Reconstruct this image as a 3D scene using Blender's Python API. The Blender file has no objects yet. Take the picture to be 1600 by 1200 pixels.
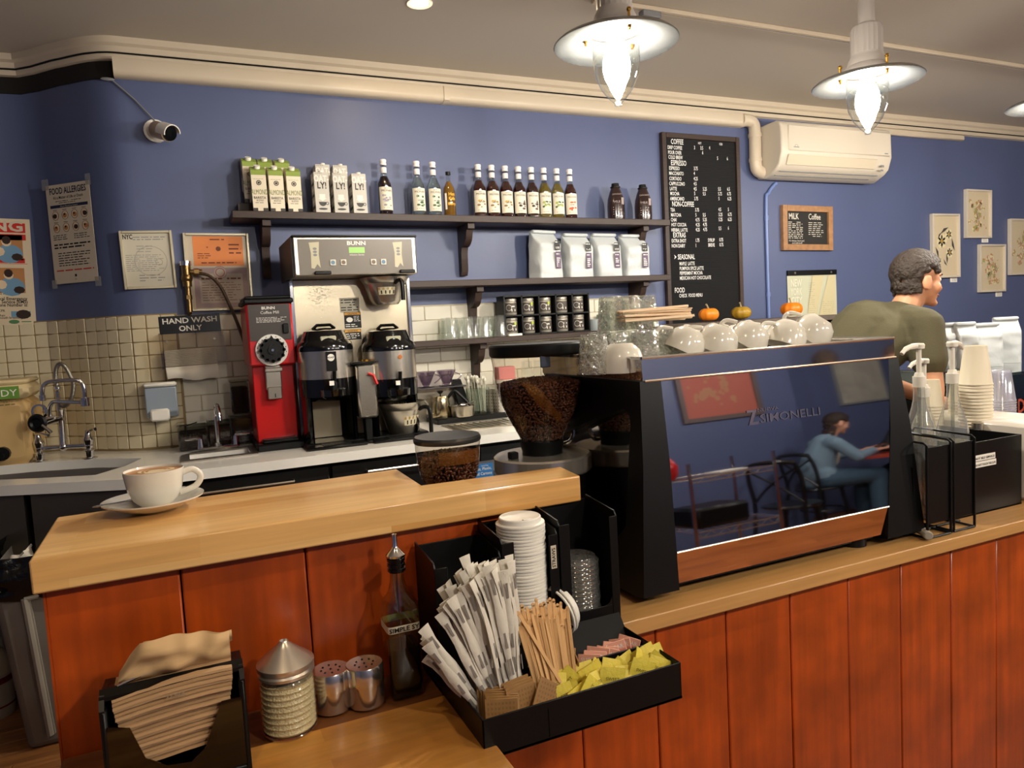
import bpy, bmesh, math, random
from mathutils import Vector, Matrix, Euler, noise
PI = math.pi
rnd = random.Random(7)
scn = bpy.context.scene
# ---------------------------------------------------------------- camera, exposure
# world: X along the back wall to the right, Y into the back wall (wall at y=0), Z up, floor z=0
YAW, PITCH, ROLL, FPX = .4232, -.0810, -.0544, 1132.
CAM = Vector((0, -3.85, 1.40))
_f = Vector((math.sin(YAW)*math.cos(PITCH), math.cos(YAW)*math.cos(PITCH), math.sin(PITCH)))
_r = Vector((math.cos(YAW), -math.sin(YAW), 0))
_u = _r.cross(_f)
CR = math.cos(ROLL)*_r + math.sin(ROLL)*_u
CU = -math.sin(ROLL)*_r + math.cos(ROLL)*_u
camd = bpy.data.cameras.new('camera'); cam = bpy.data.objects.new('camera', camd)
scn.collection.objects.link(cam)
camd.sensor_width = 36; camd.lens = FPX/1600*36; camd.clip_start = .02
cam.matrix_world = Matrix(((CR.x, CU.x, -_f.x, CAM.x), (CR.y, CU.y, -_f.y, CAM.y), (CR.z, CU.z, -_f.z, CAM.z), (0, 0, 0, 1)))
scn.camera = cam
scn.view_settings.view_transform = 'Standard'; scn.view_settings.look = 'None'
scn.view_settings.gamma = 1; scn.view_settings.use_curve_mapping = False
scn.view_settings.exposure = 0.0
scn.cycles.transparent_max_bounces = 24
scn.cycles.max_bounces = 10
scn.cycles.sample_clamp_indirect = 4
world = bpy.data.worlds.new('world'); scn.world = world; world.use_nodes = True
world.node_tree.nodes['Background'].inputs[0].default_value = (.9, .78, .62, 1)
world.node_tree.nodes['Background'].inputs[1].default_value = .10
LAMP_W = 740.     # emission of the pendant bulbs
SPOT_W = 500.    # emission of the recessed downlights
def hit(px, py, ax, val):
    "survey: where the sight line through a point of the photograph meets the plane ax=val"
    d = (px-800)/FPX*CR - (py-600)/FPX*CU + _f
    return CAM + d*((val-CAM[ax])/d[ax])
def onX(px, py, v): return hit(px, py, 0, v)
def onY(px, py, v=0.): return hit(px, py, 1, v)
def onZ(px, py, v): return hit(px, py, 2, v)
# ---------------------------------------------------------------- materials
def lin(c):
    if isinstance(c, str): c = [int(c[i:i+2], 16)/255 for i in (0, 2, 4)]
    return tuple((x/12.92 if x <= .04045 else ((x+.055)/1.055)**2.4) for x in c[:3]) + (1,)
MATS = {}
def mat(name, col='808080', rough=.5, metal=0., trans=0., ior=1.45, emit=0., coat=0., bump=0., bscale=60., var=0., vscale=8., stretch=(1, 1, 1), alpha=1., spec=None):
    if name in MATS: return MATS[name]
    m = bpy.data.materials.new(name); m.use_nodes = True; nt = m.node_tree; b = nt.nodes['Principled BSDF']
    c = lin(col); b.inputs['Base Color'].default_value = c
    b.inputs['Roughness'].default_value = rough; b.inputs['Metallic'].default_value = metal
    b.inputs['Transmission Weight'].default_value = trans; b.inputs['IOR'].default_value = ior
    if spec is not None: b.inputs['Specular IOR Level'].default_value = spec
    b.inputs['Coat Weight'].default_value = coat; b.inputs['Alpha'].default_value = alpha
    if coat: b.inputs['Coat Roughness'].default_value = .08
    if emit:
        b.inputs['Emission Color'].default_value = c; b.inputs['Emission Strength'].default_value = emit
    if bump or var:
        tc = nt.nodes.new('ShaderNodeTexCoord'); mp = nt.nodes.new('ShaderNodeMapping'); mp.inputs['Scale'].default_value = stretch
        nt.links.new(tc.outputs['Object'], mp.inputs[0])
        if var:
            n = nt.nodes.new('ShaderNodeTexNoise'); n.inputs['Scale'].default_value = vscale; n.inputs['Detail'].default_value = 5
            nt.links.new(mp.outputs[0], n.inputs[0])
            mx = nt.nodes.new('ShaderNodeMix'); mx.data_type = 'RGBA'
            mx.inputs[6].default_value = tuple(x*(1-var) for x in c[:3])+(1,); mx.inputs[7].default_value = tuple(min(1, x*(1+var)) for x in c[:3])+(1,)
            nt.links.new(n.outputs[0], mx.inputs[0]); nt.links.new(mx.outputs[2], b.inputs['Base Color'])
        if bump:
            n2 = nt.nodes.new('ShaderNodeTexNoise'); n2.inputs['Scale'].default_value = bscale; n2.inputs['Detail'].default_value = 3
            nt.links.new(mp.outputs[0], n2.inputs[0])
            bp = nt.nodes.new('ShaderNodeBump'); bp.inputs['Strength'].default_value = bump; bp.inputs['Distance'].default_value = .01
            nt.links.new(n2.outputs[0], bp.inputs['Height']); nt.links.new(bp.outputs[0], b.inputs['Normal'])
    MATS[name] = m; return m
def thin_glass(name, tint='ffffff', rough=.02, ior=1.45, gcol='ffffff', boost=1.0, haze=0., bump=0., bscale=60):
    "thin pane or shell of clear material: passes light straight, mirrors by fresnel"
    if name in MATS: return MATS[name]
    m = bpy.data.materials.new(name); m.use_nodes = True; nt = m.node_tree
    nt.nodes.remove(nt.nodes['Principled BSDF']); out = nt.nodes['Material Output']
    t = nt.nodes.new('ShaderNodeBsdfTransparent'); t.inputs[0].default_value = lin(tint)
    g = nt.nodes.new('ShaderNodeBsdfGlossy'); g.inputs['Roughness'].default_value = rough; g.inputs[0].default_value = lin(gcol)
    lw = nt.nodes.new('ShaderNodeLayerWeight'); lw.inputs[0].default_value = .5
    pw = nt.nodes.new('ShaderNodeMath'); pw.operation = 'POWER'; pw.inputs[1].default_value = 3.5
    mu = nt.nodes.new('ShaderNodeMath'); mu.operation = 'MULTIPLY_ADD'; mu.use_clamp = True; mu.inputs[1].default_value = min(1, .55*boost); mu.inputs[2].default_value = .035*boost
    mx = nt.nodes.new('ShaderNodeMixShader')
    nt.links.new(lw.outputs['Facing'], pw.inputs[0]); nt.links.new(pw.outputs[0], mu.inputs[0]); nt.links.new(mu.outputs[0], mx.inputs[0]); nt.links.new(t.outputs[0], mx.inputs[1]); nt.links.new(g.outputs[0], mx.inputs[2])
    res = mx.outputs[0]
    if haze:
        d = nt.nodes.new('ShaderNodeBsdfDiffuse'); d.inputs[0].default_value = lin(gcol); m2 = nt.nodes.new('ShaderNodeMixShader'); m2.inputs[0].default_value = haze
        nt.links.new(res, m2.inputs[1]); nt.links.new(d.outputs[0], m2.inputs[2]); res = m2.outputs[0]
    if bump:
        tc = nt.nodes.new('ShaderNodeTexCoord'); n2 = nt.nodes.new('ShaderNodeTexNoise'); n2.inputs['Scale'].default_value = bscale; nt.links.new(tc.outputs['Object'], n2.inputs[0])
        bp = nt.nodes.new('ShaderNodeBump'); bp.inputs['Strength'].default_value = bump; bp.inputs['Distance'].default_value = .03; nt.links.new(n2.outputs[0], bp.inputs['Height'])
        nt.links.new(bp.outputs[0], g.inputs['Normal']); nt.links.new(bp.outputs[0], lw.inputs['Normal'])
    nt.links.new(res, out.inputs[0]); MATS[name] = m; return m
def wood(name, c1, c2, rowh=.03, bw=.4, rough=.35, grain=(3, 60, 60), coat=0., gvar=.18, swap=False, bump=.05, blotch=0.):
    "staves / stained board: brick texture picks a tone per stave, stretched noise gives the grain"
    if name in MATS: return MATS[name]
    m = bpy.data.materials.new(name); m.use_nodes = True; nt = m.node_tree; b = nt.nodes['Principled BSDF']
    L = nt.links.new; N = nt.nodes.new
    tc = N('ShaderNodeTexCoord'); sp = N('ShaderNodeSeparateXYZ'); L(tc.outputs['Object'], sp.inputs[0])
    ad = N('ShaderNodeMath'); ad.operation = 'ADD'; L(sp.outputs[1], ad.inputs[0]); L(sp.outputs[2], ad.inputs[1])
    cb = N('ShaderNodeCombineXYZ'); L(sp.outputs[0], cb.inputs[0]); L(ad.outputs[0], cb.inputs[1])
    br = N('ShaderNodeTexBrick'); br.inputs['Scale'].default_value = 1; br.inputs['Mortar Size'].default_value = 0
    br.inputs['Brick Width'].default_value = bw; br.inputs['Row Height'].default_value = rowh; br.offset = .37; br.offset_frequency = 2
    br.inputs['Color1'].default_value = lin(c1); br.inputs['Color2'].default_value = lin(c2); L(cb.outputs[0], br.inputs[0])
    mp = N('ShaderNodeMapping'); mp.inputs['Scale'].default_value = grain; L(tc.outputs['Object'], mp.inputs[0])
    n = N('ShaderNodeTexNoise'); n.inputs['Scale'].default_value = 1; n.inputs['Detail'].default_value = 6; L(mp.outputs[0], n.inputs[0])
    mr = N('ShaderNodeMapRange'); mr.inputs[1].default_value = .3; mr.inputs[2].default_value = .7; mr.inputs[3].default_value = 1-gvar; mr.inputs[4].default_value = 1+gvar
    L(n.outputs[0], mr.inputs[0]); src = mr.outputs[0]
    if blotch:
        n3 = N('ShaderNodeTexNoise'); n3.inputs['Scale'].default_value = 7; n3.inputs['Detail'].default_value = 4; L(tc.outputs['Object'], n3.inputs[0])
        m3 = N('ShaderNodeMapRange'); m3.inputs[1].default_value = .35; m3.inputs[2].default_value = .65; m3.inputs[3].default_value = 1-blotch; m3.inputs[4].default_value = 1+blotch*.5; L(n3.outputs[0], m3.inputs[0])
        mm = N('ShaderNodeMath'); mm.operation = 'MULTIPLY'; L(src, mm.inputs[0]); L(m3.outputs[0], mm.inputs[1]); src = mm.outputs[0]
    vm = N('ShaderNodeVectorMath'); vm.operation = 'SCALE'; L(br.outputs[0], vm.inputs[0]); L(src, vm.inputs['Scale']); L(vm.outputs[0], b.inputs['Base Color'])
    b.inputs['Roughness'].default_value = rough; b.inputs['Coat Weight'].default_value = coat; b.inputs['Coat Roughness'].default_value = .15
    bp = N('ShaderNodeBump'); bp.inputs['Strength'].default_value = bump; bp.inputs['Distance'].default_value = .005; L(n.outputs[0], bp.inputs['Height']); L(bp.outputs[0], b.inputs['Normal'])
    MATS[name] = m; return m
# ---------------------------------------------------------------- geometry
_txt = {}
def text_mesh(s, bold=0.):
    k = (s, bold)
    if k not in _txt:
        cu = bpy.data.curves.new('t', 'FONT'); cu.body = s; cu.size = 1; cu.offset = bold; cu.resolution_u = 2
        o = bpy.data.objects.new('t', cu); scn.collection.objects.link(o)
        dg = bpy.context.evaluated_depsgraph_get(); me = bpy.data.meshes.new_from_object(o.evaluated_get(dg))
        vs = [v.co.copy() for v in me.vertices]; fs = [tuple(p.vertices) for p in me.polygons]
        w = max([v.x for v in vs] or [0]); bpy.data.objects.remove(o); bpy.data.curves.remove(cu); bpy.data.meshes.remove(me)
        _txt[k] = (vs, fs, w)
    return _txt[k]
class G:
    def __init__(s, T=None): s.v = []; s.f = []; s.m = []; s.T = T
    def add(s, vs, fs, mi=0):
        k = len(s.v); T = s.T
        s.v += [(T @ Vector(p)) if T is not None else Vector(p) for p in vs]
        s.f += [tuple(i+k for i in f) for f in fs]; s.m += [mi]*len(fs); return s
    def bx(s, x0, x1, y0, y1, z0, z1, mi=0, bev=0., taper=0., R=None):
        if x0 > x1: x0, x1 = x1, x0
        if y0 > y1: y0, y1 = y1, y0
        if z0 > z1: z0, z1 = z1, z0
        if bev:
            b = min(bev, (x1-x0)*.49, (y1-y0)*.49, (z1-z0)*.49)
            vs = []; idx = {}
            for i, x in enumerate((x0, x1)):
                for j, y in enumerate((y0, y1)):
                    for k, z in enumerate((z0, z1)):
                        sx = b if i == 0 else -b; sy = b if j == 0 else -b; sz = b if k == 0 else -b
                        idx[i, j, k] = len(vs); vs += [(x, y+sy, z+sz), (x+sx, y, z+sz), (x+sx, y+sy, z)]
            q = lambda i, j, k, a: idx[i, j, k]+a
            fs = []
            for i in (0, 1):
                fs.append([q(i, 0, 0, 0), q(i, 1, 0, 0), q(i, 1, 1, 0), q(i, 0, 1, 0)][::(-1 if i == 0 else 1)])
                fs.append([q(0, i, 0, 1), q(0, i, 1, 1), q(1, i, 1, 1), q(1, i, 0, 1)][::(-1 if i == 0 else 1)])
                fs.append([q(0, 0, i, 2), q(1, 0, i, 2), q(1, 1, i, 2), q(0, 1, i, 2)][::(-1 if i == 0 else 1)])
            for j in (0, 1):
                for k in (0, 1):
                    fs.append([q(0, j, k, 1), q(1, j, k, 1), q(1, j, k, 2), q(0, j, k, 2)])
                    fs.append([q(j, 0, k, 0), q(j, 1, k, 0), q(j, 1, k, 2), q(j, 0, k, 2)])
                    fs.append([q(j, k, 0, 0), q(j, k, 1, 0), q(j, k, 1, 1), q(j, k, 0, 1)])
            for i in (0, 1):
                for j in (0, 1):
                    for k in (0, 1): fs.append([q(i, j, k, 0), q(i, j, k, 1), q(i, j, k, 2)])
        else:
            vs = [(x, y, z) for x in (x0, x1) for y in (y0, y1) for z in (z0, z1)]
            fs = [(0, 1, 3, 2), (4, 6, 7, 5), (0, 4, 5, 1), (2, 3, 7, 6), (0, 2, 6, 4), (1, 5, 7, 3)]
        if R is not None:
            c = Vector(((x0+x1)/2, (y0+y1)/2, (z0+z1)/2)); vs = [c + R @ (Vector(p)-c) for p in vs]
        return s.add(vs, fs, mi)
    def lathe(s, prof, n=24, mi=0, c=(0, 0, 0), R=None, sx=1, sy=1, arc=None):
        vs = []; fs = []; m = len(prof); full = arc is None; a0, a1 = arc or (0, 2*PI); cnt = n if full else n+1
        for i in range(cnt):
            a = a0+(a1-a0)*i/n; ca, sa = math.cos(a), math.sin(a)
            for r, z in prof:
                p = Vector((r*ca*sx, r*sa*sy, z)); p = R @ p if R is not None else p; vs.append(p+Vector(c))
        for i in range(n):
            j = (i+1) % cnt
            for k in range(m-1):
                a, b, c2, d = i*m+k, j*m+k, j*m+k+1, i*m+k+1
                if prof[k][0] < 1e-7 and prof[k+1][0] < 1e-7: continue
                if prof[k][0] < 1e-7: fs.append((a, c2, d))
                elif prof[k+1][0] < 1e-7: fs.append((a, b, d))
                else: fs.append((a, b, c2, d))
        return s.add(vs, fs, mi)
    def cyl(s, r, z0, z1, n=20, mi=0, c=(0, 0, 0), R=None, r1=None):
        r1 = r if r1 is None else r1
        return s.lathe([(0, z0), (r, z0), (r1, z1), (0, z1)], n, mi, c, R)
    def sph(s, c, r, n=14, mi=0, R=None):
        if not hasattr(r, '__len__'): r = (r, r, r)
        h = max(4, n//2); vs = []; fs = []
        prof = [(math.sin(PI*k/h), -math.cos(PI*k/h)) for k in range(h+1)]; prof[0] = (0, -1); prof[-1] = (0, 1)
        S = Matrix.Diagonal(Vector(r)); RR = (R @ S) if R is not None else S
        return s.lathe(prof, n, mi, c, RR)
    def tube(s, pts, r, n=8, mi=0, closed=False):
        pts = [Vector(p) for p in pts]; m = len(pts); rs = r if hasattr(r, '__len__') else [r]*m
        vs = []; fs = []; up = None
        for i, p in enumerate(pts):
            a = pts[(i-1) % m] if (closed or i) else p; b = pts[(i+1) % m] if (closed or i < m-1) else p
            t = (b-a).normalized()
            if up is None:
                up = Vector((0, 0, 1)) if abs(t.z) < .9 else Vector((1, 0, 0))
            x = up.cross(t)
            if x.length < 1e-5: x = Vector((1, 0, 0)).cross(t)
            x.normalize(); y = t.cross(x).normalized(); up = y
            for k in range(n):
                an = 2*PI*k/n; vs.append(p+(x*math.cos(an)+y*math.sin(an))*rs[i])
        for i in range(m if closed else m-1):
            j = (i+1) % m
            for k in range(n): fs.append((i*n+k, i*n+(k+1) % n, j*n+(k+1) % n, j*n+k))
        if not closed: fs += [tuple(range(n))[::-1], tuple((m-1)*n+k for k in range(n))]
        return s.add(vs, fs, mi)
    def prism(s, poly, t0, t1, plane='xz', mi=0):
        n = len(poly)
        f = {'xz': lambda a, b, t: (a, t, b), 'xy': lambda a, b, t: (a, b, t), 'yz': lambda a, b, t: (t, a, b)}[plane]
        vs = [f(a, b, t0) for a, b in poly]+[f(a, b, t1) for a, b in poly]
        fs = [tuple(range(n)), tuple(range(n, 2*n))[::-1]]+[(i, n+i, n+(i+1) % n, (i+1) % n) for i in range(n)]
        return s.add(vs, fs, mi)
    def sheet(s, fn, nu, nv, mi=0, th=0.):
        vs = [fn(i/nu, j/nv) for i in range(nu+1) for j in range(nv+1)]; w = nv+1
        fs = [(i*w+j, (i+1)*w+j, (i+1)*w+j+1, i*w+j+1) for i in range(nu) for j in range(nv)]
        return s.add(vs, fs, mi)
    def quad(s, a, b, c, d, mi=0): return s.add([a, b, c, d], [(0, 1, 2, 3)], mi)
    def text(s, t, x, z, size, y=0., mi=0, wx=1., bold=0., align='l', maxw=None, plane='xz', flip=False):
        "flat lettering in the local XZ plane facing -Y"
        vs, fs, w = text_mesh(t, bold); k = size*wx
        if maxw: k = maxw/max(w, 1e-6)
        ox = x - (w*k/2 if align == 'c' else w*k if align == 'r' else 0)
        if plane == 'xz': vv = [(ox+p.x*k, y, z+p.y*size) for p in vs]
        else: vv = [(ox+p.x*k, z+p.y*size, y) for p in vs]
        return s.add(vv, fs, mi)
    def bend(s, r, c=(0, 0)):
        "wrap flat XZ work around a vertical cylinder of radius r (front towards -Y)"
        for p in s.v:
            a = p.x/r; rr = r - p.y; x = rr*math.sin(a); y = -rr*math.cos(a); p.x = x+c[0]; p.y = y+c[1]
        return s
def link(o, parent=None):
    scn.collection.objects.link(o)
    if parent is not None: o.parent = parent
    return o
def props(o, label=None, cat=None, group=None, kind=None):
    if label: o['label'] = label
    if cat: o['category'] = cat
    if group: o['group'] = group
    if kind: o['kind'] = kind
    return o
STUFFY = {'small_print', 'flowers', 'tape', 'vent_slot'}
def ob(name, g, mats, parent=None, loc=None, rz=0, label=None, cat=None, group=None, kind=None, flat=False, ang=38, rot=None, weld=False):
    me = bpy.data.meshes.new(name); me.from_pydata([tuple(p) for p in g.v], [], g.f)
    for m in (mats if isinstance(mats, (list, tuple)) else [mats]): me.materials.append(m)
    me.polygons.foreach_set('material_index', g.m)
    bm = bmesh.new(); bm.from_mesh(me)
    if weld: bmesh.ops.remove_doubles(bm, verts=bm.verts, dist=1e-5)
    bmesh.ops.recalc_face_normals(bm, faces=bm.faces); bm.to_mesh(me); bm.free()
    if not flat:
        me.polygons.foreach_set('use_smooth', [True]*len(me.polygons)); me.set_sharp_from_angle(angle=math.radians(ang))
    o = bpy.data.objects.new(name, me)
    if loc is not None: o.location = loc
    if rot is not None: o.rotation_euler = rot
    elif rz: o.rotation_euler = (0, 0, rz)
    if name in STUFFY: kind = 'stuff'
    link(o, parent); return props(o, label, cat, group, kind)
def root(name, label, cat, loc=(0, 0, 0), rz=0, group=None, rot=None, kind=None):
    o = bpy.data.objects.new(name, None); o.location = loc; o.rotation_euler = rot or (0, 0, rz); o.empty_display_size = .05
    link(o); return props(o, label, cat, group, kind)
def dup(r, loc=None, rz=None, label=None, group=None, rot=None, scale=None):
    def cp(o, par):
        c = o.copy(); link(c)
        if par is not None: c.parent = par; c.matrix_parent_inverse = o.matrix_parent_inverse
        for ch in [x for x in KIDS(o)]: cp(ch, c)
        return c
    c = cp(r, None)
    if loc is not None: c.location = loc
    if rz is not None: c.rotation_euler = (0, 0, rz)
    if rot is not None: c.rotation_euler = rot
    if scale is not None: c.scale = scale
    if label: c['label'] = label
    if group: c['group'] = group
    return c
def KIDS(o): return list(o.children)
def RX(a): return Matrix.Rotation(a, 3, 'X')
def RY(a): return Matrix.Rotation(a, 3, 'Y')
def RZ(a): return Matrix.Rotation(a, 3, 'Z')
def arc(c, r, a0, a1, n, plane='xz', y=0):
    out = []
    for i in range(n+1):
        a = a0+(a1-a0)*i/n; p = (c[0]+r*math.cos(a), c[1]+r*math.sin(a))
        out.append({'xz': (p[0], y, p[1]), 'xy': (p[0], p[1], y), 'yz': (y, p[0], p[1])}[plane])
    return out
def smooth_path(pts, n=6):
    pts = [Vector(p) for p in pts]; out = []
    for i in range(len(pts)-1):
        p0 = pts[max(i-1, 0)]; p1 = pts[i]; p2 = pts[i+1]; p3 = pts[min(i+2, len(pts)-1)]
        for k in range(n):
            t = k/n; out.append(.5*((2*p1)+(-p0+p2)*t+(2*p0-5*p1+4*p2-p3)*t*t+(-p0+3*p1-3*p2+p3)*t**3))
    out.append(pts[-1]); return out
# common materials
M_chrome = mat('chrome', 'd8d8d8', .12, 1.); M_steel = mat('brushed_steel', 'BFB8AA', .28, .97, bump=.03, bscale=40, stretch=(1, 1, 30))
M_black = mat('black_plastic', '090909', .4, spec=.3); M_blackmat = mat('black_matt', '0a0a0a', .6, spec=.2); M_bgloss = mat('black_gloss', '070708', .12, coat=.5)
M_white = mat('white_plastic', 'e6e2d8', .4); M_paper = mat('white_paper', 'e4e0d6', .8); M_cer = mat('white_ceramic', 'D2CCBF', .14, coat=.6)
M_glass = thin_glass('clear_glass', 'f4f8f6', boost=1.6); M_gold = mat('brass', 'c09038', .25, 1.); M_ink = mat('black_ink', '141414', .7)
M_red = mat('red_enamel', 'c01818', .28, coat=.4); M_dwood = mat('dark_stained_wood', '33241d', .5, var=.4, vscale=3, stretch=(3, 40, 40), bump=.08, bscale=20)
M_green = mat('green_print', '7f923a', .6); M_grey = mat('grey_plastic', '77787a', .5)
# ================================================================ THE SETTING
M_wall = mat('blue_wall_paint', '515A7C', .42, bump=.06, bscale=25, var=.05, vscale=2)
M_ceil = mat('ceiling_paint', 'BDB4A7', .55, bump=.02, bscale=6, var=.03, vscale=1.5)
M_trim = mat('cream_trim_paint', 'C9BAA4', .35, bump=.02, bscale=12)
M_tile = mat('cream_tile', 'CFC2A2', .22, coat=.3, var=.05, vscale=6); M_grout = mat('tan_grout', '8F7A56', .9)
M_sub = mat('white_subway_tile', 'D8D2C2', .2, coat=.3, var=.03, vscale=4); M_grout2 = mat('pale_grout', 'B0A68E', .9)
M_floor = wood('floor_board', '9A6638', '7E4E28', .5, 4., .35, (3, 70, 70), coat=.2, gvar=.3)
M_floor2 = wood('floor_bed', '8A5A30', '744824', .09, 1.1, .4, (3, 70, 70), gvar=.3)
M_orange = wood('orange_stain', 'B0480F', '8C360F', 50, 50, .32, (45, 45, 2.2), coat=.25, gvar=.22, blotch=.3)
M_butcher = wood('butcher_block', 'E0B474', 'C99350', .046, .46, .3, (5, 90, 90), coat=.3, gvar=.1)
M_butcher2 = wood('worn_butcher_block', 'CE9548', 'AC7232', .05, .22, .3, (5, 60, 60), coat=.3, gvar=.15, blotch=.25)
M_edge = wood('worktop_edge', 'BF9258', 'B88A52', .2, 3., .35, (4, 90, 90), coat=.2, gvar=.1)
M_quartz = mat('white_quartz', 'E6E3DC', .18, coat=.3, var=.06, vscale=9)
WALLP = [(-.147, 0), (-.165, .0006), (-.185, .003), (-.205, .0075), (-.228, .016), (-.25, .028), (-.28, .046), (-.31, .07), (-.345, .102), (-.38, .136), (-.42, .17), (-.52, .28), (-.6, .345), (-.7, .355), (-2.6, .36)]
def offs(poly, d):
    "offset an open polyline towards the room (its right-hand side walking left)"
    out = []
    for i, p in enumerate(poly):
        a = Vector(poly[max(i-1, 0)]); b = Vector(poly[min(i+1, len(poly)-1)]); t = (b-a).normalized()
        out.append((p[0]+(-t.y)*d, p[1]+t.x*d))
    return out
def sweep(g, prof, poly, mi=0):
    rows = []
    for o_, z in prof: rows.append([(x, y, z) for x, y in offs(poly, o_)])
    n = len(poly); m = len(prof); vs = [p for r in rows for p in r]
    fs = [(k*n+i, k*n+i+1, (k+1)*n+i+1, (k+1)*n+i) for k in range(m-1) for i in range(n-1)]
    return g.add(vs, fs, mi)
g = G(); g.bx(-2.7, 8.1, -6.85, .5, -.1, -.012); floor = ob('floor', g, M_floor2, kind='structure')
pl = None
def plank_field(x0, x1, y0, y1, w=.09, L=1.1):
    global pl
    y = y0; k = 0
    while y < y1:
        x = x0-(k*.37 % 1)*L
        while x < x1:
            a, b = max(x, x0), min(x+L, x1)
            if b-a > .1:
                g = G(); g.bx(-.5, .5, -w/2+.0008, w/2-.0008, -.012, 0, bev=.0012)
                if pl is None: pl = ob('floor_plank', g, M_floor, floor); o = pl
                else: o = pl.copy(); link(o)
                o.location = ((a+b)/2, y+w/2, 0); o.scale = (b-a-.002, 1, 1)
            x += L
        y += w; k += 1
plank_field(-1.5, .1, -1.6, .3); plank_field(1.8, 6.2, -6.25, -3.5, L=1.45)
g = G(); g.bx(-2.7, 8.1, -6.85, .5, 2.80, 2.9); ceiling = ob('ceiling', g, M_ceil, kind='structure')
g = G(); g.bx(-.147, 8, 0, .12, 0, 2.8); wall_back = ob('wall_back', g, M_wall, kind='structure')
g = G(); sweep(g, [(0, 0), (0, 2.8)], WALLP); wall_left = ob('wall_left', g, M_wall, kind='structure', ang=60)
g = G(); g.bx(-2.7, -2.55, -6.8, .5, 0, 2.8); ob('wall_far_left', g, M_wall, kind='structure')
g = G(); g.bx(7.95, 8.1, -6.8, .12, 0, 2.8); ob('wall_right', g, M_wall, kind='structure')
g = G(); g.prism([(-2.6, -6.28), (4.95, -6.28), (4.95, -6.62), (8, -6.62), (8, -6.78), (-2.6, -6.78)], 0, 2.8, 'xy'); ob('wall_front', g, M_wall, kind='structure')
# dark seam beneath the cornice at the left, cornice, wire
FULL = [(8, 0)]+WALLP
g = G(); sweep(g, [(0, 2.700), (.024, 2.706), (.026, 2.728), (.020, 2.732), (.030, 2.738), (.032, 2.762), (.046, 2.772), (.048, 2.80)], FULL); ob('trim_1', g, M_trim, kind='structure', ang=25)
g = G(); sweep(g, [(0, 2.625), (.006, 2.627), (.012, 2.70), (0, 2.702)], WALLP); ob('trim_2', g, mat('dark_board', '15110d', .8), kind='structure')  # near-black strip laid along the left wall below the cornice
g = G(); g.tube([(x, y, 2.733) for x, y in offs([(7.9, 0)]+WALLP[:-1], .028)], .0035, 6)
ob('black_cable', g, M_black, label='thin black cable running along the cream cornice under the ceiling', cat='cable')
g = G(); g.bx(4.72, 5.75, -.035, 0, 2.655, 2.70, bev=.008); ob('trim_3', g, M_trim, kind='structure')
# wall tiles ------------------------------------------------------------------
g = G(); sweep(g, [(.003, .88), (.003, 1.545), (0, 1.545)], WALLP); ob('grout', g, M_grout, wall_left, ang=60)
g = G(); g.bx(-.147, -.01, -.003, 0, .88, 1.545); ob('grout', g, M_grout, wall_back)
g = G(); g.bx(-.01, 2.63, -.003, 0, .88, 1.535); ob('grout', g, M_grout2, wall_back)
def tile_mesh(w, h, d=.006): return G().bx(-w/2, w/2, -d, 0, -h/2, h/2, bev=.0035)
sq = ob('tile', tile_mesh(.0605, .0605), M_tile, wall_left)
PT = .0632; first = True
segs = []; acc = 0
for a, b in zip(WALLP, WALLP[1:]):
    L = (Vector(b)-Vector(a)).length; segs.append((acc, acc+L, Vector(a), Vector(b))); acc += L
def along(s):
    for s0, s1, a, b in segs:
        if s <= s1: t = (s-s0)/(s1-s0); return a.lerp(b, t), (b-a).normalized()
    return b, (b-a).normalized()
for c in range(18):
    s0 = .0316+c*PT; p, t = along(s0); pa, _ = along(max(0, s0-PT/2)); pb, _ = along(s0+PT/2); t = (pb-pa).normalized(); ang = math.atan2(-t.y, -t.x)
    for r in range(10):
        if first: o = sq; first = False
        else: o = sq.copy(); link(o)
        o.location = (p.x+(-t.y)*.001, p.y+t.x*.001, 1.509-r*PT+rnd.uniform(-.0006, .0006)); o.rotation_euler = (rnd.uniform(-.01, .01), 0, ang+rnd.uniform(-.015, .015))
for c in range(2):
    for r in range(10):
        o = sq.copy(); link(o, wall_back); o.parent = wall_back; o.location = (-.147+.0316+c*PT, -.001, 1.509-r*PT); o.rotation_euler = (0, 0, rnd.uniform(-.01, .01))
for o in list(wall_left.children):
    pass
st = ob('tile', tile_mesh(.152, .0745), M_sub, wall_back); half = ob('tile', tile_mesh(.074, .0745), M_sub, wall_back); f1 = f2 = True
for r in range(8):
    x = -.012; z = 1.49-r*.0775
    if r % 2:
        o = half if f2 else half.copy()
        if not f2: link(o)
        f2 = False; o.location = (x+.037, -.001, z); x += .0775
    while x < 2.56:
        o = st if f1 else st.copy()
        if not f1: link(o)
        f1 = False; o.location = (x+.076, -.001, z+rnd.uniform(-.0005, .0005)); o.rotation_euler = (rnd.uniform(-.006, .006), 0, rnd.uniform(-.006, .006)); x += .155
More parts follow.
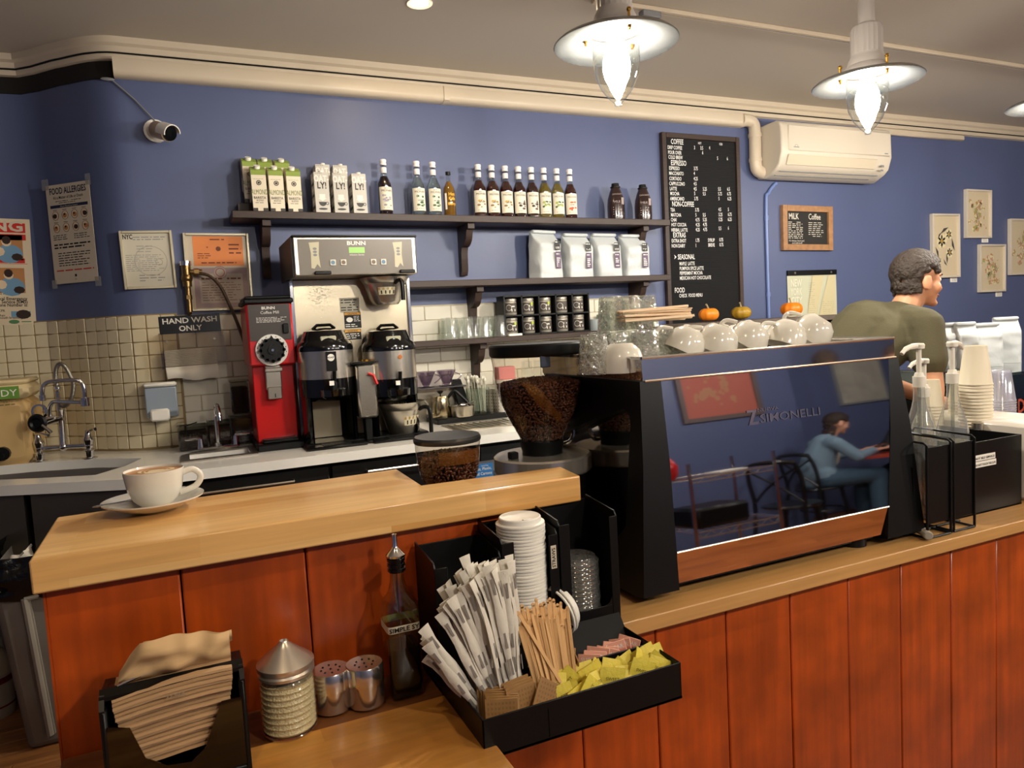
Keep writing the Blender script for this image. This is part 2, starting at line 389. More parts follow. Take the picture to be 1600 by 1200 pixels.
# ---------------------------------------------------------------- back counter with sinks
def slab(outer, holes, z0, z1, mats=None, name='worktop', parent=None, **kw):
    bm = bmesh.new(); edges = []
    for loop in [outer]+holes:
        vs = [bm.verts.new((x, y, z1)) for x, y in loop]
        edges += [bm.edges.new((vs[i], vs[(i+1) % len(vs)])) for i in range(len(vs))]
    r = bmesh.ops.triangle_fill(bm, use_beauty=True, use_dissolve=False, edges=edges)
    faces = [f for f in r['geom'] if isinstance(f, bmesh.types.BMFace)]
    ex = bmesh.ops.extrude_face_region(bm, geom=faces)
    for v in [v for v in ex['geom'] if isinstance(v, bmesh.types.BMVert)]: v.co.z = z0
    bmesh.ops.recalc_face_normals(bm, faces=bm.faces)
    g = G(); bm.verts.index_update(); g.add([v.co.copy() for v in bm.verts], [tuple(v.index for v in f.verts) for f in bm.faces]); bm.free()
    return ob(name, g, mats, parent, flat=False, ang=30, **kw)
P2 = lambda px, py, z: tuple(onZ(px, py, z))[:2]
e0, e1 = P2(0, 759, .9), P2(196, 749, .9)
ex0 = (e0[0]+(e0[0]-e1[0])*1.2, e0[1]+(e0[1]-e1[1])*1.2)
back = [(x, y-.004) for x, y in offs(FULL, .008)]
outer = [(2.62, -.76), (.1, -.765), (-.12, -.76), e1, e0, ex0, (-1.7, .34)]+[(-.71, .34), (-.6, .333), (-.51, .27), (-.41, .16), (-.3, .058), (-.245, .02), (-.15, -.012), (2.62, -.012)]
sinkhole = [P2(222, 716, .9), P2(196, 728, .9), P2(149, 742, .9), P2(60, 747, .9), P2(0, 749.5, .9), P2(-120, 758, .9), P2(-120, 739, .9), P2(0, 728, .9), P2(56, 723, .9), P2(149, 717, .9)]
hs = [(-.01, -.50), (.235, -.50), (.235, -.33), (-.01, -.33)]
wt = slab(outer, [sinkhole, hs], .86, .90, M_quartz, 'quartz_worktop', label='white quartz worktop along the tiled wall holding sinks and brewers', cat='worktop')
g = G()
cx = sum(p[0] for p in sinkhole)/10; cy = sum(p[1] for p in sinkhole)/10
def bowl(g, loop, z1, z0, shrink=.9, t=.0):
    n = len(loop); cx = sum(p[0] for p in loop)/n; cy = sum(p[1] for p in loop)/n
    rows = []
    for s, z in ((1.03, z1), (1.03, z1-.004), (.99, z1-.05), (shrink, z0+.02), (shrink-.08, z0), (.001, z0-.004)):
        rows += [(cx+(x-cx)*s, cy+(y-cy)*s, z) for x, y in loop]
    fs = [(k*n+i, k*n+(i+1) % n, (k+1)*n+(i+1) % n, (k+1)*n+i) for k in range(5) for i in range(n)]
    return g.add(rows, fs)
t = root('sink_basin', 'stainless undermount sink under the bridge faucet at far left', 'sink', (0, 0, 0))
ob('bowl', bowl(g, sinkhole, .862, .66, .93), M_steel, t, ang=50)
c = P2(54, 745, .9); g = G(); g.cyl(.035, .662, .672, 20, c=(c[0]-.12, c[1]+.06, 0)); ob('drain', g, M_black, t)
# outsides of the deep tubs seen under the worktop
ya = lambda x: e1[1]+(e0[1]-e1[1])*(x-e1[0])/(e0[0]-e1[0])+.03
for (a, b), zz in (((-1.15, -.60), .58), ((-.575, -.20), .60)):
    g = G()
    g.add([(a, ya(a), .858), (b, ya(b), .858), (b, ya(b), zz+.03), (a, ya(a), zz+.03), (a+.04, ya(a)+.05, zz), (b-.04, ya(b)+.05, zz), (a, ya(a)+.3, .858), (b, ya(b)+.3, .858), (a+.04, ya(a)+.3, zz), (b-.04, ya(b)+.3, zz)],
          [(0, 1, 2, 3), (3, 2, 5, 4), (0, 3, 4, 8, 6), (1, 7, 9, 5, 2), (6, 8, 9, 7), (4, 5, 9, 8)])
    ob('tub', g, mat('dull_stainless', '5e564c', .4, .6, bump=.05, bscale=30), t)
g = G(); g.bx(-.17, 2.6, -.70, -.05, .08, .858, bev=.004); g.bx(-.14, 2.6, -.66, -.05, 0, .08)
t = root('base_cabinet', 'black cabinet under the white quartz worktop behind the bar', 'cabinet'); ob('carcass', g, M_black, t)
for k in range(4):
    g = G(); g.bx(-.15+k*.69, .53+k*.69, -.716, -.70, .12, .84, bev=.004); d = ob('door', g, mat('black_door', '101011', .4), t)
    g = G(); g.tube([(.0+k*.69, -.716, .80), (.0+k*.69, -.745, .80), (.38+k*.69, -.745, .80), (.38+k*.69, -.716, .80)], .005, 6); ob('handle', g, M_steel, d)
# hand-wash sink
t = root('hand_sink', 'small stainless drop-in sink beside the red coffee mill', 'sink', (0, 0, .9))
rim = [(-.045, -.548), (.265, -.548), (.265, -.27), (.02, -.27), (-.045, -.35)]
slab([(x, y) for x, y in rim], [hs], .0, .006, M_steel, 'rim', t)
g = G(); ob('bowl', bowl(g, hs, .006, -.13, .92), M_steel, t, ang=50)
g = G(); g.cyl(.02, -.131, -.126, 16, c=(.112, -.415, 0)); ob('drain', g, M_black, t)
# ---------------------------------------------------------------- the bar
bar = [(-.215, -2.692), (.652, -2.688), (.664, -2.590), (.381, -2.575), (.385, -2.388), (-.219, -2.412)]
g = G(); g.prism(bar, 1.067, 1.115, 'xy'); t = ob('raised_slab', g, M_butcher, label='thick butcher block bar top with a notch at its right end, under the latte', cat='worktop', ang=30)
md = t.modifiers.new('edge', 'BEVEL'); md.width = .003; md.segments = 2
seams = [-.207, -.031, .153, .30, .456, .645, .822, 1.003, 1.184, 1.363, 1.541, 1.726, 1.908, 2.09, 2.27, 2.45, 2.64, 2.82, 3.0, 3.2, 3.4]
PY = -2.665
t = root('serving_counter', 'orange stained plank front of the bar below the wooden tops', 'bar', (0, PY, 0)); k0 = None
for a, b in zip(seams, seams[1:]):
    top = 1.066 if b < .7 else .786
    g = G(); g.bx(a+.0012, b-.0012, rnd.uniform(0, .0015), .02, .0, top, bev=.0025); ob('plank', g, M_orange, t)
g = G(); g.bx(-.205, .30, .02, .22, 0, 1.066); g.bx(.30, 3.4, .02, .10, 0, .786); g.bx(.30, .645, .02, .06, .786, 1.066); ob('carcass', g, M_blackmat, t)
g = G(); g.bx(-.2075, -.2045, .0, .22, 0, 1.066); ob('end_panel', g, M_orange, t)
g = G(); g.prism([(.64, -2.70), (3.42, -2.70), (3.42, -2.06), (.31, -2.06), (.31, -2.605), (.64, -2.605)], .788, .82, 'xy')
t = ob('low_slab', g, M_edge, label='long worn wooden worktop under the espresso machine and cup racks', cat='worktop', ang=30); md = t.modifiers.new('edge', 'BEVEL'); md.width = .003; md.segments = 2
t = root('low_cabinet', 'dark cabinet carcass behind the plank front under the espresso machine', 'cabinet'); g = G(); g.bx(.31, 3.4, -2.55, -2.10, .0, .786); ob('carcass', g, M_blackmat, t)
# condiment ledge in front of the bar
g = G(); g.bx(-.235, .352, -3.05, -2.782, .785, .82, bev=.002); ob('condiment_ledge', g, M_butcher2, label='honey coloured butcher block ledge under the napkins and sugar shaker', cat='shelf')
g = G(); g.bx(-.205, .35, -2.780, -2.667, .792, .816, bev=.002); ob('ledge_strip', g, wood('worn_board', '7A4A22', '6A3C1A', .2, 2, .5, (5, 60, 60), gvar=.3, blotch=.3), label='worn brown board between ledge and orange planks under the shakers', cat='board')
# ================================================================ WALL-HUNG THINGS
def scribble(g, x0, x1, z0, z1, n, y=-.0005, mi=1, th=.35, dens=.75, ragged=.25):
    "n lines of unreadably small print, as short word-long bars"
    h = (z1-z0)/n
    for i in range(n):
        z = z1-(i+.5)*h; x = x0; xe = x1-rnd.random()*ragged*(x1-x0)
        while x < xe:
            w = rnd.uniform(.8, 3.2)*h; w = min(w, xe-x)
            if rnd.random() < .95: g.quad((x, y, z-h*th/2), (x+w, y, z-h*th/2), (x+w, y, z+h*th/2), (x, y, z+h*th/2), mi)
            x += w+h*(1-dens)*2
def rect(g, x0, x1, z0, z1, y, mi=0): return g.quad((x0, y, z0), (x1, y, z0), (x1, y, z1), (x0, y, z1), mi)
def disc(g, x, z, r, y, mi=0, n=14, rx=1.): return g.add([(x+r*rx*math.cos(2*PI*k/n), y, z+r*math.sin(2*PI*k/n)) for k in range(n)], [tuple(range(n))], mi)
def ring(g, x, z, r, w, y, mi=0, n=20, rx=1.):
    vs = []
    for k in range(n):
        a = 2*PI*k/n; vs += [(x+r*rx*math.cos(a), y, z+r*math.sin(a)), (x+(r-w)*rx*math.cos(a), y, z+(r-w)*math.sin(a))]
    return g.add(vs, [(2*k, 2*((k+1) % n), 2*((k+1) % n)+1, 2*k+1) for k in range(n)], mi)
def frame(g, w, h, t, d, mi=0, z0=0, bev=.002):
    "picture frame rim, centred on x, from z0 up"
    g.bx(-w/2, -w/2+t, -d, 0, z0, z0+h, mi, bev); g.bx(w/2-t, w/2, -d, 0, z0, z0+h, mi, bev)
    g.bx(-w/2+t, w/2-t, -d, 0, z0, z0+t, mi, bev); g.bx(-w/2+t, w/2-t, -d, 0, z0+h-t, z0+h, mi, bev); return g
def onP(px, py, p0, n):
    d = (px-800)/FPX*CR-(py-600)/FPX*CU+_f; n = Vector(n); return CAM+d*((Vector(p0)-CAM).dot(n)/d.dot(n))
# air-conditioning line cover (duct)
t = root('pipe_duct', 'cream plastic pipe duct running under the cornice and down beside the menu board', 'duct', (0, 0, 0))
dp = [(0, 2.624), (-.05, 2.622), (-.066, 2.632), (-.070, 2.65), (-.070, 2.69), (-.064, 2.702), (0, 2.705)]
g = G(); g.prism(dp, -.18, 3.50, 'yz'); ob('trunking', g, M_trim, t, ang=50)
g = G(); g.prism([(a*1.06, 2.6635+(b-2.6635)*1.05) for a, b in dp], 1.395, 1.425, 'yz'); ob('joint_cover', g, M_trim, t)
g = G(); g.tube(smooth_path([(3.47, -.046, 2.665), (3.52, -.046, 2.665), (3.565, -.046, 2.65), (3.585, -.046, 2.60), (3.585, -.046, 2.40), (3.60, -.046, 2.345), (3.65, -.046, 2.325), (3.70, -.046, 2.325)], 6), .040, 12); ob('down_pipe', g, M_trim, t)
for z, x in ((2.57, 3.585), (2.41, 3.585)):
    g = G(); g.cyl(.044, z-.012, z+.012, 16, c=(x, -.046, 0)); ob('joint_cover', g, M_trim, t)
g = G(); g.cyl(.02, 0, .03, 12, c=(3.70, -.046, 2.325), R=RY(PI/2)); ob('grommet', g, M_black, t)
# painted conduit
g = G(); a = [(3.80, -.012, 2.27), (3.78, -.012, 2.26), (3.725, -.012, 2.20), (3.70, -.012, 2.10), (3.70, -.012, 1.3), (3.70, -.012, .2)]; g.tube(smooth_path(a, 5), .011, 8)
for z in (2.02, 1.5): g.cyl(.015, z, z+.03, 10, c=(3.70, -.012, 0))
ob('conduit', g, mat('blue_conduit', '6C80B4', .4), label='thin blue painted conduit dropping from the air conditioner', cat='conduit')
# air conditioner
t = root('air_conditioner', 'cream wall-mounted split air conditioner under the ceiling', 'air conditioner', (4.15, 0, 2.30))
pr = [(0, .33), (-.18, .335), (-.215, .32), (-.228, .29), (-.232, .13), (-.205, .05), (-.17, .02), (-.09, -.02), (0, -.01)]
M_ac = mat('cream_ac_plastic', 'CCC1B0', .35)
g = G(); g.prism(pr, -.515, .515, 'yz'); o = ob('casing', g, M_ac, t, ang=45); md = o.modifiers.new('b', 'BEVEL'); md.width = .012; md.segments = 3; md.limit_method = 'ANGLE'; md.angle_limit = math.radians(60)
g = G(); g.bx(-.46, .49, -.238, -.225, .135, .30, bev=.006); o = ob('front_panel', g, M_ac, t)
g = G(); g.bx(-.004, .004, -.2385, -.238, 0, .001); 
g = G(); R = RX(-.35); g.bx(-.46, .36, -.226, -.219, .045, .115, bev=.003, R=RX(.45)); ob('louvre', g, mat('cream_louvre', 'CDBFA8', .4), t)
g = G(); g.bx(-.48, .44, -.17, -.168, .012, .018); g.bx(-.48, .40, -.13, -.12, -.006, -.001); ob('vent_slot', g, M_grey, t)
g = G(); rect(g, -.42, -.37, .155, .16, -.2386); ring(g, -.395, .165, .01, .002, -.2386, n=10, rx=1.5); rect(g, .43, .465, .15, .157, -.2386); rect(g, .40, .43, .06, .075, -.232); rect(g, .40, .43, .035, .045, -.226); ob('badge', g, M_grey, t, flat=True)
# security camera
c = onY(247, 205, -.03)
t = root('security_camera', 'white bullet security camera on the blue wall near the ceiling corner', 'camera', (c.x-.01, 0, c.z+.005))
g = G(); g.cyl(.052, 0, .018, 20, R=RX(PI/2)); g.cyl(.022, .018, .05, 14, R=RX(PI/2)); ob('mount', g, M_white, t)
d = Vector((.062, -.088, -.04)).normalized(); Rq = d.to_track_quat('Z', 'Y').to_matrix()
g = G(); g.lathe([(0, 0), (.034, 0), (.038, .006), (.038, .10), (.034, .104), (.034, .09), (0, .09)], 20, c=(0, -.045, 0), R=Rq); ob('housing', g, mat('beige_camera', 'C8AE8C', .35), t)
g = G(); g.lathe([(.037, .06), (.041, .06), (.041, .128), (.037, .128)], 20, c=(0, -.045, .002), R=Rq, arc=(PI*.05, PI*1.1)); ob('sun_hood', g, M_white, t)
g = G(); g.lathe([(0, .105), (.033, .105), (.033, .112), (.014, .112), (.013, .108), (0, .108)], 20, c=(0, -.045, 0), R=Rq); ob('lens', g, M_bgloss, t)
a = onY(176, 126, -.01); g = G(); g.tube([(c.x-.01, -.02, c.z+.05), ((c.x+a.x)/2, -.012, (c.z+a.z)/2+.03), (a.x, -.01, a.z)], .004, 6); g.sph((a.x-.02, -.008, a.z+.006), (.03, .006, .008), 8)
ob('camera_cable', g, M_grey, label='thin grey cable running up from the security camera', cat='cable')
# posters on the angled and far walls
W = Vector((-.25, .035, 0)); N1 = Vector((-.669, -.743, 0)).normalized(); W1 = Vector((-.42, .165, 0))
M_pap2 = mat('aged_paper', 'C9BDA8', .7); M_navy = mat('navy_ink', '14203c', .7); M_redink = mat('red_ink', 'C02A20', .7); M_tan = mat('tan_print', 'B07A48', .7); M_dbrown = mat('dark_print', '2e1c14', .7); M_skin_print = mat('pale_print', 'D8C0A0', .7); M_bluep = mat('blue_print', '6C94B0', .7)
tl, tr, br = [onP(*p, W1, N1) for p in ((72, 290), (141, 283), (155, 437))]
bl = onP(89, 446, W1, N1); w = ((tr-tl).length+(br-bl).length)/2; h = ((tl-bl).length+(tr-br).length)/2
cen = (tl+tr+br+bl)/4; tilt = 0
t = root('allergy_poster', 'narrow food allergies poster taped to the angled blue wall', 'poster', tuple(cen+N1*.006), math.atan2(N1.x, -N1.y)); S = h
g = G(); g.bx(-w/2, w/2, 0, .0012, -h/2, h/2); sh = ob('sheet', g, M_pap2, t)
g = G(); g.text('FOOD ALLERGIES', 0, h*.405, h*.085, -.0006, 0, maxw=w*.84, bold=.02, align='c'); g.v = [p if 0 else p for p in g.v]
vs, fs, tw = text_mesh('FOOD ALLERGIES', .02); g = G(); g.text('FOOD ALLERGIES', -w*.42, h*.405, h*.09, -.0006, 0, maxw=w*.84, bold=.02)
rect(g, -w*.43, w*.43, h*.265, h*.295, -.0006, 0); g.text('Must Read to Learn', -w*.2, h*.272, h*.02, -.0009, 1, maxw=w*.4); ob('lettering', g, [M_navy, M_pap2], t, flat=True)
g = G(); g.text("It's a Matter of Life or Death", -w*.34, h*.355, h*.04, -.0006, 0, maxw=w*.68, bold=.01); scribble(g, -w*.3, w*.3, h*.305, h*.34, 2, -.0006, 0)
scribble(g, -w*.43, -w*.02, -h*.06, h*.0, 3, -.0006, 0); scribble(g, w*.05, w*.4, -h*.06, h*.0, 3, -.0006, 0)
scribble(g, -w*.43, w*.43, -h*.15, -h*.09, 2, -.0006, 0, th=.5); scribble(g, -w*.36, w*.4, -h*.33, -h*.18, 6, -.0006, 0); g.text('OF', -w*.03, -h*.47, h*.02, -.0006, 0); disc(g, 0, -h*.425, h*.014, -.0006, 0)
scribble(g, -w*.43, w*.43, -h*.385, -h*.35, 1, -.0006, 1, ragged=0); ob('small_print', g, [M_ink, M_redink], t, flat=True)
g = G()
for r in range(2):
    for c_ in range(4):
        x = -w*.33+c_*w*.22; z = h*(.19-.125*r); disc(g, x, z, h*.046, -.0006, 0, rx=.95); disc(g, x, z, h*.042, -.0008, 3, rx=.9); disc(g, x+w*.01*(c_-1.5), z-h*.004, h*.024, -.001, 1 if (r+c_) % 3 else 2, 9, rx=1.2); disc(g, x-w*.01, z+h*.008, h*.012, -.0012, 2, 7)
        rect(g, x-w*.05, x+w*.05, z+h*.053, z+h*.058, -.0006, 2)
ob('picture', g, [M_dbrown, M_tan, M_dbrown, M_skin_print], t, flat=True)
g = G(); g.bx(-w/2-.02, -w/2+.02, -.001, .0, h/2-.02, h/2+.03); g.bx(w/2-.02, w/2+.01, -.001, 0, h/2-.02, h/2+.03); g.bx(-w/2-.02, -w/2+.01, -.001, 0, -h/2-.02, -h/2+.02); g.bx(w/2-.02, w/2+.015, -.001, 0, -h/2-.025, -h/2+.02)
ob('tape', g, thin_glass('tape', 'f0eee8', .3, haze=.12), t)
# choking poster
tl, tr, br = onY(0, 339, .35), onY(42, 340, .35), onY(54, 504, .35); h = tl.z-br.z; x1 = (tr.x+br.x)/2; w = .62
t = root('choking_poster', 'red and cream first-aid poster cut by the left edge above the tiles', 'poster', (x1-w/2, .347, br.z), 0, rot=(0, .035, 0))
g = G(); g.bx(-w/2, w/2, 0, .0015, 0, h); ob('sheet', g, mat('cream_poster', 'D4C2A4', .6), t)
g = G(); rect(g, -w/2+.02, w/2-.02, h*.87, h*.96, -.0006, 0); rect(g, -w/2+.02, w/2-.02, h*.80, h*.855, -.0006, 0); rect(g, w/2-.18, w/2-.03, h*.585, h*.63, -.0006, 0); rect(g, -w/2+.02, w/2-.02, h*.576, h*.58, -.0006, 0)
g.text('CHOKING', w/2-.03-.40, h*.885, .068, -.001, 1, maxw=.40, bold=.03); ob('lettering', g, [M_redink, M_pap2], t, flat=True)
g = G()
for r in range(2):
    for c_ in range(4):
        x = w/2-.1-c_*.15; z = h*(.73-.34*r+.03*r); rect(g, x-.065, x+.065, z-.06, z+.06, -.0006, 0); disc(g, x+.01, z-.03, .045, -.0008, 1, 12, 1.2); disc(g, x, z+.025, .02, -.001, 2, 10); disc(g, x, z+.035, .02, -.0011, 3, 10, .9); disc(g, x-.03, z-.02, .022, -.0012, 2, 8); disc(g, x+.04, z-.045, .018, -.0013, 3, 8, 1.3)
disc(g, w/2-.19, h*.45, .016, -.0014, 4); ob('picture', g, [M_tan, M_bluep, M_skin_print, M_dbrown, M_redink], t, flat=True)
g = G()
for r in range(2):
    for c_ in range(4): scribble(g, w/2-.165-c_*.15, w/2-.04-c_*.15, h*(.645-.34*r-.02), h*(.665-.30*r-.005) if 0 else h*(.655-.32*r), 3, -.0006, 0)
for k, s in enumerate(('Our Local Emergency', 'Medical Service (EMS)', 'Telephone Number is:')): g.text(s, w/2-.20, h*(.235-.03*k), .022, -.0006, 0, maxw=.17, bold=.02)
for k, s in enumerate(('Gently, use CPR', 'gloves and', 'use gloves when', 'performing mouth breathing')): g.text(s, w/2-.22, h*(.125-.022*k), .016, -.0006, 0, bold=.01, wx=.9)
ob('small_print', g, M_ink, t, flat=True)
g = G(); rect(g, w/2-.10, w/2-.02, h*.075, h*.13, -.0006, 0); disc(g, w/2-.05, h*.10, .022, -.001, 1, 12, 1.4); ob('picture', g, [M_bluep, M_dbrown], t, flat=True)
g = G(); disc(g, w/2-.09, h*.03, .010, -.0006, 0, 12, 2.2); rect(g, w/2-.06, w/2-.02, h*.026, h*.034, -.0006, 0); ob('logo', g, mat('logo_green', '4c7c4c', .6), t, flat=True)
# framed permit and certificates
def wallframe(name, lab, cat, p_tl, p_tr, p_br, p_bl, fm, sheet_m, d=.02, t_=.012, y=0.):
    q = [onY(*p, y-d) for p in (p_tl, p_tr, p_br, p_bl)]; cx = sum(p.x for p in q)/4; cz = sum(p.z for p in q)/4
    w = ((q[1]-q[0]).length+(q[2]-q[3]).length)/2; h = ((q[0]-q[3]).length+(q[1]-q[2]).length)/2
    a = (math.atan2(q[1].z-q[0].z, q[1].x-q[0].x)+math.atan2(q[2].z-q[3].z, q[2].x-q[3].x)+math.atan2(-(q[0].x-q[3].x), q[0].z-q[3].z)+math.atan2(-(q[1].x-q[2].x), q[1].z-q[2].z))/4
    t = root(name, lab, cat, (cx, y, cz), rot=(0, -a, 0)); g = frame(G(), w, h, t_, d, 0, -h/2); ob('frame', g, fm, t)
    g = G(); g.bx(-w/2+.004, w/2-.004, -d*.45, -.001, -h/2+.004, h/2-.004); ob('sheet', g, sheet_m, t)
    return t, w, h, -d*.45-.0006
M_alu = mat('pale_aluminium', 'BDB49C', .35, .6); M_glare = thin_glass('picture_glass', 'ffffff', .01)
t, w, h, yy = wallframe('permit_frame', 'framed white city permit with small print left of the orange one', 'picture frame', (184, 360), (268, 360), (277, 449), (195, 453), M_alu, mat('permit_paper', 'BDB6A4', .7))
g = G(); g.text('NYC', -w*.44, h*.36, .03, yy, 0, bold=.03, maxw=.042); ob('lettering', g, M_ink, t, flat=True)
g = G(); scribble(g, -w*.25, w*.38, h*.33, h*.41, 2, yy, 0); scribble(g, -w*.2, w*.1, h*.12, h*.26, 3, yy, 0, th=.2); scribble(g, -w*.42, w*.3, -h*.2, h*.1, 9, yy, 0, th=.25); scribble(g, -w*.2, w*.3, -h*.38, -h*.24, 3, yy, 0, th=.3)
ob('small_print', g, M_grey, t, flat=True)
g = G(); ring(g, w*.05, -h*.02, h*.26, .003, yy-.0002, 0); ring(g, w*.2, -h*.04, h*.06, .003, yy-.0002, 0, 12); ob('seal', g, mat('faint_print', '9c968a', .8), t, flat=True)
t, w, h, yy = wallframe('certificate_frame', 'frame with an orange certificate above a purple-bordered one behind the brass valve', 'picture frame', (283, 363), (388, 365), (397, 484), (296, 486), M_alu, mat('mount_paper', 'BDB09C', .7))
g = G(); rect(g, -w*.36, w*.40, h*.08, h*.46, yy); ob('orange_certificate', g, mat('orange_paper', 'D8824A', .7), t, flat=True, label='orange certificate')
g = G(); rect(g, -w*.38, w*.44, -h*.46, h*.055, yy); rect(g, -w*.30, w*.36, -h*.40, -h*.02, yy-.0003, 1); disc(g, w*.02, -h*.005, .032, yy-.0006, 0, 20); disc(g, w*.02, -h*.005, .027, yy-.0009, 1, 20); ring(g, w*.02, -h*.005, .022, .004, yy-.001, 2, 14)
ob('purple_certificate', g, [mat('lilac_guilloche', '9C8684', .7, var=.2, vscale=200), mat('pale_lilac', 'AEA094', .7), mat('red_seal', 'a05848', .7)], t, flat=True, label='lilac bordered certificate')
g = G(); scribble(g, -w*.1, w*.2, h*.40, h*.44, 1, yy-.001, 0); scribble(g, -w*.3, -w*.1, h*.30, h*.34, 1, yy-.001, 0); scribble(g, w*.18, w*.38, h*.22, h*.38, 3, yy-.001, 0); scribble(g, -w*.3, -w*.1, h*.17, h*.25, 3, yy-.001, 0); disc(g, w*.02, h*.30, .012, yy-.001, 0, 7); scribble(g, -w*.25, w*.35, h*.1, h*.14, 1, yy-.001, 0)
scribble(g, -w*.27, w*.33, -h*.1, -h*.07, 1, yy-.001, 0, th=.7, ragged=0); scribble(g, -w*.27, w*.33, -h*.38, -h*.12, 8, yy-.001, 0, th=.2); ob('small_print', g, mat('brown_ink', '6e3a26', .7), t, flat=True)
# HAND WASH ONLY
q = onY(297, 506, -.006); t = root('hand_wash_sign', 'black HAND WASH ONLY sign above the paper towels', 'sign', (q.x, -.0065, q.z), rot=(0, -.02, 0))
g = G(); g.bx(-.136, .136, -.003, 0, -.042, .042, bev=.003); ob('plate', g, mat('sign_black', '0a0a0a', .3), t)
g = G(); g.text('HAND WASH', 0, .006, .036, -.0036, 0, align='c', bold=.02, wx=1.12); g.text('ONLY', 0, -.032, .036, -.0036, 0, align='c', bold=.02, wx=1.05)
ob('lettering', g, M_paper, t, flat=True)
# towel dispenser
q0, q1 = onY(249, 521, -.05), onY(354, 567, -.05); w = q1.x-q0.x
t = root('towel_dispenser', 'clear acrylic paper towel dispenser on the tiles under the sign', 'dispenser', ((q0.x+q1.x)/2, -.01, q1.z), rot=(0, -.02, 0)); h = q0.z-q1.z
M_acr = thin_glass('acrylic', 'f8f6f2', .05, boost=1.); g = G(); g.bx(-w/2, w/2, -.002, 0, -.01, h+.0); g.bx(-w/2, -w/2+.003, -.09, 0, -.01, h); g.bx(w/2-.003, w/2, -.09, 0, -.01, h); g.bx(-w/2, w/2, -.093, -.09, h*.0, h); g.bx(-w/2, w/2, -.09, 0, h, h+.003)
ob('case', g, M_acr, t)
g = G()
for x in (-.11, .1): 
    for z in (.12, .06): g.cyl(.006, 0, .004, 10, c=(x, -.002, z), R=RX(PI/2))
ob('screw', g, M_steel, t)
t2 = root('towel_stack', 'white folded paper towels drooping out of the clear dispenser', 'paper towels', ((q0.x+q1.x)/2, -.05, q1.z), rot=(0, -.02, 0))
for k in range(14):
    z = .002+k*.0055; g = G(); g.bx(-w*.45+rnd.uniform(-.002, .002), w*.36+rnd.uniform(-.003, .003), -.035, .035, z, z+.0048, bev=.002); ob('towel', g, mat('towel_paper', 'D8D2C4', .9), t2)
g = G(); g.sheet(lambda u, v: (-w*.45+u*w*.80+v*.004, -.036-.012*math.sin(v*3)-.004*math.sin(u*6), .0-v*(.055+.02*u)+.006*math.sin(u*9)*v), 14, 6); g.sheet(lambda u, v: (-w*.45+u*w*.80, -.036+v*.06, .0-(1-v)*.0-.002), 8, 2)
ob('hanging_towel', g, mat('towel_paper'), t2)
# soap dispenser
q = onY(250, 598, -.05); t = root('soap_dispenser', 'grey and white wall soap dispenser beside the small sink', 'dispenser', (q.x, -.008, q.z-.165)); w = .068
g = G(); g.prism([(0, 0), (-.055, .0), (-.085, .03), (-.088, .145), (0, .15)], -w, w, 'yz'); o = ob('body', g, mat('grey_soap_body', '8C97A4', .3), t); md = o.modifiers.new('b', 'BEVEL'); md.width = .006; md.segments = 2
g = G(); g.bx(-w-.003, w+.003, -.093, 0, .148, .168, bev=.008); ob('lid', g, M_white, t)
g = G(); g.bx(-.052, .03, -.10, -.05, -.012, .045, bev=.008); ob('push_bar', g, M_white, t)
# brass valve and hose
q = onY(291, 425, -.05); t = root('gas_valve', 'brass valve on the blue wall feeding the dark flexible hose', 'valve', (q.x, -.05, q.z))
g = G(); g.cyl(.021, -.07, .03, 14); g.cyl(.014, -.19, -.07, 12); g.cyl(.017, -.13, -.11, 6); g.cyl(.012, 0, .07, 12, R=RY(PI/2)); g.cyl(.016, .035, .055, 6, R=RY(PI/2)); g.sph((0, 0, -.03), .027, 12); ob('body', g, mat('aged_brass', '8a7048', .32, 1.), t)
g = G(); g.cyl(.026, .03, .05, 16); ob('cap', g, M_chrome, t)
g = G(); g.tube([(0, 0, -.17), (0, .02, -.19), (0, .05, -.19)], .012, 8); ob('elbow', g, mat('aged_brass'), t)
pts = [onY(308, 428, -.05), onY(325, 430, -.055), onY(343, 446, -.06), onY(358, 475, -.065), onY(371, 505, -.07), onY(385, 545, -.08), onY(394, 580, -.1)]
g = G(); g.tube(smooth_path([tuple(p) for p in pts], 5), .008, 8); ob('water_hose', g, mat('braided_hose', '5a4a3c', .35, .6), label='dark flexible hose curving from the brass valve behind the red mill', cat='hose')
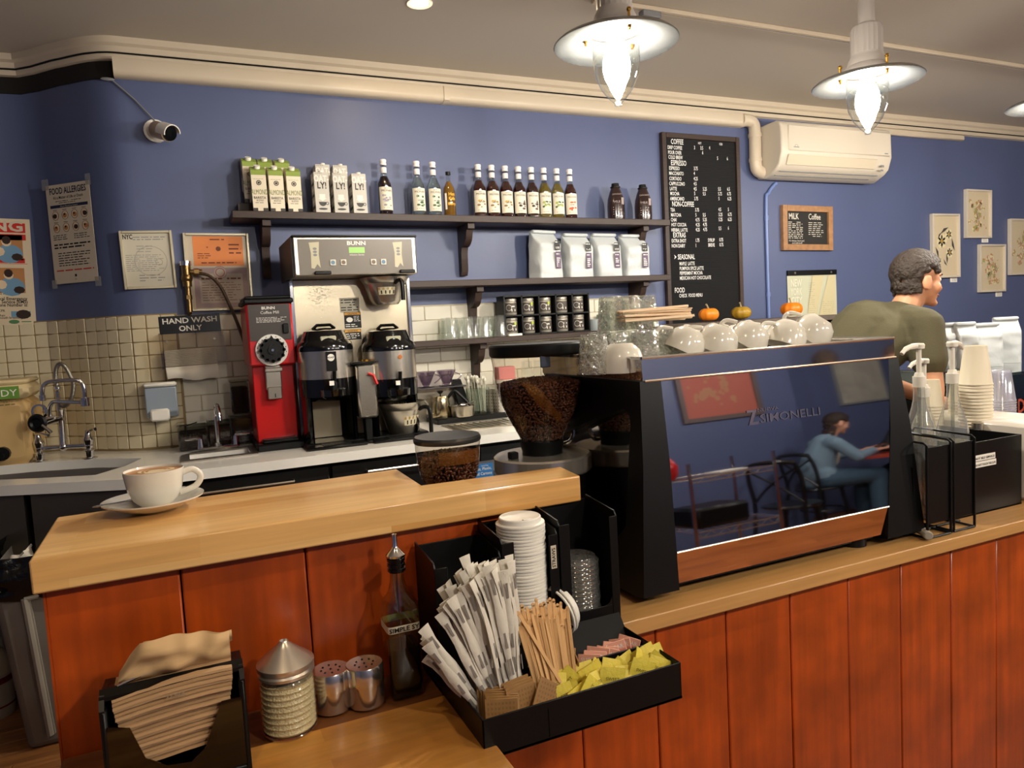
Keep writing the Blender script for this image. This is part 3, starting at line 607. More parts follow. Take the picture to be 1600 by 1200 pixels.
# ------------------------------------------------ menu letter board
a, b, c_, d_ = onY(1033, 207, -.03), onY(1156, 213.5, -.03), onY(1163, 500, -.03), onY(1045, 493, -.03)
x0, x1, z0, z1 = (a.x+d_.x)/2, (b.x+c_.x)/2, 1.30, (a.z+b.z)/2
t = root('menu_board', 'tall black letter board menu with prices between shelves and air conditioner', 'menu board', ((x0+x1)/2, 0, z0)); w, h = x1-x0, z1-z0
g = frame(G(), w, h, .033, .032, 0, 0, .003); ob('frame', g, M_dwood, t)
g = G(); g.bx(-w/2+.02, w/2-.02, -.016, -.001, .02, h-.02)
n = 92
for k in range(n):
    z = .035+k*(h-.07)/n; g.bx(-w/2+.03, w/2-.03, -.0195, -.015, z, z+(h-.07)/n*.72)
ob('felt', g, mat('black_felt', '121214', .95), t)
items = [(170, 158, 'COFFEE', 27), (320, 160, 'HOT', 12), (437, 165, 'ICED', 12), (152, 186, 'DRIP COFFEE', 19), (297, 188, '3', 19), (332, 190, '3.5', 19), (380, 190, '4', 19), (154, 214, 'POUR OVER', 19), (342, 216, '6', 19),
 (156, 240, 'COLD BREW', 19), (424, 247, '5', 19), (478, 248, '6', 19), (170, 275, 'ESPRESSO', 27), (160, 301, 'ESPRESSO', 19), (296, 303, '3.75', 19), (160, 329, 'MACCHIATO', 19), (296, 330, '4', 19), (161, 358, 'CORTADO', 19), (296, 359, '4.25', 19),
 (161, 386, 'CAPPUCCINO', 19), (296, 387, '4.5', 19), (164, 414, 'LATTE', 19), (296, 415, '4.5', 19), (346, 416, '5.25', 19), (430, 416, '5.5', 19), (480, 416, '6.5', 19), (166, 441, 'MOCHA', 19), (298, 441, '5', 19), (346, 442, '5.5', 19), (430, 442, '5.75', 19), (480, 442, '6.75', 19),
 (166, 469, 'AMERICANO', 19), (298, 469, '3.75', 19), (432, 469, '5', 19), (482, 469, '6.25', 19), (176, 502, 'NON-COFFEE', 27), (168, 531, 'TEA', 19), (303, 531, '3.75', 19), (432, 529, '4.5', 19), (484, 529, '5', 19),
 (170, 559, 'MATCHA', 19), (305, 559, '5', 19), (346, 559, '5.5', 19), (433, 557, '5.25', 19), (484, 556, '6.75', 19), (170, 586, 'CHAI', 19), (306, 586, '4.75', 19), (346, 585, '5.25', 19), (433, 584, '5.25', 19), (484, 583, '6.25', 19),
 (172, 613, 'HOT COCOA', 19), (307, 613, '4.25', 19), (347, 612, '4.75', 19), (172, 642, 'HERBAL LATTE', 19), (307, 640, '4.25', 19), (348, 639, '4.75', 19), (433, 633, '5.5', 19), (484, 631, '6', 19), (182, 674, 'EXTRAS', 27),
 (174, 702, 'EXTRA SHOT', 19), (305, 699, '1.75', 19), (374, 698, 'SYRUP', 19), (437, 696, '0.75', 19), (174, 730, 'NON DAIRY', 19), (305, 727, '1', 19), (376, 725, 'BREVE', 19), (438, 723, '0.75', 19), (208, 795, 'SEASONAL', 27),
 (217, 828, 'MAPLE  LATTE', 19), (218, 855, 'PUMPKIN SPICE LATTE', 19), (219, 881, 'PEPPERMINT MOCHA', 19), (219, 908, 'MEXICAN HOT CHOCOLATE', 19), (191, 979, 'FOOD', 27), (216, 1005, 'CHECK  FOOD MENU', 19)]
g = G(); cx = (x0+x1)/2
for zx, zy, s, ht in items:
    p = onY(1000+zx*.2834, 180+zy*.2834, -.02); sz = ht*.2834*.00417/.70; g.text(s, p.x-cx, p.z-z0, sz, -.021, 0, wx=.62 if ht > 20 else .60, bold=.008)
p = onY(1053.5, 405, -.02); g.add([(p.x-cx, -.021, p.z-z0), (p.x-cx+.018, -.021, p.z-z0+.014), (p.x-cx, -.021, p.z-z0+.028), (p.x-cx+.006, -.021, p.z-z0+.014)], [(0, 1, 3), (1, 2, 3)])
ob('lettering', g, mat('white_letters', 'E6E4E0', .5), t, flat=True)
# ------------------------------------------------ chalkboard
t, w, h, yy = wallframe('chalkboard', 'small oak framed chalkboard headed Milk and Coffee', 'chalkboard', (1224, 321), (1302, 321.5), (1302, 390.5), (1224, 391.5), wood('oak_frame', 'A07650', '946A46', .2, 2, .4, (30, 30, 30)), mat('chalk_black', '24211e', .8), .03, .042)
g = G(); g.text('MiLK', -w*.36, h*.20, .058, yy, 0, bold=.015, wx=.75); g.text('Coffee', w*.03, h*.20, .058, yy, 0, bold=.01, wx=.75); scribble(g, -w*.37, -w*.06, -h*.24, h*.15, 10, yy, 0, th=.35, dens=.6); scribble(g, w*.03, w*.36, -h*.2, h*.15, 8, yy, 0, th=.3, dens=.6); g.text("It's always local and", -w*.36, -h*.30, .018, yy, 0); g.text("so is almond!", -w*.30, -h*.35, .018, yy, 0)
ob('lettering', g, mat('chalk', 'CFC9BC', .9), t, flat=True)
# ------------------------------------------------ New York map
q = [onY(*p, -.006) for p in ((1229.5, 423), (1306, 421), (1309, 503), (1231, 560))]; x0, x1, zt, zb = q[0].x, q[1].x, q[0].z, 1.12
t = root('map_poster', 'pale New York City map poster with a black top bar', 'poster', ((x0+x1)/2, -.002, zb)); w, h = x1-x0, zt-zb
g = G(); g.sheet(lambda u, v: (-w/2+u*w, -.003-.004*math.sin(v*3.1)*(u-.5)**2*4, v*h), 6, 6); ob('sheet', g, mat('map_paper', 'BFBFA6', .6), t)
g = G(); g.bx(-w/2, w/2, -.012, -.002, h-.035, h); ob('hanger_bar', g, M_black, t)
g = G(); 
for x in (-w*.36, w*.38): g.cyl(.008, 0, .003, 10, c=(x, -.012, h-.018), R=RX(PI/2))
ob('pin', g, M_steel, t)
g = G()
for k, s in enumerate(('NEW', 'YORK', 'CITY')): g.text(s, -w*.44, h*.80-k*.062, .072, -.0085, 0, maxw=.105, bold=.012)
ob('lettering', g, mat('map_white', 'DFDCC8', .6), t, flat=True)
g = G(); isl = [(.0, .93), (-.04, .75), (-.09, .6), (-.12, .45), (-.13, .2), (.1, .2), (.07, .35), (.13, .55), (.2, .75), (.26, .93)]
g.add([(x*w*.9, -.0078, z*h) for x, z in isl], [tuple(range(len(isl)))], 0); g.add([(x*w, -.0078, z*h) for x, z in [(.17, .2), (.12, .42), (.2, .62), (.28, .8), (.33, .93), (.47, .93), (.47, .2)]], [tuple(range(7))], 0)
scribble(g, -w*.08, w*.06, h*.25, h*.85, 22, -.0082, 1, th=.15); scribble(g, w*.2, w*.45, h*.3, h*.6, 12, -.0082, 1, th=.15); scribble(g, -w*.42, -w*.2, h*.55, h*.58, 1, -.0082, 1, th=.4)
ob('print', g, [mat('map_land', 'C6BA94', .6), mat('map_lines', '9c987c', .6)], t, flat=True)
# ------------------------------------------------ framed flower prints
def flowers(g, w, h, kind, y):
    r2 = random.Random(kind)
    if kind == 1:
        for (x, z, s) in ((-.12, .08, .055), (.14, .18, .04), (.16, -.1, .04), (-.22, -.22, .03)):
            for k in range(6): a = k*PI/3; disc(g, x*w+s*.6*math.cos(a), z*h+s*.6*math.sin(a), s*.5, y, 0, 8)
            disc(g, x*w, z*h, s*.3, y-.0003, 1, 8)
        for (x, z, a, s) in ((-.02, .24, .5, .11), (-.2, .16, .9, .07), (.3, .02, 1.9, .11), (-.3, -.1, -1.2, .10), (.05, -.2, -1.5, .09), (.0, -.26, 2.2, .07)):
            c, s_ = math.cos(a), math.sin(a); g.add([(x*w-c*s*.5, y-.0004, z*h-s_*s*.5), (x*w-s_*s*.18, y-.0004, z*h+c*s*.18), (x*w+c*s*.5, y-.0004, z*h+s_*s*.5), (x*w+s_*s*.05, y-.0004, z*h-c*s*.05)], [(0, 1, 2, 3)], 2)
    else:
        for k in range(46):
            x = r2.gauss(0, .14)*w; z = r2.uniform(-.32, .28)*h; s = r2.uniform(.008, .022)
            for j in range(4): a = j*PI/2+k; disc(g, x+s*.6*math.cos(a), z+s*.6*math.sin(a), s*.5, y-.0001*(k % 5), (0, 1, 3, 4)[r2.randrange(4)], 6)
        for k in range(12):
            x = r2.gauss(0, .1)*w; z = r2.uniform(-.3, .1)*h; a = r2.uniform(1.2, 2); L = r2.uniform(.05, .12); dx, dz = L*math.cos(a), L*math.sin(a); g.add([(x, y-.0008, z), (x+.003, y-.0008, z), (x+dx, y-.0008, z+dz)], [(0, 1, 2)], 4 if k % 3 else 2)
MF = [mat('petal_cream', 'E0D2A8', .7), mat('petal_gold', 'B08C3C', .7), mat('leaf_dark', '3c3a34', .7), mat('petal_pink', 'C88C78', .7), mat('leaf_green', 'A0A060', .7)]
lab = ['cream flowers and dark leaves print in a pale frame beside the barista', 'pink flower bottle print in the topmost pale frame', 'green and yellow flower print in the lowest pale frame', 'pale pink flower print in the frame cut by the right edge']
fr = [((1457.5, 334), (1501, 333.5), (1501, 433), (1459, 434.5)), ((1511.5, 296), (1551, 296), (1550, 371.5), (1510.5, 372)), ((1532.5, 382), (1573, 381), (1572, 455), (1532, 457)), ((1580, 342), (1625, 341.5), (1624, 428), (1579.5, 430))]
cards = [(1491, 433, 43), (1540, 375, 0), (1561.5, 459, 0)]
for k, q in enumerate(fr):
    t, w, h, yy = wallframe('flower_print', lab[k], 'picture frame', *q, mat('pale_frame', 'C9BEAE', .4), mat('print_paper', 'CFBE9E', .6), .03, .016)
    g = G(); flowers(g, w, h, k+1 if k else 1, yy); ob('flowers', g, MF, t, flat=True)
    g = G(); rect(g, -w/2+.012, w/2-.012, -h/2+.012, h/2-.012, yy-.004); ob('glazing', g, M_glare, t, flat=True)
    t['group'] = 'flower prints on the blue wall'
for k, (px, py) in enumerate(((1491, 437), (1540, 375), (1561.5, 459.5))):
    p = onY(px, py, -.004); t = root('title_card', ['white caption card under the cream flower print', 'white caption card under the topmost pink print', 'white caption card under the lowest green print'][k], 'card', (p.x, 0, p.z))
    g = G(); g.bx(-.046, .036, -.004, 0, -.02, .02, bev=.001); ob('card', g, M_paper, t); g = G(); scribble(g, -.03, .028, -.014, .014, 3, -.0045, 0, th=.3); ob('small_print', g, M_grey, t, flat=True)
# ================================================================ SHELVES AND WHAT STANDS ON THEM
TILT1 = .0075
def szt(x): return 2.004-TILT1*(x-.27)
def shelf(x0, x1, zt, label, depth=.20, th=.036, tilt=0, brackets=(), bh=.27):
    t = root('wall_shelf', label, 'shelf', ((x0+x1)/2, 0, zt), rot=(0, tilt, 0)); L = x1-x0
    g = G(); g.bx(-L/2, L/2, -depth, -.0, -th, 0, bev=.003); ob('board', g, M_dwood, t)
    for bx_ in brackets:
        d = depth*.85; z = -th
        poly = [(0, z), (-d, z), (-d, z-.028), (-d+.025, z-.034)]+[(-.06-(d-.09)*math.cos(a)*1., z-.035-(bh-.12)*math.sin(a)*.55) for a in [k*PI/2/7 for k in range(1, 8)]]+[(-.05, z-.15), (-.046, z-bh+.03), (-.03, z-bh), (0, z-bh)]
        g = G(); g.prism(poly, bx_-(x0+x1)/2-.019, bx_-(x0+x1)/2+.019, 'yz'); ob('bracket', g, M_dwood, t, ang=30)
    return t
shelf(.262, 2.755, szt(1.51), 'long dark top shelf carrying milk cartons and syrup bottles', .20, .036, TILT1, (.417, 1.468, 2.60))
shelf(.95, 2.74, 1.655, 'dark middle shelf carrying the white coffee bags', .20, .034, 0, (1.50, 2.585), .26)
shelf(.95, 2.27, 1.340, 'dark lower shelf carrying glasses and the black spice rack', .20, .03, 0, (1.50,), .26)
# almond cartons ------------------------------------------------------------
M_alm = mat('carton_cream', 'D6CBB4', .45); M_oat = mat('carton_grey', 'B7B3AA', .45); M_dk = mat('carton_dark', '2c2824', .5)
def gable(label, grp):
    t = root('almond_carton', label, 'carton', group=grp); w, d, h = .034, .035, .195
    g = G(); g.bx(-w, w, -d, d, 0, h, bev=.001); g.add([(-w, -d, h), (w, -d, h), (w, d, h), (-w, d, h), (-w, d*.15, h+.024), (w, d*.15, h+.024), (w, d, h+.023), (-w, d, h+.023)], [(0, 1, 5, 4), (4, 5, 6, 7), (3, 2, 6, 7), (0, 4, 7, 3), (1, 5, 6, 2)]); ob('carton', g, M_alm, t)
    g = G(); g.add([(-w, -d-.0006, h-.022), (w, -d-.0006, h-.022), (w, -d-.0006, h), (-w, -d-.0006, h), (-w, d*.12, h+.0236), (w, d*.12, h+.0236)], [(0, 1, 2, 3), (3, 2, 5, 4)]); ob('green_band', g, M_green, t, flat=True)
    g = G(); g.cyl(.0145, 0, .022, 14, c=(-.002, -.008, h+.006), R=RX(.5)); ob('cap', g, M_white, t)
    g = G(); g.text('ALMOND', 0, h*.42, .034, -d-.0008, 0, align='c', bold=.0, maxw=None, wx=.52); scribble(g, -.025, .025, h*.78+.0, h*.80+.0, 1, -d-.0008, 0); ob('lettering', g, mat('olive_print', '6d7a3a', .6), t, flat=True)
    g = G(); g.text('BARISTA', 0, h*.31, .017, -d-.0008, 0, align='c', wx=.85, bold=.01); g.text('BLEND', 0, h*.255, .011, -d-.0008, 0, align='c'); scribble(g, -.022, .022, h*.20, h*.235, 1, -d-.0008, 0); ring(g, 0, h*.70, .012, .004, -d-.0008, 0, 12); disc(g, 0, h*.70, .006, -d-.0009, 0, 8)
    rect(g, -w, -.012, 0, .018, -d-.0008, 0); rect(g, .012, w, 0, .018, -d-.0008, 0)
    g.add([(-w-.0006, -d, .04), (-w-.0006, d, .07), (-w-.0006, d, .0), (-w-.0006, -d, 0)], [(0, 1, 2, 3)], 0); g.add([(-w-.0008, -.0+.014*math.cos(a), .14+.02*math.sin(a)) for a in [k*PI/5 for k in range(10)]], [tuple(range(10))], 0)
    ob('print', g, M_dk, t, flat=True); return t
riser = G(); riser.bx(-.13, .13, -.03, .03, 0, .057, bev=.002); ob('shelf_riser', riser, M_dwood, loc=(.43, -.045, szt(.43)), label='low dark board raising the back row of cartons', cat='riser')
gl = ['front almond milk carton at the left end of the top shelf', 'middle almond milk carton of the front row', 'right almond milk carton of the front row', 'raised almond milk carton at the far left back', 'raised almond milk carton in the middle of the back row', 'raised almond milk carton at the right of the back row']
pos = [(407.5, -.135, 0), (434, -.135, 0), (461.5, -.135, 0), (394.5, -.045, .058), (420, -.045, .058), (446, -.045, .058)]
t0 = None
for k, (px, y, dz) in enumerate(pos):
    x = onY(px, 322, y-.035).x
    if t0 is None: t0 = gable(gl[0], 'almond milk cartons on the top shelf'); o = t0
    else: o = dup(t0, label=gl[k])
    o.location = (x, y, szt(x)+dz); o.rotation_euler = (0, 0, (-.02, .03, .02, .03, -.05, .02)[k])
def oat(label, grp):
    t = root('oat_carton', label, 'carton', group=grp); w, d, h = .036, .036, .198
    g = G(); g.bx(-w, w, -d, d, 0, h, bev=.0015); ob('carton', g, M_oat, t)
    g = G(); g.cyl(.012, h, h+.012, 12, c=(.008, -.002, 0)); ob('cap', g, M_white, t)
    g = G(); g.text('OAT-', 0, h*.77, .042, -d-.0008, 0, align='c', bold=.03, maxw=None, wx=.72); g.add([(-.014, -d-.0008, h*.46), (.014, -d-.0008, h*.46), (.014, -d-.0008, h*.36), (.02, -d-.0008, h*.36), (0, -d-.0008, h*.29), (-.02, -d-.0008, h*.36), (-.014, -d-.0008, h*.36)], [(0, 1, 2, 3, 4, 5, 6)], 0); ob('pale_lettering', g, mat('pale_carton_print', 'D8D4CC', .5), t, flat=True)
    g = G(); g.text('LY!', 0, h*.60, .044, -d-.0008, 0, align='c', bold=.03, wx=.78); scribble(g, -.03, .005, h*.955, h*.98, 1, -d-.0008, 0)
    n = 12; g.add([(-.019+.0, -d-.0009, h*.27)]+[(.019*math.cos(PI+PI*k/n), -d-.0009, h*.27+.026*math.sin(PI+PI*k/n)*.8) for k in range(1, n)]+[(.019, -d-.0009, h*.27)], [tuple(range(n+1))], 0); ring(g, .022, h*.235, .008, .003, -d-.0009, 0, 10); disc(g, 0, h*.10, .005, -d-.0009, 0, 12, 4.4)
    ob('dark_print', g, M_dk, t, flat=True)
    g = G()
    for k in range(6): z = h*(.9-.14*k); g.add([(-w-.0007, -d+.004, z), (-w-.0007, d-.01, z-.004), (-w-.0007, d-.01, z-.018), (-w-.0007, -d+.004, z-.014)], [(0, 1, 2, 3)], k % 2)
    ob('side_print', g, [mat('pale_carton_print'), M_dk], t, flat=True); return t
ol = ['left grey oat drink carton of the front row', 'middle grey oat drink carton of the front row', 'right grey oat drink carton of the front row beside the purple syrup', 'raised grey oat drink carton at the back left', 'raised grey oat drink carton at the back right']
t0 = None
for k, (px, y, dz) in enumerate([(504.5, -.14, 0), (534, -.14, 0), (563, -.14, 0), (508, -.05, .058), (535.5, -.05, .058)]):
    x = onY(px, 320, y-.036).x
    if t0 is None: t0 = oat(ol[0], 'oat drink cartons on the top shelf'); o = t0
    else: o = dup(t0, label=ol[k])
    o.location = (x, y, szt(x)+dz); o.rotation_euler = (0, 0, (.02, -.01, .02, .01, -.02)[k])
g = G(); g.bx(-.09, .09, -.03, .03, 0, .057, bev=.002); ob('shelf_riser', g, M_dwood, loc=(.745, -.045, szt(.745)), label='short dark board raising the two back oat cartons', cat='riser')
# syrup bottles ---------------------------------------------------------------
BP = [(0, 0), (.0325, 0), (.0345, .003), (.0345, .02), (.0335, .024), (.0335, .150), (.0345, .156), (.0335, .168), (.026, .185), (.0185, .205), (.0145, .222), (.0135, .262), (.0135, .270)]
def bottle(label, liquid, tag, grp, art='cup'):
    t = root('syrup_bottle', label, 'bottle', group=grp)
    g = G(); g.lathe(BP, 20); ob('glass_body', g, thin_glass('bottle_glass', 'e8eeee', .03, boost=2.2), t)
    lv = [(0, .006)]+[(r-.0018, max(z, .006)) for r, z in BP[2:10]]+[(0, .205)]
    g = G(); g.lathe(lv, 20); ob('syrup', g, liquid, t)
    g = G(); g.lathe([(.0130, .262), (.0158, .264), (.0162, .272), (.0145, .274), (.0145, .277), (.0166, .280), (.0166, .290), (.0145, .293), (0, .293)], 16); ob('cap', g, mat('cap_white', 'E4DEDC', .4), t)
    g = G()
    for k in range(12): 
        a0, a1 = -1.15+2.3*k/12, -1.15+2.3*(k+1)/12; rr = .0350
        g.quad((rr*math.sin(a0), -rr*math.cos(a0), .028), (rr*math.sin(a1), -rr*math.cos(a1), .028), (rr*math.sin(a1), -rr*math.cos(a1), .147), (rr*math.sin(a0), -rr*math.cos(a0), .147))
    ob('label', g, mat('label_paper', 'DAD3C0', .6), t, flat=False)
    g = G(); g.lathe([(.0142, .222), (.0152, .224), (.0152, .25), (.0142, .252)], 16); ob('neck_label', g, mat('neck_label', 'D8D4D4', .6), t)
    g = G(); g.text('MONIN', 0, .122, .016, -.0005, 0, align='c', bold=.0, wx=1.0); scribble(g, -.012, .012, .136, .142, 1, -.0005, 0); g.bend(.0352); ob('lettering', g, M_ink, t, flat=True)
    r2 = random.Random(art); g = G()
    for k in range(9): disc(g, r2.uniform(-.022, .022), r2.uniform(.05, .105) if art != 'fig' else r2.uniform(.05, .075), r2.uniform(.003, .007), -.0006-.0001*k, k % 2, 7, r2.uniform(.8, 2))
    scribble(g, -.012, .02, .078, .086, 1, -.002, 2, th=.5); scribble(g, -.02, .02, .036, .042, 1, -.0005, 2, th=.4)
    g.bend(.0352); ob('label_art', g, tag+[M_grey], t, flat=True); return t
LQ = lambda n, c, tr=.35: mat(n, c, .06, trans=tr, ior=1.2)
q_purple = LQ('purple_syrup', '1c0810', .1); q_clear = LQ('clear_syrup', 'dfe6e0', .95); q_brown = LQ('brown_syrup', '4a1a0c', .45); q_yel = LQ('straw_syrup', 'B89A3C', .75); q_dark = LQ('dark_syrup', '3a140c', .35)
A_leaf = [mat('art_green', '3c5a3c', .6), mat('art_sage', '7c9478', .6)]; A_fig = [mat('art_fig', '8a6c48', .6), mat('art_straw', 'C4A458', .6)]; A_star = [mat('art_brown', '3c2a26', .6), mat('art_brown2', '5c4a42', .6)]; A_van = [A_leaf[0], mat('art_lime', '9aa850', .6)]; A_red = [mat('art_orange', 'D06030', .6), mat('art_red', 'B8543c', .6)]; A_pl = [mat('art_grey', '8c8894', .6), mat('art_grey2', 'a49cac', .6)]
BT = [(603, 'syrup bottle of dark purple syrup beside the oat cartons', q_purple, A_pl, 'a'), (654.5, 'clear syrup bottle with green leaf label, left of two', q_clear, A_leaf, 'b'), (679.5, 'clear syrup bottle with green leaf label, next to the amber honey bottle', q_clear, A_leaf, 'b'),
 (750, 'brown syrup bottle with fig label, first of the row of eight', q_brown, A_fig, 'c'), (771, 'brown syrup bottle with fig label, second of the row of eight', q_brown, A_fig, 'c'), (792, 'brown syrup bottle with fig label, third of the row of eight', q_brown, A_fig, 'c'),
 (812.5, 'dark syrup bottle with brown spice label, fourth of the row of eight', q_dark, A_star, 'd'), (832.5, 'dark syrup bottle with brown spice label, fifth of the row of eight', q_dark, A_star, 'd'), (852, 'straw yellow syrup bottle, left of the yellow pair', q_yel, A_van, 'e'), (872, 'straw yellow syrup bottle, right of the yellow pair', q_yel, A_van, 'e'), (892, 'reddish syrup bottle with orange label at the right end of the row', q_brown, A_red, 'f')]
for px, lab, lq, art, sd in BT:
    x = onY(px, 325, -.11).x; t = bottle(lab, lq, art, 'syrup bottles on the top shelf', sd); t.location = (x, -.11, szt(x)+.0005); t.rotation_euler = (0, 0, -math.atan2(x, 3.74)+.30); t.scale = (1.05, 1.05, .985)
t = root('honey_bottle', 'amber bottle with black cap and yellow lettering on the top shelf', 'bottle'); x = onY(703, 325, -.11).x; t.location = (x, -.11, szt(x)); t.rotation_euler = (0, 0, .1)
hp = [(0, 0), (.031, 0), (.033, .004), (.033, .13), (.030, .155), (.020, .175), (.0125, .19), (.0115, .228)]
g = G(); g.lathe(hp, 20); ob('glass_body', g, thin_glass('bottle_glass'), t); g = G(); g.lathe([(0, .004)]+[(r-.002, z+.001) for r, z in hp[2:7]]+[(0, .19)], 20); ob('sauce', g, LQ('amber_sauce', 'A87424', .5), t)
g = G(); g.cyl(.0135, .225, .242, 16); ob('cap', g, M_black, t)
g = G(); g.text('Hot', 0, .112, .024, -.0005, align='c', bold=.02); g.text('Kala', 0, .090, .022, -.0005, align='c', bold=.02); g.text('Burry', 0, .062, .020, -.0005, align='c', bold=.03); g.bend(.034); ob('lettering', g, mat('yellow_print', 'E8B030', .5), t, flat=True)
g = G(); [g.quad((.0345*math.sin(a), -.0345*math.cos(a), .04), (.0345*math.sin(a+.12), -.0345*math.cos(a+.12), .04), (.0345*math.sin(a+.12), -.0345*math.cos(a+.12), .125), (.0345*math.sin(a), -.0345*math.cos(a), .125)) for a in (-1.2, -1.08, -.96)]; ob('side_label', g, M_paper, t)
# chocolate sauce bottles
def choc(lab):
    t = root('chocolate_bottle', lab, 'bottle', group='chocolate sauce bottles on the top shelf')
    g = G(); g.lathe([(0, 0), (.050, 0), (.056, .005), (.058, .03), (.058, .10), (.054, .14), (.040, .185), (.030, .21), (.028, .218)], 24); ob('bottle', g, mat('choc_sleeve', '2a1c1a', .22, coat=.5, var=.25, vscale=20), t)
    g = G(); g.lathe([(0, .216), (.034, .216), (.034, .222), (.026, .226), (.024, .244), (0, .246)], 20); ob('cap', g, M_black, t)
    g = G(); g.text('CHOCOLATE', 0, .162, .014, -.0005, align='c', wx=.8); g.text('MILK', 0, .11, .022, -.0006, align='c', wx=.9); scribble(g, -.03, .03, .03, .09, 4, -.0005, 0, th=.3); rect(g, .028, .052, .10, .145, -.0006, 0); g.bend(.0585); ob('lettering', g, mat('choc_print', '9c8c88', .5), t, flat=True); return t
for k, px in enumerate((962.5, 1005)):
    x = onY(px, 325, -.11).x; t = choc(['left dark chocolate sauce bottle with sloping shoulders', 'right dark chocolate sauce bottle near the menu board'][k]); t.location = (x, -.11, szt(x)); t.rotation_euler = (0, 0, -math.atan2(x, 3.74)+.2); t.scale = (.9, .9, .9)
# coffee bags -------------------------------------------------------------------
M_bag = mat('white_bag', 'BFC3C4', .42, bump=.6, bscale=11)
def bag(lab, w=.17, h=.255, d=.11, grp=None, seed=0, sticker=True, name='coffee_bag'):
    t = root(name, lab, 'bag', group=grp); r2 = random.Random(seed)
    def f(u, v):
        a = u*2*PI; ca, sa = math.cos(a), math.sin(a); e = .28
        sx = abs(ca)**e*(1 if ca > 0 else -1); sy = abs(sa)**e*(1 if sa > 0 else -1)
        k = 1 if v < .72 else 1-(v-.72)/.28
        dd = d/2*(1+.06*math.sin(v*7+seed)) if v < .72 else d/2*(.10+.90*k)
        z = v*h*(1.0)
        nz = noise.noise(Vector((sx*2.1+seed, sy*2, v*5)))*.010*(1 if v > .02 else 0)
        return (sx*(w/2)*(1-.03*math.sin(v*3.1))+nz*.5, sy*dd+(d*.18*(1-k) if v > .72 else 0)+nz, max(0, z+(nz*.6 if v > .8 else 0)))
    g = G(); g.sheet(lambda u, v: f(u, v), 40, 22); n = len(g.v); k = 23
    g.add([g.v[i*k] for i in range(40)], [tuple(range(40))]); ob('pouch', g, M_bag, t, ang=60, weld=True)
    g = G(); g.bx(-w/2*.98, w/2*.98, -d*.10, d*.30, h-.006, h+.012, bev=.006); ob('folded_top', g, M_bag, t)
    if sticker:
        g = G(); rect(g, w*.10, w*.32, h*.60, h*.80, -d/2-.010); g2 = rect(g, w*.10, w*.32, h*.20, h*.56, -d/2-.012, 1)
        scribble(g, w*.13, w*.29, h*.23, h*.44, 5, -d/2-.0125, 2, th=.5, dens=.5); scribble(g, w*.12, w*.30, h*.49, h*.53, 1, -d/2-.0125, 2, th=.5); scribble(g, w*.12, w*.30, h*.62, h*.67, 2, -d/2-.0105, 2, th=.4); scribble(g, w*.11, w*.30, h*.75, h*.78, 1, -d/2-.0105, 2, th=.6)
        ob('sticker', g, [mat('sticker_black', '1c1c1e', .5), mat('sticker_purple', '5a4560', .5), M_paper], t, flat=True)
    return t
bl_ = ['white coffee bag at the left of the middle shelf, leaning', 'second white coffee bag from the left on the middle shelf', 'third white coffee bag from the left on the middle shelf', 'rightmost white coffee bag on the middle shelf']
for k, (px, h) in enumerate(((851, .262), (900, .245), (944.5, .245), (988.5, .24))):
    x = onY(px, 400, -.11).x; t = bag(bl_[k], .175, h, .12, 'white coffee bags on the middle shelf', k*3+1); t.location = (x, -.115, 1.6552); t.rotation_euler = (0, 0, (.25, .12, .1, .06)[k])
# spice rack with ten jars
a, b = onY(790, 520, -.17), onY(921, 513, -.17); xr0, xr1 = a.x, b.x; w = xr1-xr0; cw = w/5
t = root('spice_rack', 'black two-tier rack of ten square cells on the lower shelf', 'rack', (xr0, -.175, 1.3405)); h = .222; d = .10
g = G()
for k in range(6): g.bx(k*cw-.004, k*cw+.004, 0, d, 0, h)
ob('divider', g, M_black, t); g = G()
for k in range(3): g.bx(0, w, 0, d, k*(h-.008)/2, k*(h-.008)/2+.008)
ob('shelf_board', g, M_black, t); g = G(); g.bx(0, w, d, d+.004, 0, h); ob('back_board', g, M_black, t)
names = ['first', 'second', 'third', 'fourth', 'fifth']
for r in range(2):
    for k in range(5):
        t = root('tea_jar', f'silver topped jar, {names[k]} from left in the {["lower", "upper"][r]} row of the black rack', 'jar', (xr0+(k+.5)*cw, -.175+.045, 1.3405+.0085+r*(h-.008)/2), group='jars in the black rack', rz=-.28)
        g = G(); g.lathe([(0, 0), (.034, 0), (.037, .004), (.037, .07), (.034, .074)], 20); ob('jar', g, mat('jar_silver', 'B8B2A4', .3, .5), t)
        g = G(); g.lathe([(.0355, .074), (.038, .076), (.038, .088), (.035, .091), (0, .091)], 20); ob('lid', g, mat('lid_silver', 'C8C2B4', .25, .8), t)
        g = G()
        for q in range(10): a0, a1 = -1.1+2.2*q/10, -1.1+2.2*(q+1)/10; g.quad(*[(.0376*math.sin(s), -.0376*math.cos(s), z) for s, z in ((a0, .012), (a1, .012), (a1, .066), (a0, .066))])
        ob('label', g, mat('jar_label', '4a433c', .6), t)
        g = G(); ring(g, -.012, .04, .017, .002, -.0008, 0, 14); rect(g, .002, .026, .020, .032, -.0008, 0); scribble(g, .004, .028, .042, .052, 1, -.0008, 0, th=.6)
        if (r, k) in ((1, 1), (1, 2), (0, 0), (0, 1)): disc(g, .022, .058, .009, -.0012, 1, 10)
        g.bend(.0378); ob('print', g, [M_paper, mat('lime_dot', 'A8B830', .6)], t, flat=True)
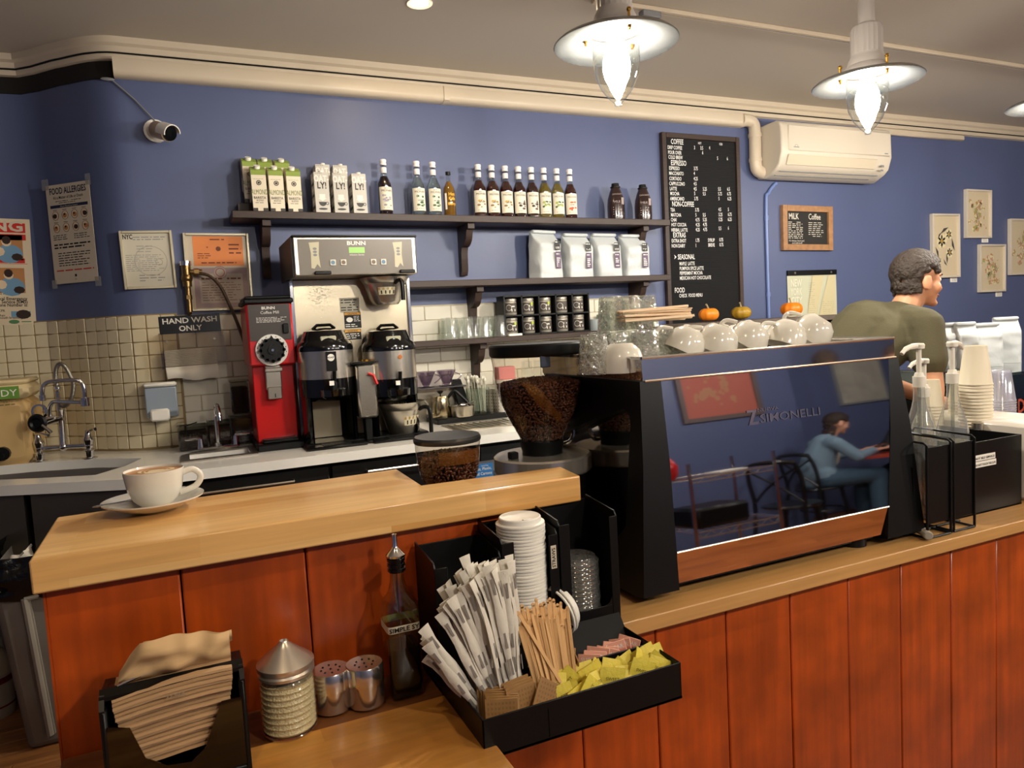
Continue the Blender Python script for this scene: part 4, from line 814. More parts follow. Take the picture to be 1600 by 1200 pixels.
# upturned tumblers on lower shelf
TP = [(.037, 0), (.041, 0), (.0365, .012), (.030, .112), (.027, .118), (0, .118), (0, .108), (.026, .106), (.034, .004), (.037, 0)]
t0 = None
for k, (px, y) in enumerate([(705, -.145), (731, -.145), (757, -.145), (783, -.145), (697, -.055), (719, -.055), (742, -.055), (765, -.055)]):
    p = onY(px, 520, y)
    if t0 is None:
        t0 = root('tumbler', 'upturned clear glass tumbler on the lower shelf', 'glass', group='upturned tumblers on the lower shelf'); ob('glass', G().lathe(TP, 18), thin_glass('tumbler_glass', 'f8faf8', .04, boost=1.6, haze=.05), t0); o = t0
    else: o = dup(t0)
    o.location = (p.x, y, 1.3405); o['label'] = f'upturned clear tumbler, {["first", "second", "third", "fourth"][k % 4]} from left in the {["front", "back"][k//4]} row on the lower shelf'
p = onY(928, 515, -.13); t = root('grey_mug', 'small grey beaker on the right end of the lower shelf', 'cup', (p.x, -.14, 1.3405)); g = G(); g.lathe([(0, 0), (.036, 0), (.038, .004), (.038, .068), (.035, .068), (.034, .008), (0, .008)], 20); ob('cup', g, mat('grey_ceramic', '8f9698', .4), t)
p = onY(946, 515, -.08); t = root('green_tin', 'pale green box behind the grey beaker on the lower shelf', 'box', (p.x, -.06, 1.3405)); g = G(); g.bx(-.03, .03, -.03, .03, 0, .095, bev=.003); ob('box', g, mat('sage_box', '8fa094', .6), t); g = G(); g.tube([(0, 0, .09), (.03, 0, .14)], .0012, 5); ob('stick', g, M_black, t)
g = G(); g.bx(-.035, .035, -.001, .001, 0, .11); ob('white_card', g, M_paper, loc=(onY(966, 500, -.05).x-.03, -.04, 1.341), label='small white card at the right end of the lower shelf', cat='card')
g = G(); g.bx(-.04, .04, -.01, .01, 0, .012); ob('shelf_tag', g, M_paper, loc=(onY(805, 524, -.19).x, -.188, 1.3405), label='white tag on the lower shelf before the black rack', cat='tag')
# low cabinet with pumpkins
p = onY(1072, 505, -.5); zt = p.z-.004
t = root('pumpkin_cabinet', 'weathered wooden topped black cabinet under the menu board', 'cabinet', (0, 0, 0)); xa, xb = p.x, 4.1
g = G(); g.bx(xa, xb, -.52, -.08, zt-.03, zt, bev=.003); ob('top', g, mat('weathered_wood', '5b5046', .55, var=.35, vscale=3, stretch=(3, 50, 50)), t)
g = G(); g.bx(xa+.01, xa+.04, -.50, -.10, 0, zt-.03); g.bx(xb-.04, xb-.01, -.50, -.10, 0, zt-.03); g.bx(xa+.01, xb-.01, -.12, -.10, 0, zt-.03); g.bx(xa+.04, xb-.04, -.5, -.1, .5, .53); ob('carcass', g, M_black, t)
g = G(); g.bx(xa+.06, xb-.06, -.45, -.15, .535, .86, bev=.02); ob('white_basin', g, M_white, t)
def pumpkin(lab, px, r, col, rz=0.):
    p = onY(px, 504, -.32); t = root('pumpkin', lab, 'pumpkin', (p.x, -.32, zt), rz, group='little pumpkins on the cabinet')
    g = G(); n = 40; m = 12; vs = []
    for i in range(n):
        a = 2*PI*i/n; k = 1-.09*abs(math.cos(a*4.5))**6
        for j in range(m+1): th = PI*j/m; vs.append((r*k*math.sin(th)*math.cos(a)*(1), r*k*math.sin(th)*math.sin(a), r*.72-(r*.72)*math.cos(th)*(1-.22*math.exp(-(math.sin(th)*3)**2)) if 0 else r*.74*(1+(-math.cos(th))*(1-.25*math.exp(-(math.sin(th)*2.2)**2)))))
    g.add(vs, [(i*(m+1)+j, ((i+1) % n)*(m+1)+j, ((i+1) % n)*(m+1)+j+1, i*(m+1)+j+1) for i in range(n) for j in range(m)]); ob('rind', g, col, t, weld=True)
    g = G(); g.tube([(0, 0, r*1.1), (-.003, 0, r*1.35), (-.012, 0, r*1.62), (-.02, 0, r*1.75)], [.011, .006, .005, .006], 6); ob('stem', g, mat('dry_stem', '9a8a6a', .8), t)
pumpkin('small bright orange pumpkin below the menu board, leftmost of three', 1108, .062, mat('orange_rind', 'E0801C', .4, var=.15, vscale=5)); pumpkin('small mottled green and orange pumpkin, middle of three', 1158.5, .062, mat('mottled_rind', 'A07C20', .4, var=.5, vscale=7), .5); pumpkin('largest orange pumpkin before the city map poster', 1237, .070, mat('orange_rind2', 'E07A14', .4, var=.1, vscale=5), .2)
# ================================================================ ON THE BACK COUNTER
def TR(l): return Matrix.Translation(-Vector(l))
def base(name, lab, cat, loc, group=None):
    loc = Vector(loc); return root(name, lab, cat, tuple(loc), group=group), (lambda: G(TR(loc)))
CZ = .9
# ---- red coffee mill
L = (.375, -.33, CZ); t, N = base('coffee_mill', 'red upright coffee mill with white dial left of the brewer', 'coffee grinder', L)
yf = -.47; q = lambda px, py: onY(px, py, yf)
zt = q(420, 474).z; zm = q(420, 571).z; xl, xr = q(387, 500).x, q(456, 500).x
g = N(); g.bx(xl-.006, xr+.004, yf, -.16, zm, zt, bev=.008); ob('head', g, M_red, t)
g = N(); g.bx(xl+.006, xr-.004, yf+.055, -.17, CZ+.03, zm, bev=.004); ob('column', g, M_red, t)
g = N(); g.bx(xl-.012, xr+.012, yf-.012, -.15, zt, zt+.022, bev=.006); g.bx(xl-.004, xr+.004, yf+.02, -.17, zt+.022, zt+.035, bev=.004); ob('hopper_lid', g, M_black, t)
zp = q(420, 532).z
g = N(); g.bx(xl+.004, xr-.006, yf-.003, yf, zp, zt-.004); ob('face_plate', g, mat('charcoal_plate', '38322e', .4), t)
g = N(); T0 = L; cx = (xl+xr)/2
g.text('BUNN', cx-.005, zt-.026, .017, yf-.0036, align='c', bold=.03, wx=1.2); g.text('Coffee Mill', cx+.0, zt-.046, .018, yf-.0036, align='c'); scribble(g, xl+.035, xr-.02, zt-.085, zt-.06, 4, yf-.0036, 0, th=.35, ragged=.4); ob('lettering', g, mat('plate_print', 'D0CCC4', .5), t, flat=True)
p = q(446, 513); g = N(); g.bx(p.x-.012, p.x+.012, yf-.014, yf-.002, p.z-.022, p.z+.022, bev=.003); ob('switch', g, M_black, t)
p = q(424.5, 547); Rf = RX(PI/2)
g = N(); g.lathe([(0, 0), (.070, 0), (.071, .006), (.069, .012), (0, .012)], 32, c=(p.x, yf, p.z), R=Rf); ob('dial_plate', g, mat('dial_white', 'D8D4CC', .35), t)
g = N(); g.cyl(.052, .012, .030, 28, c=(p.x, yf, p.z), R=Rf); 
for k in range(12): a = k*PI/6; g.cyl(.008, .012, .03, 8, c=(p.x+.050*math.cos(a), yf, p.z+.050*math.sin(a)), R=Rf)
g.cyl(.02, .03, .036, 16, c=(p.x, yf, p.z), R=Rf); g.add([(p.x-.012, yf-.031, p.z+.045), (p.x+.012, yf-.031, p.z+.045), (p.x, yf-.031, p.z+.066)], [(0, 1, 2)])
d = ob('dial_knob', g, M_black, t); g = N(); g.cyl(.006, .03, .040, 10, c=(p.x, yf, p.z), R=Rf); ob('screw', g, M_chrome, d)
g = N(); 
for k in range(11): a = PI*(-.05+1.1*k/10); rect(g, p.x+.061*math.cos(a)-.0015, p.x+.061*math.cos(a)+.0015, p.z+.061*math.sin(a)-.003, p.z+.061*math.sin(a)+.003, yf-.0125)
ob('dial_print', g, M_ink, t, flat=True, kind='stuff')
p = q(427, 572); zc = q(429, 624).z; g = N(); g.bx(p.x-.034, p.x+.034, yf+.02, yf+.055, zc+.04, zm+.0, bev=.004); g.bx(p.x-.030, p.x+.030, yf+.01, yf+.03, zc, zc+.055, bev=.003); g.bx(p.x-.036, p.x+.04, yf+.008, yf+.022, zm-.03, zm-.012, bev=.003); ob('chute', g, M_steel, t)
g = N(); rect(g, p.x-.002, p.x+.002, zc+.008, zc+.025, yf+.0095); ob('chute_mark', g, M_ink, t, flat=True)
g = N(); g.bx(xl-.006, xr+.012, yf-.03, -.16, CZ, CZ+.032, bev=.006); g.bx(xl+.02, xr-.01, yf-.02, yf+.05, CZ+.032, CZ+.05, bev=.006); ob('base', g, M_black, t)
# ---- brewer
yb = -.62; q = lambda px, py: onY(px, py, yb)
a, b, c_, d_ = q(458, 370), q(650, 369), q(652, 429), q(459, 430); x0, x1, z0, z1 = (a.x+d_.x)/2, (b.x+c_.x)/2, (c_.z+d_.z)/2, (a.z+b.z)/2
L = ((x0+x1)/2, -.4, CZ); t, N = base('coffee_brewer', 'tall stainless twin filter coffee brewer with black servers under it', 'coffee machine', L)
g = N(); g.bx(x0, x1, yb, -.22, z0, z1, bev=.006); ob('head', g, M_steel, t)
g = N(); g.bx(x0-.004, x1+.004, yb-.006, -.21, z1-.003, z1+.006, bev=.003); g.bx(x0-.006, x0, yb+.01, -.21, z0+.0, z1-.0); ob('head_trim', g, M_black, t)
g = N(); g.bx(x0+.02, x1-.02, yb-.004, yb, z0+.004, z1-.012); ob('control_panel', g, mat('warm_grey_panel', '6e665c', .4), t)
hh = z1-z0; fx = lambda px: onY(px, 400, yb).x; fz = lambda py: onY(550, py, yb).z; yy = yb-.0046
g = N(); g.text('BUNN', fx(557.5), fz(383), .024, yy, align='c', bold=.03, wx=1.25); g.text('Infusion Series', fx(557.5), fz(399.5), .011, yy, align='c'); ob('lettering', g, mat('panel_white', 'E0DCD0', .5), t, flat=True)
g = N(); rect(g, fx(545.5), fx(570), fz(395.5), fz(386.5), yy); ob('display', g, mat('green_lcd', '86B45A', .4, emit=.35), t, flat=True)
for cx_ in (491.5, 621.5):
    g = N(); cx = fx(cx_); w_ = .022; g.add([(cx-w_, yy, fz(379)), (cx+w_, yy, fz(378)), (cx+w_*.8, yy, fz(398)), (cx+w_, yy, fz(418)), (cx+w_*.4, yy, fz(412)), (cx-w_*.2, yy, fz(419)), (cx-w_*.8, yy, fz(418)), (cx-w_*.7, yy, fz(395))], [tuple(range(8))])
    for k in range(3): disc(g, cx+.002, fz(388.5+k*4.8), .0055, yy-.0003, 1, 10, 1.6)
    ob('gauge', g, [mat('gauge_cream', 'B8B094', .5), M_grey], t, flat=True)
for k, px in enumerate((519, 535.5, 582.5, 598)):
    x, z = fx(px), fz(410); g = N(); g.bx(x-.013, x+.013, yb-.008, yb-.003, z-.013, z+.013, bev=.002); bt = ob('button', g, mat('button_cream', 'C8C2B4', .4), t); g = N(); disc(g, x, z, .009, yb-.0083, 0, 12); ob('symbol', g, mat('button_blue', '5c7c94', .5) if k in (0, 3) else mat('button_brown', '6c5a4c', .5), bt, flat=True)
for px in (502, 634):
    x = fx(px); g = N(); g.bx(x-.035, x+.035, yb-.02, yb+.03, fz(428.5), fz(423), bev=.003); ob('funnel_latch', g, M_black, t)
yt = -.40; qt = lambda px, py: onY(px, py, yt)
xa, xb = qt(459, 500).x, qt(641, 500).x
g = N(); g.bx(xa, xb, yt, -.20, CZ+.02, z0, bev=.004); ob('tower', g, mat('worn_steel', 'BCB098', .28, .95, bump=.03, bscale=30), t)
g = N(); g.bx(xa-.01, xa+.008, yt-.012, -.2, CZ+.02, z0, bev=.003); ob('tower_trim', g, M_chrome, t); g = N(); g.bx(xb-.012, xb+.006, yt-.012, -.2, CZ+.02, z0, bev=.003); ob('tower_trim', g, M_chrome, t)
g = N(); g.bx(xa-.01, xb+.01, -.56, -.2, CZ, CZ+.02, bev=.004); ob('base', g, M_black, t)
def sticker(p0, p1, mats, fn, name='sticker'):
    a, b = qt(*p0), qt(*p1); g = N(); rect(g, a.x, b.x, b.z, a.z, yt-.001, 0); fn(g, a.x, b.x, b.z, a.z, yt-.0016); ob(name, g, mats, t, flat=True)
M_warn = mat('warning_yellow', 'C8923C', .6)
sticker((530, 466), (562, 487), [mat('sticker_grey', 'A8A290', .6), M_ink], lambda g, x0, x1, z0, z1, y: scribble(g, x0+.005, x1-.005, z0+.004, z1-.004, 5, y, 1, th=.35))
sticker((537, 488), (565, 512), [M_ink, M_warn, M_paper], lambda g, x0, x1, z0, z1, y: (rect(g, x0+.002, x1-.002, z1-.014, z1-.002, y, 1), disc(g, x0+.025, z0+.04, .012, y, 2, 10, 1.3), scribble(g, x0+.045, x1-.004, z0+.03, z1-.018, 4, y, 2, th=.3), scribble(g, x0+.004, x1-.004, z0+.004, z0+.022, 2, y, 2, th=.35), g.text('CAUTION', (x0+x1)/2, z1-.012, .010, y-.0003, 0, align='c', bold=.02)))
sticker((538, 515), (565, 530), [M_ink, M_warn, M_paper], lambda g, x0, x1, z0, z1, y: (rect(g, x0+.002, x1-.002, z1-.014, z1-.002, y, 1), scribble(g, x0+.004, x1-.004, z0+.004, z1-.018, 3, y, 2, th=.35), g.text('WARNING', (x0+x1)/2, z1-.012, .010, y-.0003, 0, align='c', bold=.02)))
# scratches of lime on the steel
r2 = random.Random(3); g = N()
for k in range(90):
    p = qt(r2.gauss(497, 9), r2.gauss(463, 13)); s = r2.uniform(.0008, .0022); rect(g, p.x-s*2, p.x+s*2, p.z-s, p.z+s, yt-.0008)
ob('lime_spots', g, mat('lime', 'D8D0B8', .8), t, flat=True, kind='stuff')
def basket(t, N, c, r, h, hand, inside=False, sc=1.):
    x, y, z = c
    g = N(); g.lathe([(0, z), (r*.52, z), (r*.56, z+.006), (r*.62, z+h*.12), (r*.86, z+h*.78), (r*.90, z+h*.8), (r*1.0, z+h*.97), (r*1.02, z+h), (r*.98, z+h), (r*.86, z+h*.82), (r*.6, z+h*.15), (0, z+h*.1)], 32, c=(x, y, 0)); ob('basket', g, M_steel if inside else mat('basket_steel', 'C4BEB2', .25, .9), t)
    R = RZ(hand); g = N(); d = R @ Vector((0, -1, 0)); a = Vector((x, y, 0))
    pts = [a+d*(r*.86)+Vector((0, 0, z+h*.78)), a+d*(r*1.12)+Vector((0, 0, z+h*.84)), a+d*(r*1.36)+Vector((0, 0, z+h*.74)), a+d*(r*1.38)+Vector((0, 0, z+h*.1))]
    g.tube(smooth_path([tuple(p) for p in pts], 5), .010, 8); ob('handle', g, M_black, t)
    g = N()
    for k in range(8):
        a0, a1 = [-.55+hand+(-.35)+.9*s/8 for s in (k, k+1)]
        f = lambda an, zz: (x+(r*(.62+(zz-.12)/.66*.24)+.0012)*math.sin(an), y-(r*(.62+(zz-.12)/.66*.24)+.0012)*math.cos(an), z+h*zz)
        g.quad(f(a0, .35), f(a1, .35), f(a1, .62), f(a0, .62), 0); g.quad(*[Vector(v) for v in (f(a0+.02, .38), f(a1-.02, .38), f(a1-.02, .50), f(a0+.02, .50))], 1) if k % 2 else g.quad(f(a0, .52), f(a1, .52), f(a1, .60), f(a0, .60), 2)
    for i in range(len(g.v)): pass
    ob('warning_label', g, [mat('label_cream', 'C8BEA0', .6), M_ink, M_warn], t, flat=True)
    if inside:
        g = N(); m = 40; vs = []
        for i in range(m*2): a_ = PI*i/m; rr = r*.80*(1+.05*(-1)**i); vs += [(x+r*.5*math.cos(a_), y+r*.5*math.sin(a_), z+h*.2), (x+rr*math.cos(a_), y+rr*math.sin(a_), z+h*.93)]
        g.add(vs, [(2*i, 2*((i+1) % (2*m)), 2*((i+1) % (2*m))+1, 2*i+1) for i in range(2*m)]+[tuple(range(0, 4*m, 2))]); ob('paper_filter', g, mat('filter_paper', 'E2DDCF', .9), t)
pb = onY(604, 476, -.50); pt = onY(604, 434, -.50)
basket(t, N, (pb.x, -.49, pb.z), .112, pt.z-pb.z, .28)
# servers
def server(lab, px, tag):
    y = -.49; p = onZ(px, 696, CZ); c = onY(px, 600, y); x = c.x; zz = lambda py: onY(px, py, y-.10).z
    t, N = base('coffee_server', lab, 'coffee server', (x, y, CZ), 'insulated coffee servers'); r = .124
    z_b0, z_b1, zl, zp = zz(592), zz(548), zz(530), zz(515)
    g = N(); g.cyl(r, z_b0, z_b1, 36, c=(x, y, 0)); ob('steel_band', g, mat('band_steel', 'D2CBBF', .25, .95, bump=.02, bscale=50, stretch=(40, 40, 1)), t)
    g = N(); g.lathe([(0, z_b1), (r+.002, z_b1), (r+.002, z_b1+.015), (r*.96, z_b1+.035), (r*.86, z_b1+.045), (r*.84, zl+.0), (r*.72, zp-.004), (r*.3, zp+.008), (0, zp+.01)], 36, c=(x, y, 0)); ob('lid', g, M_bgloss, t)
    g = N(); g.bx(x-.035, x+.035, y-.102, y-.05, zl-.014, zl+.014, bev=.004); ob('timer_window', g, mat('pale_window', 'A8A68E', .4), t)
    g = N(); g.tube([(x-.05, y, zp+.004), (x-.03, y, zp+.022), (x+.03, y, zp+.022), (x+.05, y, zp+.004)], .008, 6); ob('carry_handle', g, M_bgloss, t)
    zc = z_b0-.10; g = N(); g.lathe([(0, zc), (r*.8, zc), (r+.001, zc+.02), (r+.001, z_b0), (0, z_b0)], 36, c=(x, y, 0)); ob('lower_body', g, M_bgloss, t)
    g = N(); g.lathe([(r*.98, CZ+.02), (r*.98, zc+.02)], 24, c=(x, y, 0), arc=(-PI*.22, PI*.42)); g.lathe([(r*.98, CZ+.02), (r*.98, zc+.02)], 24, c=(x, y, 0), arc=(PI*.60, PI*1.22)); g.lathe([(r*.9, CZ+.02), (r*.9, zc+.02)], 24, c=(x, y, 0), arc=(-PI*.22, PI*.42)); g.lathe([(r*.9, CZ+.02), (r*.9, zc+.02)], 24, c=(x, y, 0), arc=(PI*.6, PI*1.22)); ob('stand', g, M_bgloss, t)
    g = N(); g.bx(x-r-.01, x+r+.01, y-r-.03, y+r, CZ, CZ+.014, bev=.006)
    for k in range(6): g.bx(x-.06, x+.06, y-r-.02+k*.014, y-r-.014+k*.014, CZ+.013, CZ+.018)
    ob('drip_tray', g, M_black, t)
    g = N(); g.bx(x-.012, x+.012, y-r-.045, y-r+.01, z_b0-.055, z_b0-.01, bev=.004); g.tube([(x+.004, y-r-.02, z_b0-.02), (x+.006, y-r-.03, z_b0+.035)], .009, 8); ob('tap', g, M_black, t)
    g = N(); g.lathe([(.040, z_b0-.085), (.055, z_b0-.075), (.057, z_b0-.045), (.040, z_b0-.04)], 18, c=(x, y-r+.005, 0), arc=(PI*1.02, PI*1.98)); ob('tap_guard', g, thin_glass('clear_plastic', 'd8dcd8', .08, boost=2.5), t)
    g = N(); rect(g, x-.022, x-.002, z_b0+-.026, z_b0-.006, y-r-.047); ob('tap_label', g, M_paper, t, flat=True)
    if tag == 'ticket':
        g = N(); g.bx(x-.022, x+.024, y-r-.004, y-r-.001, z_b0+.035, z_b1-.004); ob('tag', g, M_blackmat, t); g = N(); disc(g, x, z_b1-.03, .016, y-r-.005, 0, 14); g.text('ROAST', x, z_b1-.033, .010, y-r-.0055, 1, align='c', bold=.03); ob('tag_print', g, [M_paper, M_ink], t, flat=True)
    else:
        g = N(); g.cyl(.010, 0, .002, 14, c=(x+.018, y-r+.0, z_b1-.03), R=RX(PI/2)); ob('sticker_dot', g, mat('orange_dot', 'B0642C', .6), t)
server('left black and steel coffee server with a hanging black tag', 512, 'ticket'); server('right black and steel coffee server with an orange dot', 611, 'dot')
# tall steel dispenser between the servers
y = -.60; a, b = onY(557, 570, y), onY(589, 652, y); cx = (a.x+b.x)/2+.004; w = (onY(588, 600, y).x-onY(557, 600, y).x)/2
t, N = base('tea_dispenser', 'slim stainless dispenser with red handle between the two servers', 'dispenser', (cx, y, CZ))
g = N(); g.bx(cx-w, cx+w, y, y+.09, b.z, a.z, bev=.01); ob('tank', g, mat('band_steel'), t)
g = N(); g.bx(cx-w-.014, cx+w*.9, y-.004, y+.094, a.z, a.z+.012, bev=.004); ob('rim', g, M_black, t); g = N(); g.cyl(.018, a.z+.012, a.z+.02, 12, c=(cx+.01, y+.045, 0)); ob('cap', g, M_gold, t)
g = N(); g.bx(cx-.016, cx+.016, y+.02, y+.07, CZ+.01, b.z, bev=.004); g.bx(cx-.022, cx+.024, y-.01, y+.08, CZ, CZ+.012, bev=.004); ob('leg', g, M_black, t)
p = onY(583, 590, y-.01); g = N(); g.tube([(p.x-.02, y-.012, p.z+.02), (p.x, y-.018, p.z+.012), (p.x+.014, y-.02, p.z-.03)], .007, 8); ob('handle', g, M_red, t)
# brew basket standing on the counter
p = onZ(633, 684, CZ); t, N = base('brew_basket', 'stainless brew basket with white paper filter standing before the right server', 'brew basket', (p.x+.01, p.y+.06, CZ))
basket(t, N, (p.x+.01, p.y+.065, CZ+.001), .112, .165, .75, True)
# ---- tea canisters left of the mill
M_clr = thin_glass('clear_plastic', 'e4e4e0', .05, boost=2.)
M_tea = mat('dark_tea', '2c1810', .9, bump=.8, bscale=120); 
def canister(lab, px, py0, y, w, h, fill, z=CZ, col=M_tea, scoop=False):
    p = onY(px, py0, y); x = p.x; t, N = base('tea_canister', lab, 'canister', (x, y, z), 'clear canisters by the hand sink')
    g = N(); g.bx(x-w, x+w, y-w, y+w, z, z+h, bev=.008); ob('box', g, M_clr, t); g = N(); g.bx(x-w+.004, x+w-.004, y-w+.004, y+w-.004, z+.004, z+h*fill, bev=.006); ob('contents', g, col, t)
    g = N(); g.bx(x-w-.003, x+w+.003, y-w-.003, y+w+.003, z+h, z+h+.012, bev=.004); ob('lid', g, M_clr, t)
    if scoop: g = N(); g.tube([(x-.03, y-w-.004, z+h*.6), (x-.03, y-w-.01, z+h*1.05), (x+.02, y-w-.006, z+h*1.15)], .003, 6); ob('wire_clip', g, M_black, t)
canister('squat clear canister of dark tea left of the gooseneck tap', 303, 690, -.14, .065, .115, .75, scoop=True)
canister('squat clear canister behind the gooseneck tap', 345, 690, -.12, .055, .12, .8, col=mat('brown_tea', '3e2414', .9, bump=.8, bscale=120))
canister('lower clear canister touching the red mill', 379, 690, -.13, .055, .135, .9)
canister('tall clear canister stacked on another beside the red mill', 377, 650, -.13, .042, .15, .85, z=CZ+.149)
# ---- gooseneck tap
ax, ay = .115, -.275; t, N = base('gooseneck_tap', 'small chrome gooseneck tap with two levers on the hand sink', 'faucet', (ax, ay, CZ+.006)); z = CZ+.006
g = N(); g.bx(ax-.09, ax+.09, ay-.022, ay+.022, z, z+.014, bev=.006); ob('base_plate', g, M_chrome, t)
g = N(); g.tube(smooth_path([(ax, ay, z), (ax, ay, z+.12), (ax, ay-.005, z+.17), (ax+.004, ay-.04, z+.205), (ax+.008, ay-.085, z+.18), (ax+.010, ay-.095, z+.14)], 6), .0105, 10); g.cyl(.017, z, z+.03, 14, c=(ax, ay, 0)); ob('spout', g, M_chrome, t)
for s in (-1, 1): g = N(); g.cyl(.016, z+.01, z+.055, 12, c=(ax+s*.075, ay, 0), r1=.011); g.bx(ax+s*.07, ax+s*.14, ay-.01, ay+.006, z+.052, z+.063, bev=.004); ob('lever', g, M_chrome, t)
# ---- bridge faucet at the left sink
B0, B1 = onZ(63, 721, CZ), onZ(141, 716, CZ); dv = (B1-B0).normalized(); nn = Vector((dv.y, -dv.x, 0)); 
fq = lambda px, py, o=0.: onP(px, py, B0+nn*o, nn)
t, N = base('bridge_faucet', 'large chrome bridge faucet with swing spout and spray hose at the left sink', 'faucet', (B0+B1)/2)
for k, (bs, tp, lv) in enumerate(((B0, fq(58, 677), [fq(58, 677), fq(82, 679)]), (B1, fq(136, 672), [fq(138, 675), fq(154, 669)]))):
    g = N(); h = tp.z-CZ; g.lathe([(0, 0), (.032, 0), (.032, .004), (.019, .008), (.021, h*.28), (.024, h*.30), (.015, h*.36), (.021, h*.55), (.025, h*.66), (.015, h*.8), (.012, h*.9), (.010, h), (0, h)], 18, c=tuple(bs)); pst = ob('post', g, M_chrome, t)
    g = N(); g.tube([tuple(lv[0]+nn*.01), tuple((lv[0]+lv[1])/2+nn*.02+Vector((0, 0, .004))), tuple(lv[1]+nn*.03)], [.007, .005, .008], 8); ob('lever', g, M_chrome, pst)
zb = fq(100, 698).z; a, b = Vector((B0.x, B0.y, zb)), Vector((B1.x, B1.y, zb)); m = fq(99, 696); m = Vector((m.x, m.y, zb))
g = N(); g.tube([tuple(a), tuple(b)], .0105, 10); g.sph(tuple(a), .02, 12); g.sph(tuple(b), .02, 12); g.sph(tuple(m), .019, 12); ob('bridge', g, M_chrome, t)
g = N(); g.tube([tuple(m), tuple(fq(96, 650)), tuple(fq(95, 640))], [.016, .013, .018], 12); g.tube([tuple(fq(92, 642)), tuple(fq(89, 606))], .009, 10); g.sph(tuple(fq(90, 607)), .016, 10); g.tube([tuple(fq(100, 652)), tuple(fq(72, 660))], .016, 10); ob('riser', g, M_chrome, t)
g = N(); g.tube(smooth_path([tuple(fq(*p)) for p in ((89, 606), (87, 588), (88, 576), (93, 569), (101, 572), (109, 585), (114.5, 600), (113, 618), (107, 630), (100, 635), (94, 632))], 5), .0095, 10); ob('spray_hose', g, mat('hose_steel', '9a958a', .3, 1., bump=.4, bscale=200), t)
g = N(); pts = [fq(79, 655, .03), fq(77, 640, .04), fq(81, 630, .05), fq(90, 627.5, .05), (fq(128, 629, .06)), fq(132, 630, .06)]; g.tube(smooth_path([tuple(p) for p in pts], 5), .0095, 10)
pts = [fq(132.5, 632, .06), fq(132.5, 618, .06), fq(131, 605, .06), fq(127, 597, .06), fq(118, 594, .07), fq(96, 594.5, .08), fq(76, 597, .09), (fq(68, 603, .09)), fq(66, 612, .09), fq(66.5, 622, .09)]; g.tube(smooth_path([tuple(p) for p in pts], 5), .0095, 10)
e = fq(132.5, 624, .06); g.cyl(.019, e.z-.03, e.z+.008, 14, c=(e.x, e.y, 0)); e = fq(66.5, 622, .09); g.cyl(.013, e.z-.012, e.z+.012, 12, c=(e.x, e.y, 0)); ob('swing_spout', g, M_chrome, t)
e = fq(60, 661, .07); RR = nn.to_track_quat('Z', 'Y').to_matrix(); g = N(); g.lathe([(.0, .0), (.038, .0), (.042, .008), (.036, .018), (.026, .02), (.018, .012), (0, .012)], 24, c=tuple(e), R=RR); ob('spray_head', g, M_black, t)
e = fq(63, 643, .05); g = N(); g.lathe([(.026, 0), (.034, 0), (.034, .01), (.026, .01), (.026, 0)], 20, c=tuple(e), R=RR); g.tube([tuple(fq(60, 662, .06)), tuple(fq(75, 655, .05)), tuple(fq(85, 652, .03))], .012, 8); g.tube([tuple(fq(66, 664, .09)), tuple(fq(80, 676, .09))], [.006, .008], 6); g.tube([tuple(fq(72, 645, .05)), tuple(fq(65, 633, .05))], .002, 5); ob('spray_valve', g, M_chrome, t)
# ---- food container at the left edge
tx = onY(57, 650, .12).x; t, N = base('food_tub', 'large yellowed translucent food tub with a green label at the left edge', 'container', (tx-.2, .13, CZ))
M_tub = mat('yellowed_plastic', 'BC9C68', .45, trans=0., var=.15, vscale=3); zt = onY(50, 590, .12).z
g = N(); g.bx(tx-.42, tx, -.03, .30, CZ, zt-.08, bev=.035); ob('tub', g, M_tub, t); g = N(); g.bx(tx-.425, tx+.003, -.035, .305, zt-.085, zt-.02, bev=.02); g.bx(tx-.41, tx+.0, -.03, .30, zt-.02, zt, bev=.01); ob('lid', g, mat('pale_lid', 'C8B48A', .5, var=.15, vscale=4), t)
a, b = onY(0, 605, -.036), onY(31, 622, -.036); g = N(); rect(g, b.x-.26, b.x, b.z, a.z, -.0362); ob('label', g, mat('label_green', '5E8A34', .6), t, flat=True)
g = N(); g.text('BUDDY', b.x-.008, b.z+.012, .042, -.0368, align='r', bold=.0, wx=1.1); ob('lettering', g, M_paper, t, flat=True); g = N(); g.text('simply human', b.x-.005, b.z-.014, .014, -.0368, align='r'); scribble(g, b.x-.2, b.x-.02, b.z-.03, b.z-.02, 1, -.0368, 0); ob('small_print', g, mat('dark_green_print', '3c4c2c', .6), t, flat=True)
p = onY(3, 712, -.06); g = N(); g.cyl(.030, 0, .03, 14, c=(p.x-.0, -.03, p.z+.006), R=RX(PI/2)); g.cyl(.012, 0, .06, 10, c=(p.x, -.03, p.z), R=RX(PI/2)); ob('drain_tap', g, M_black, t)
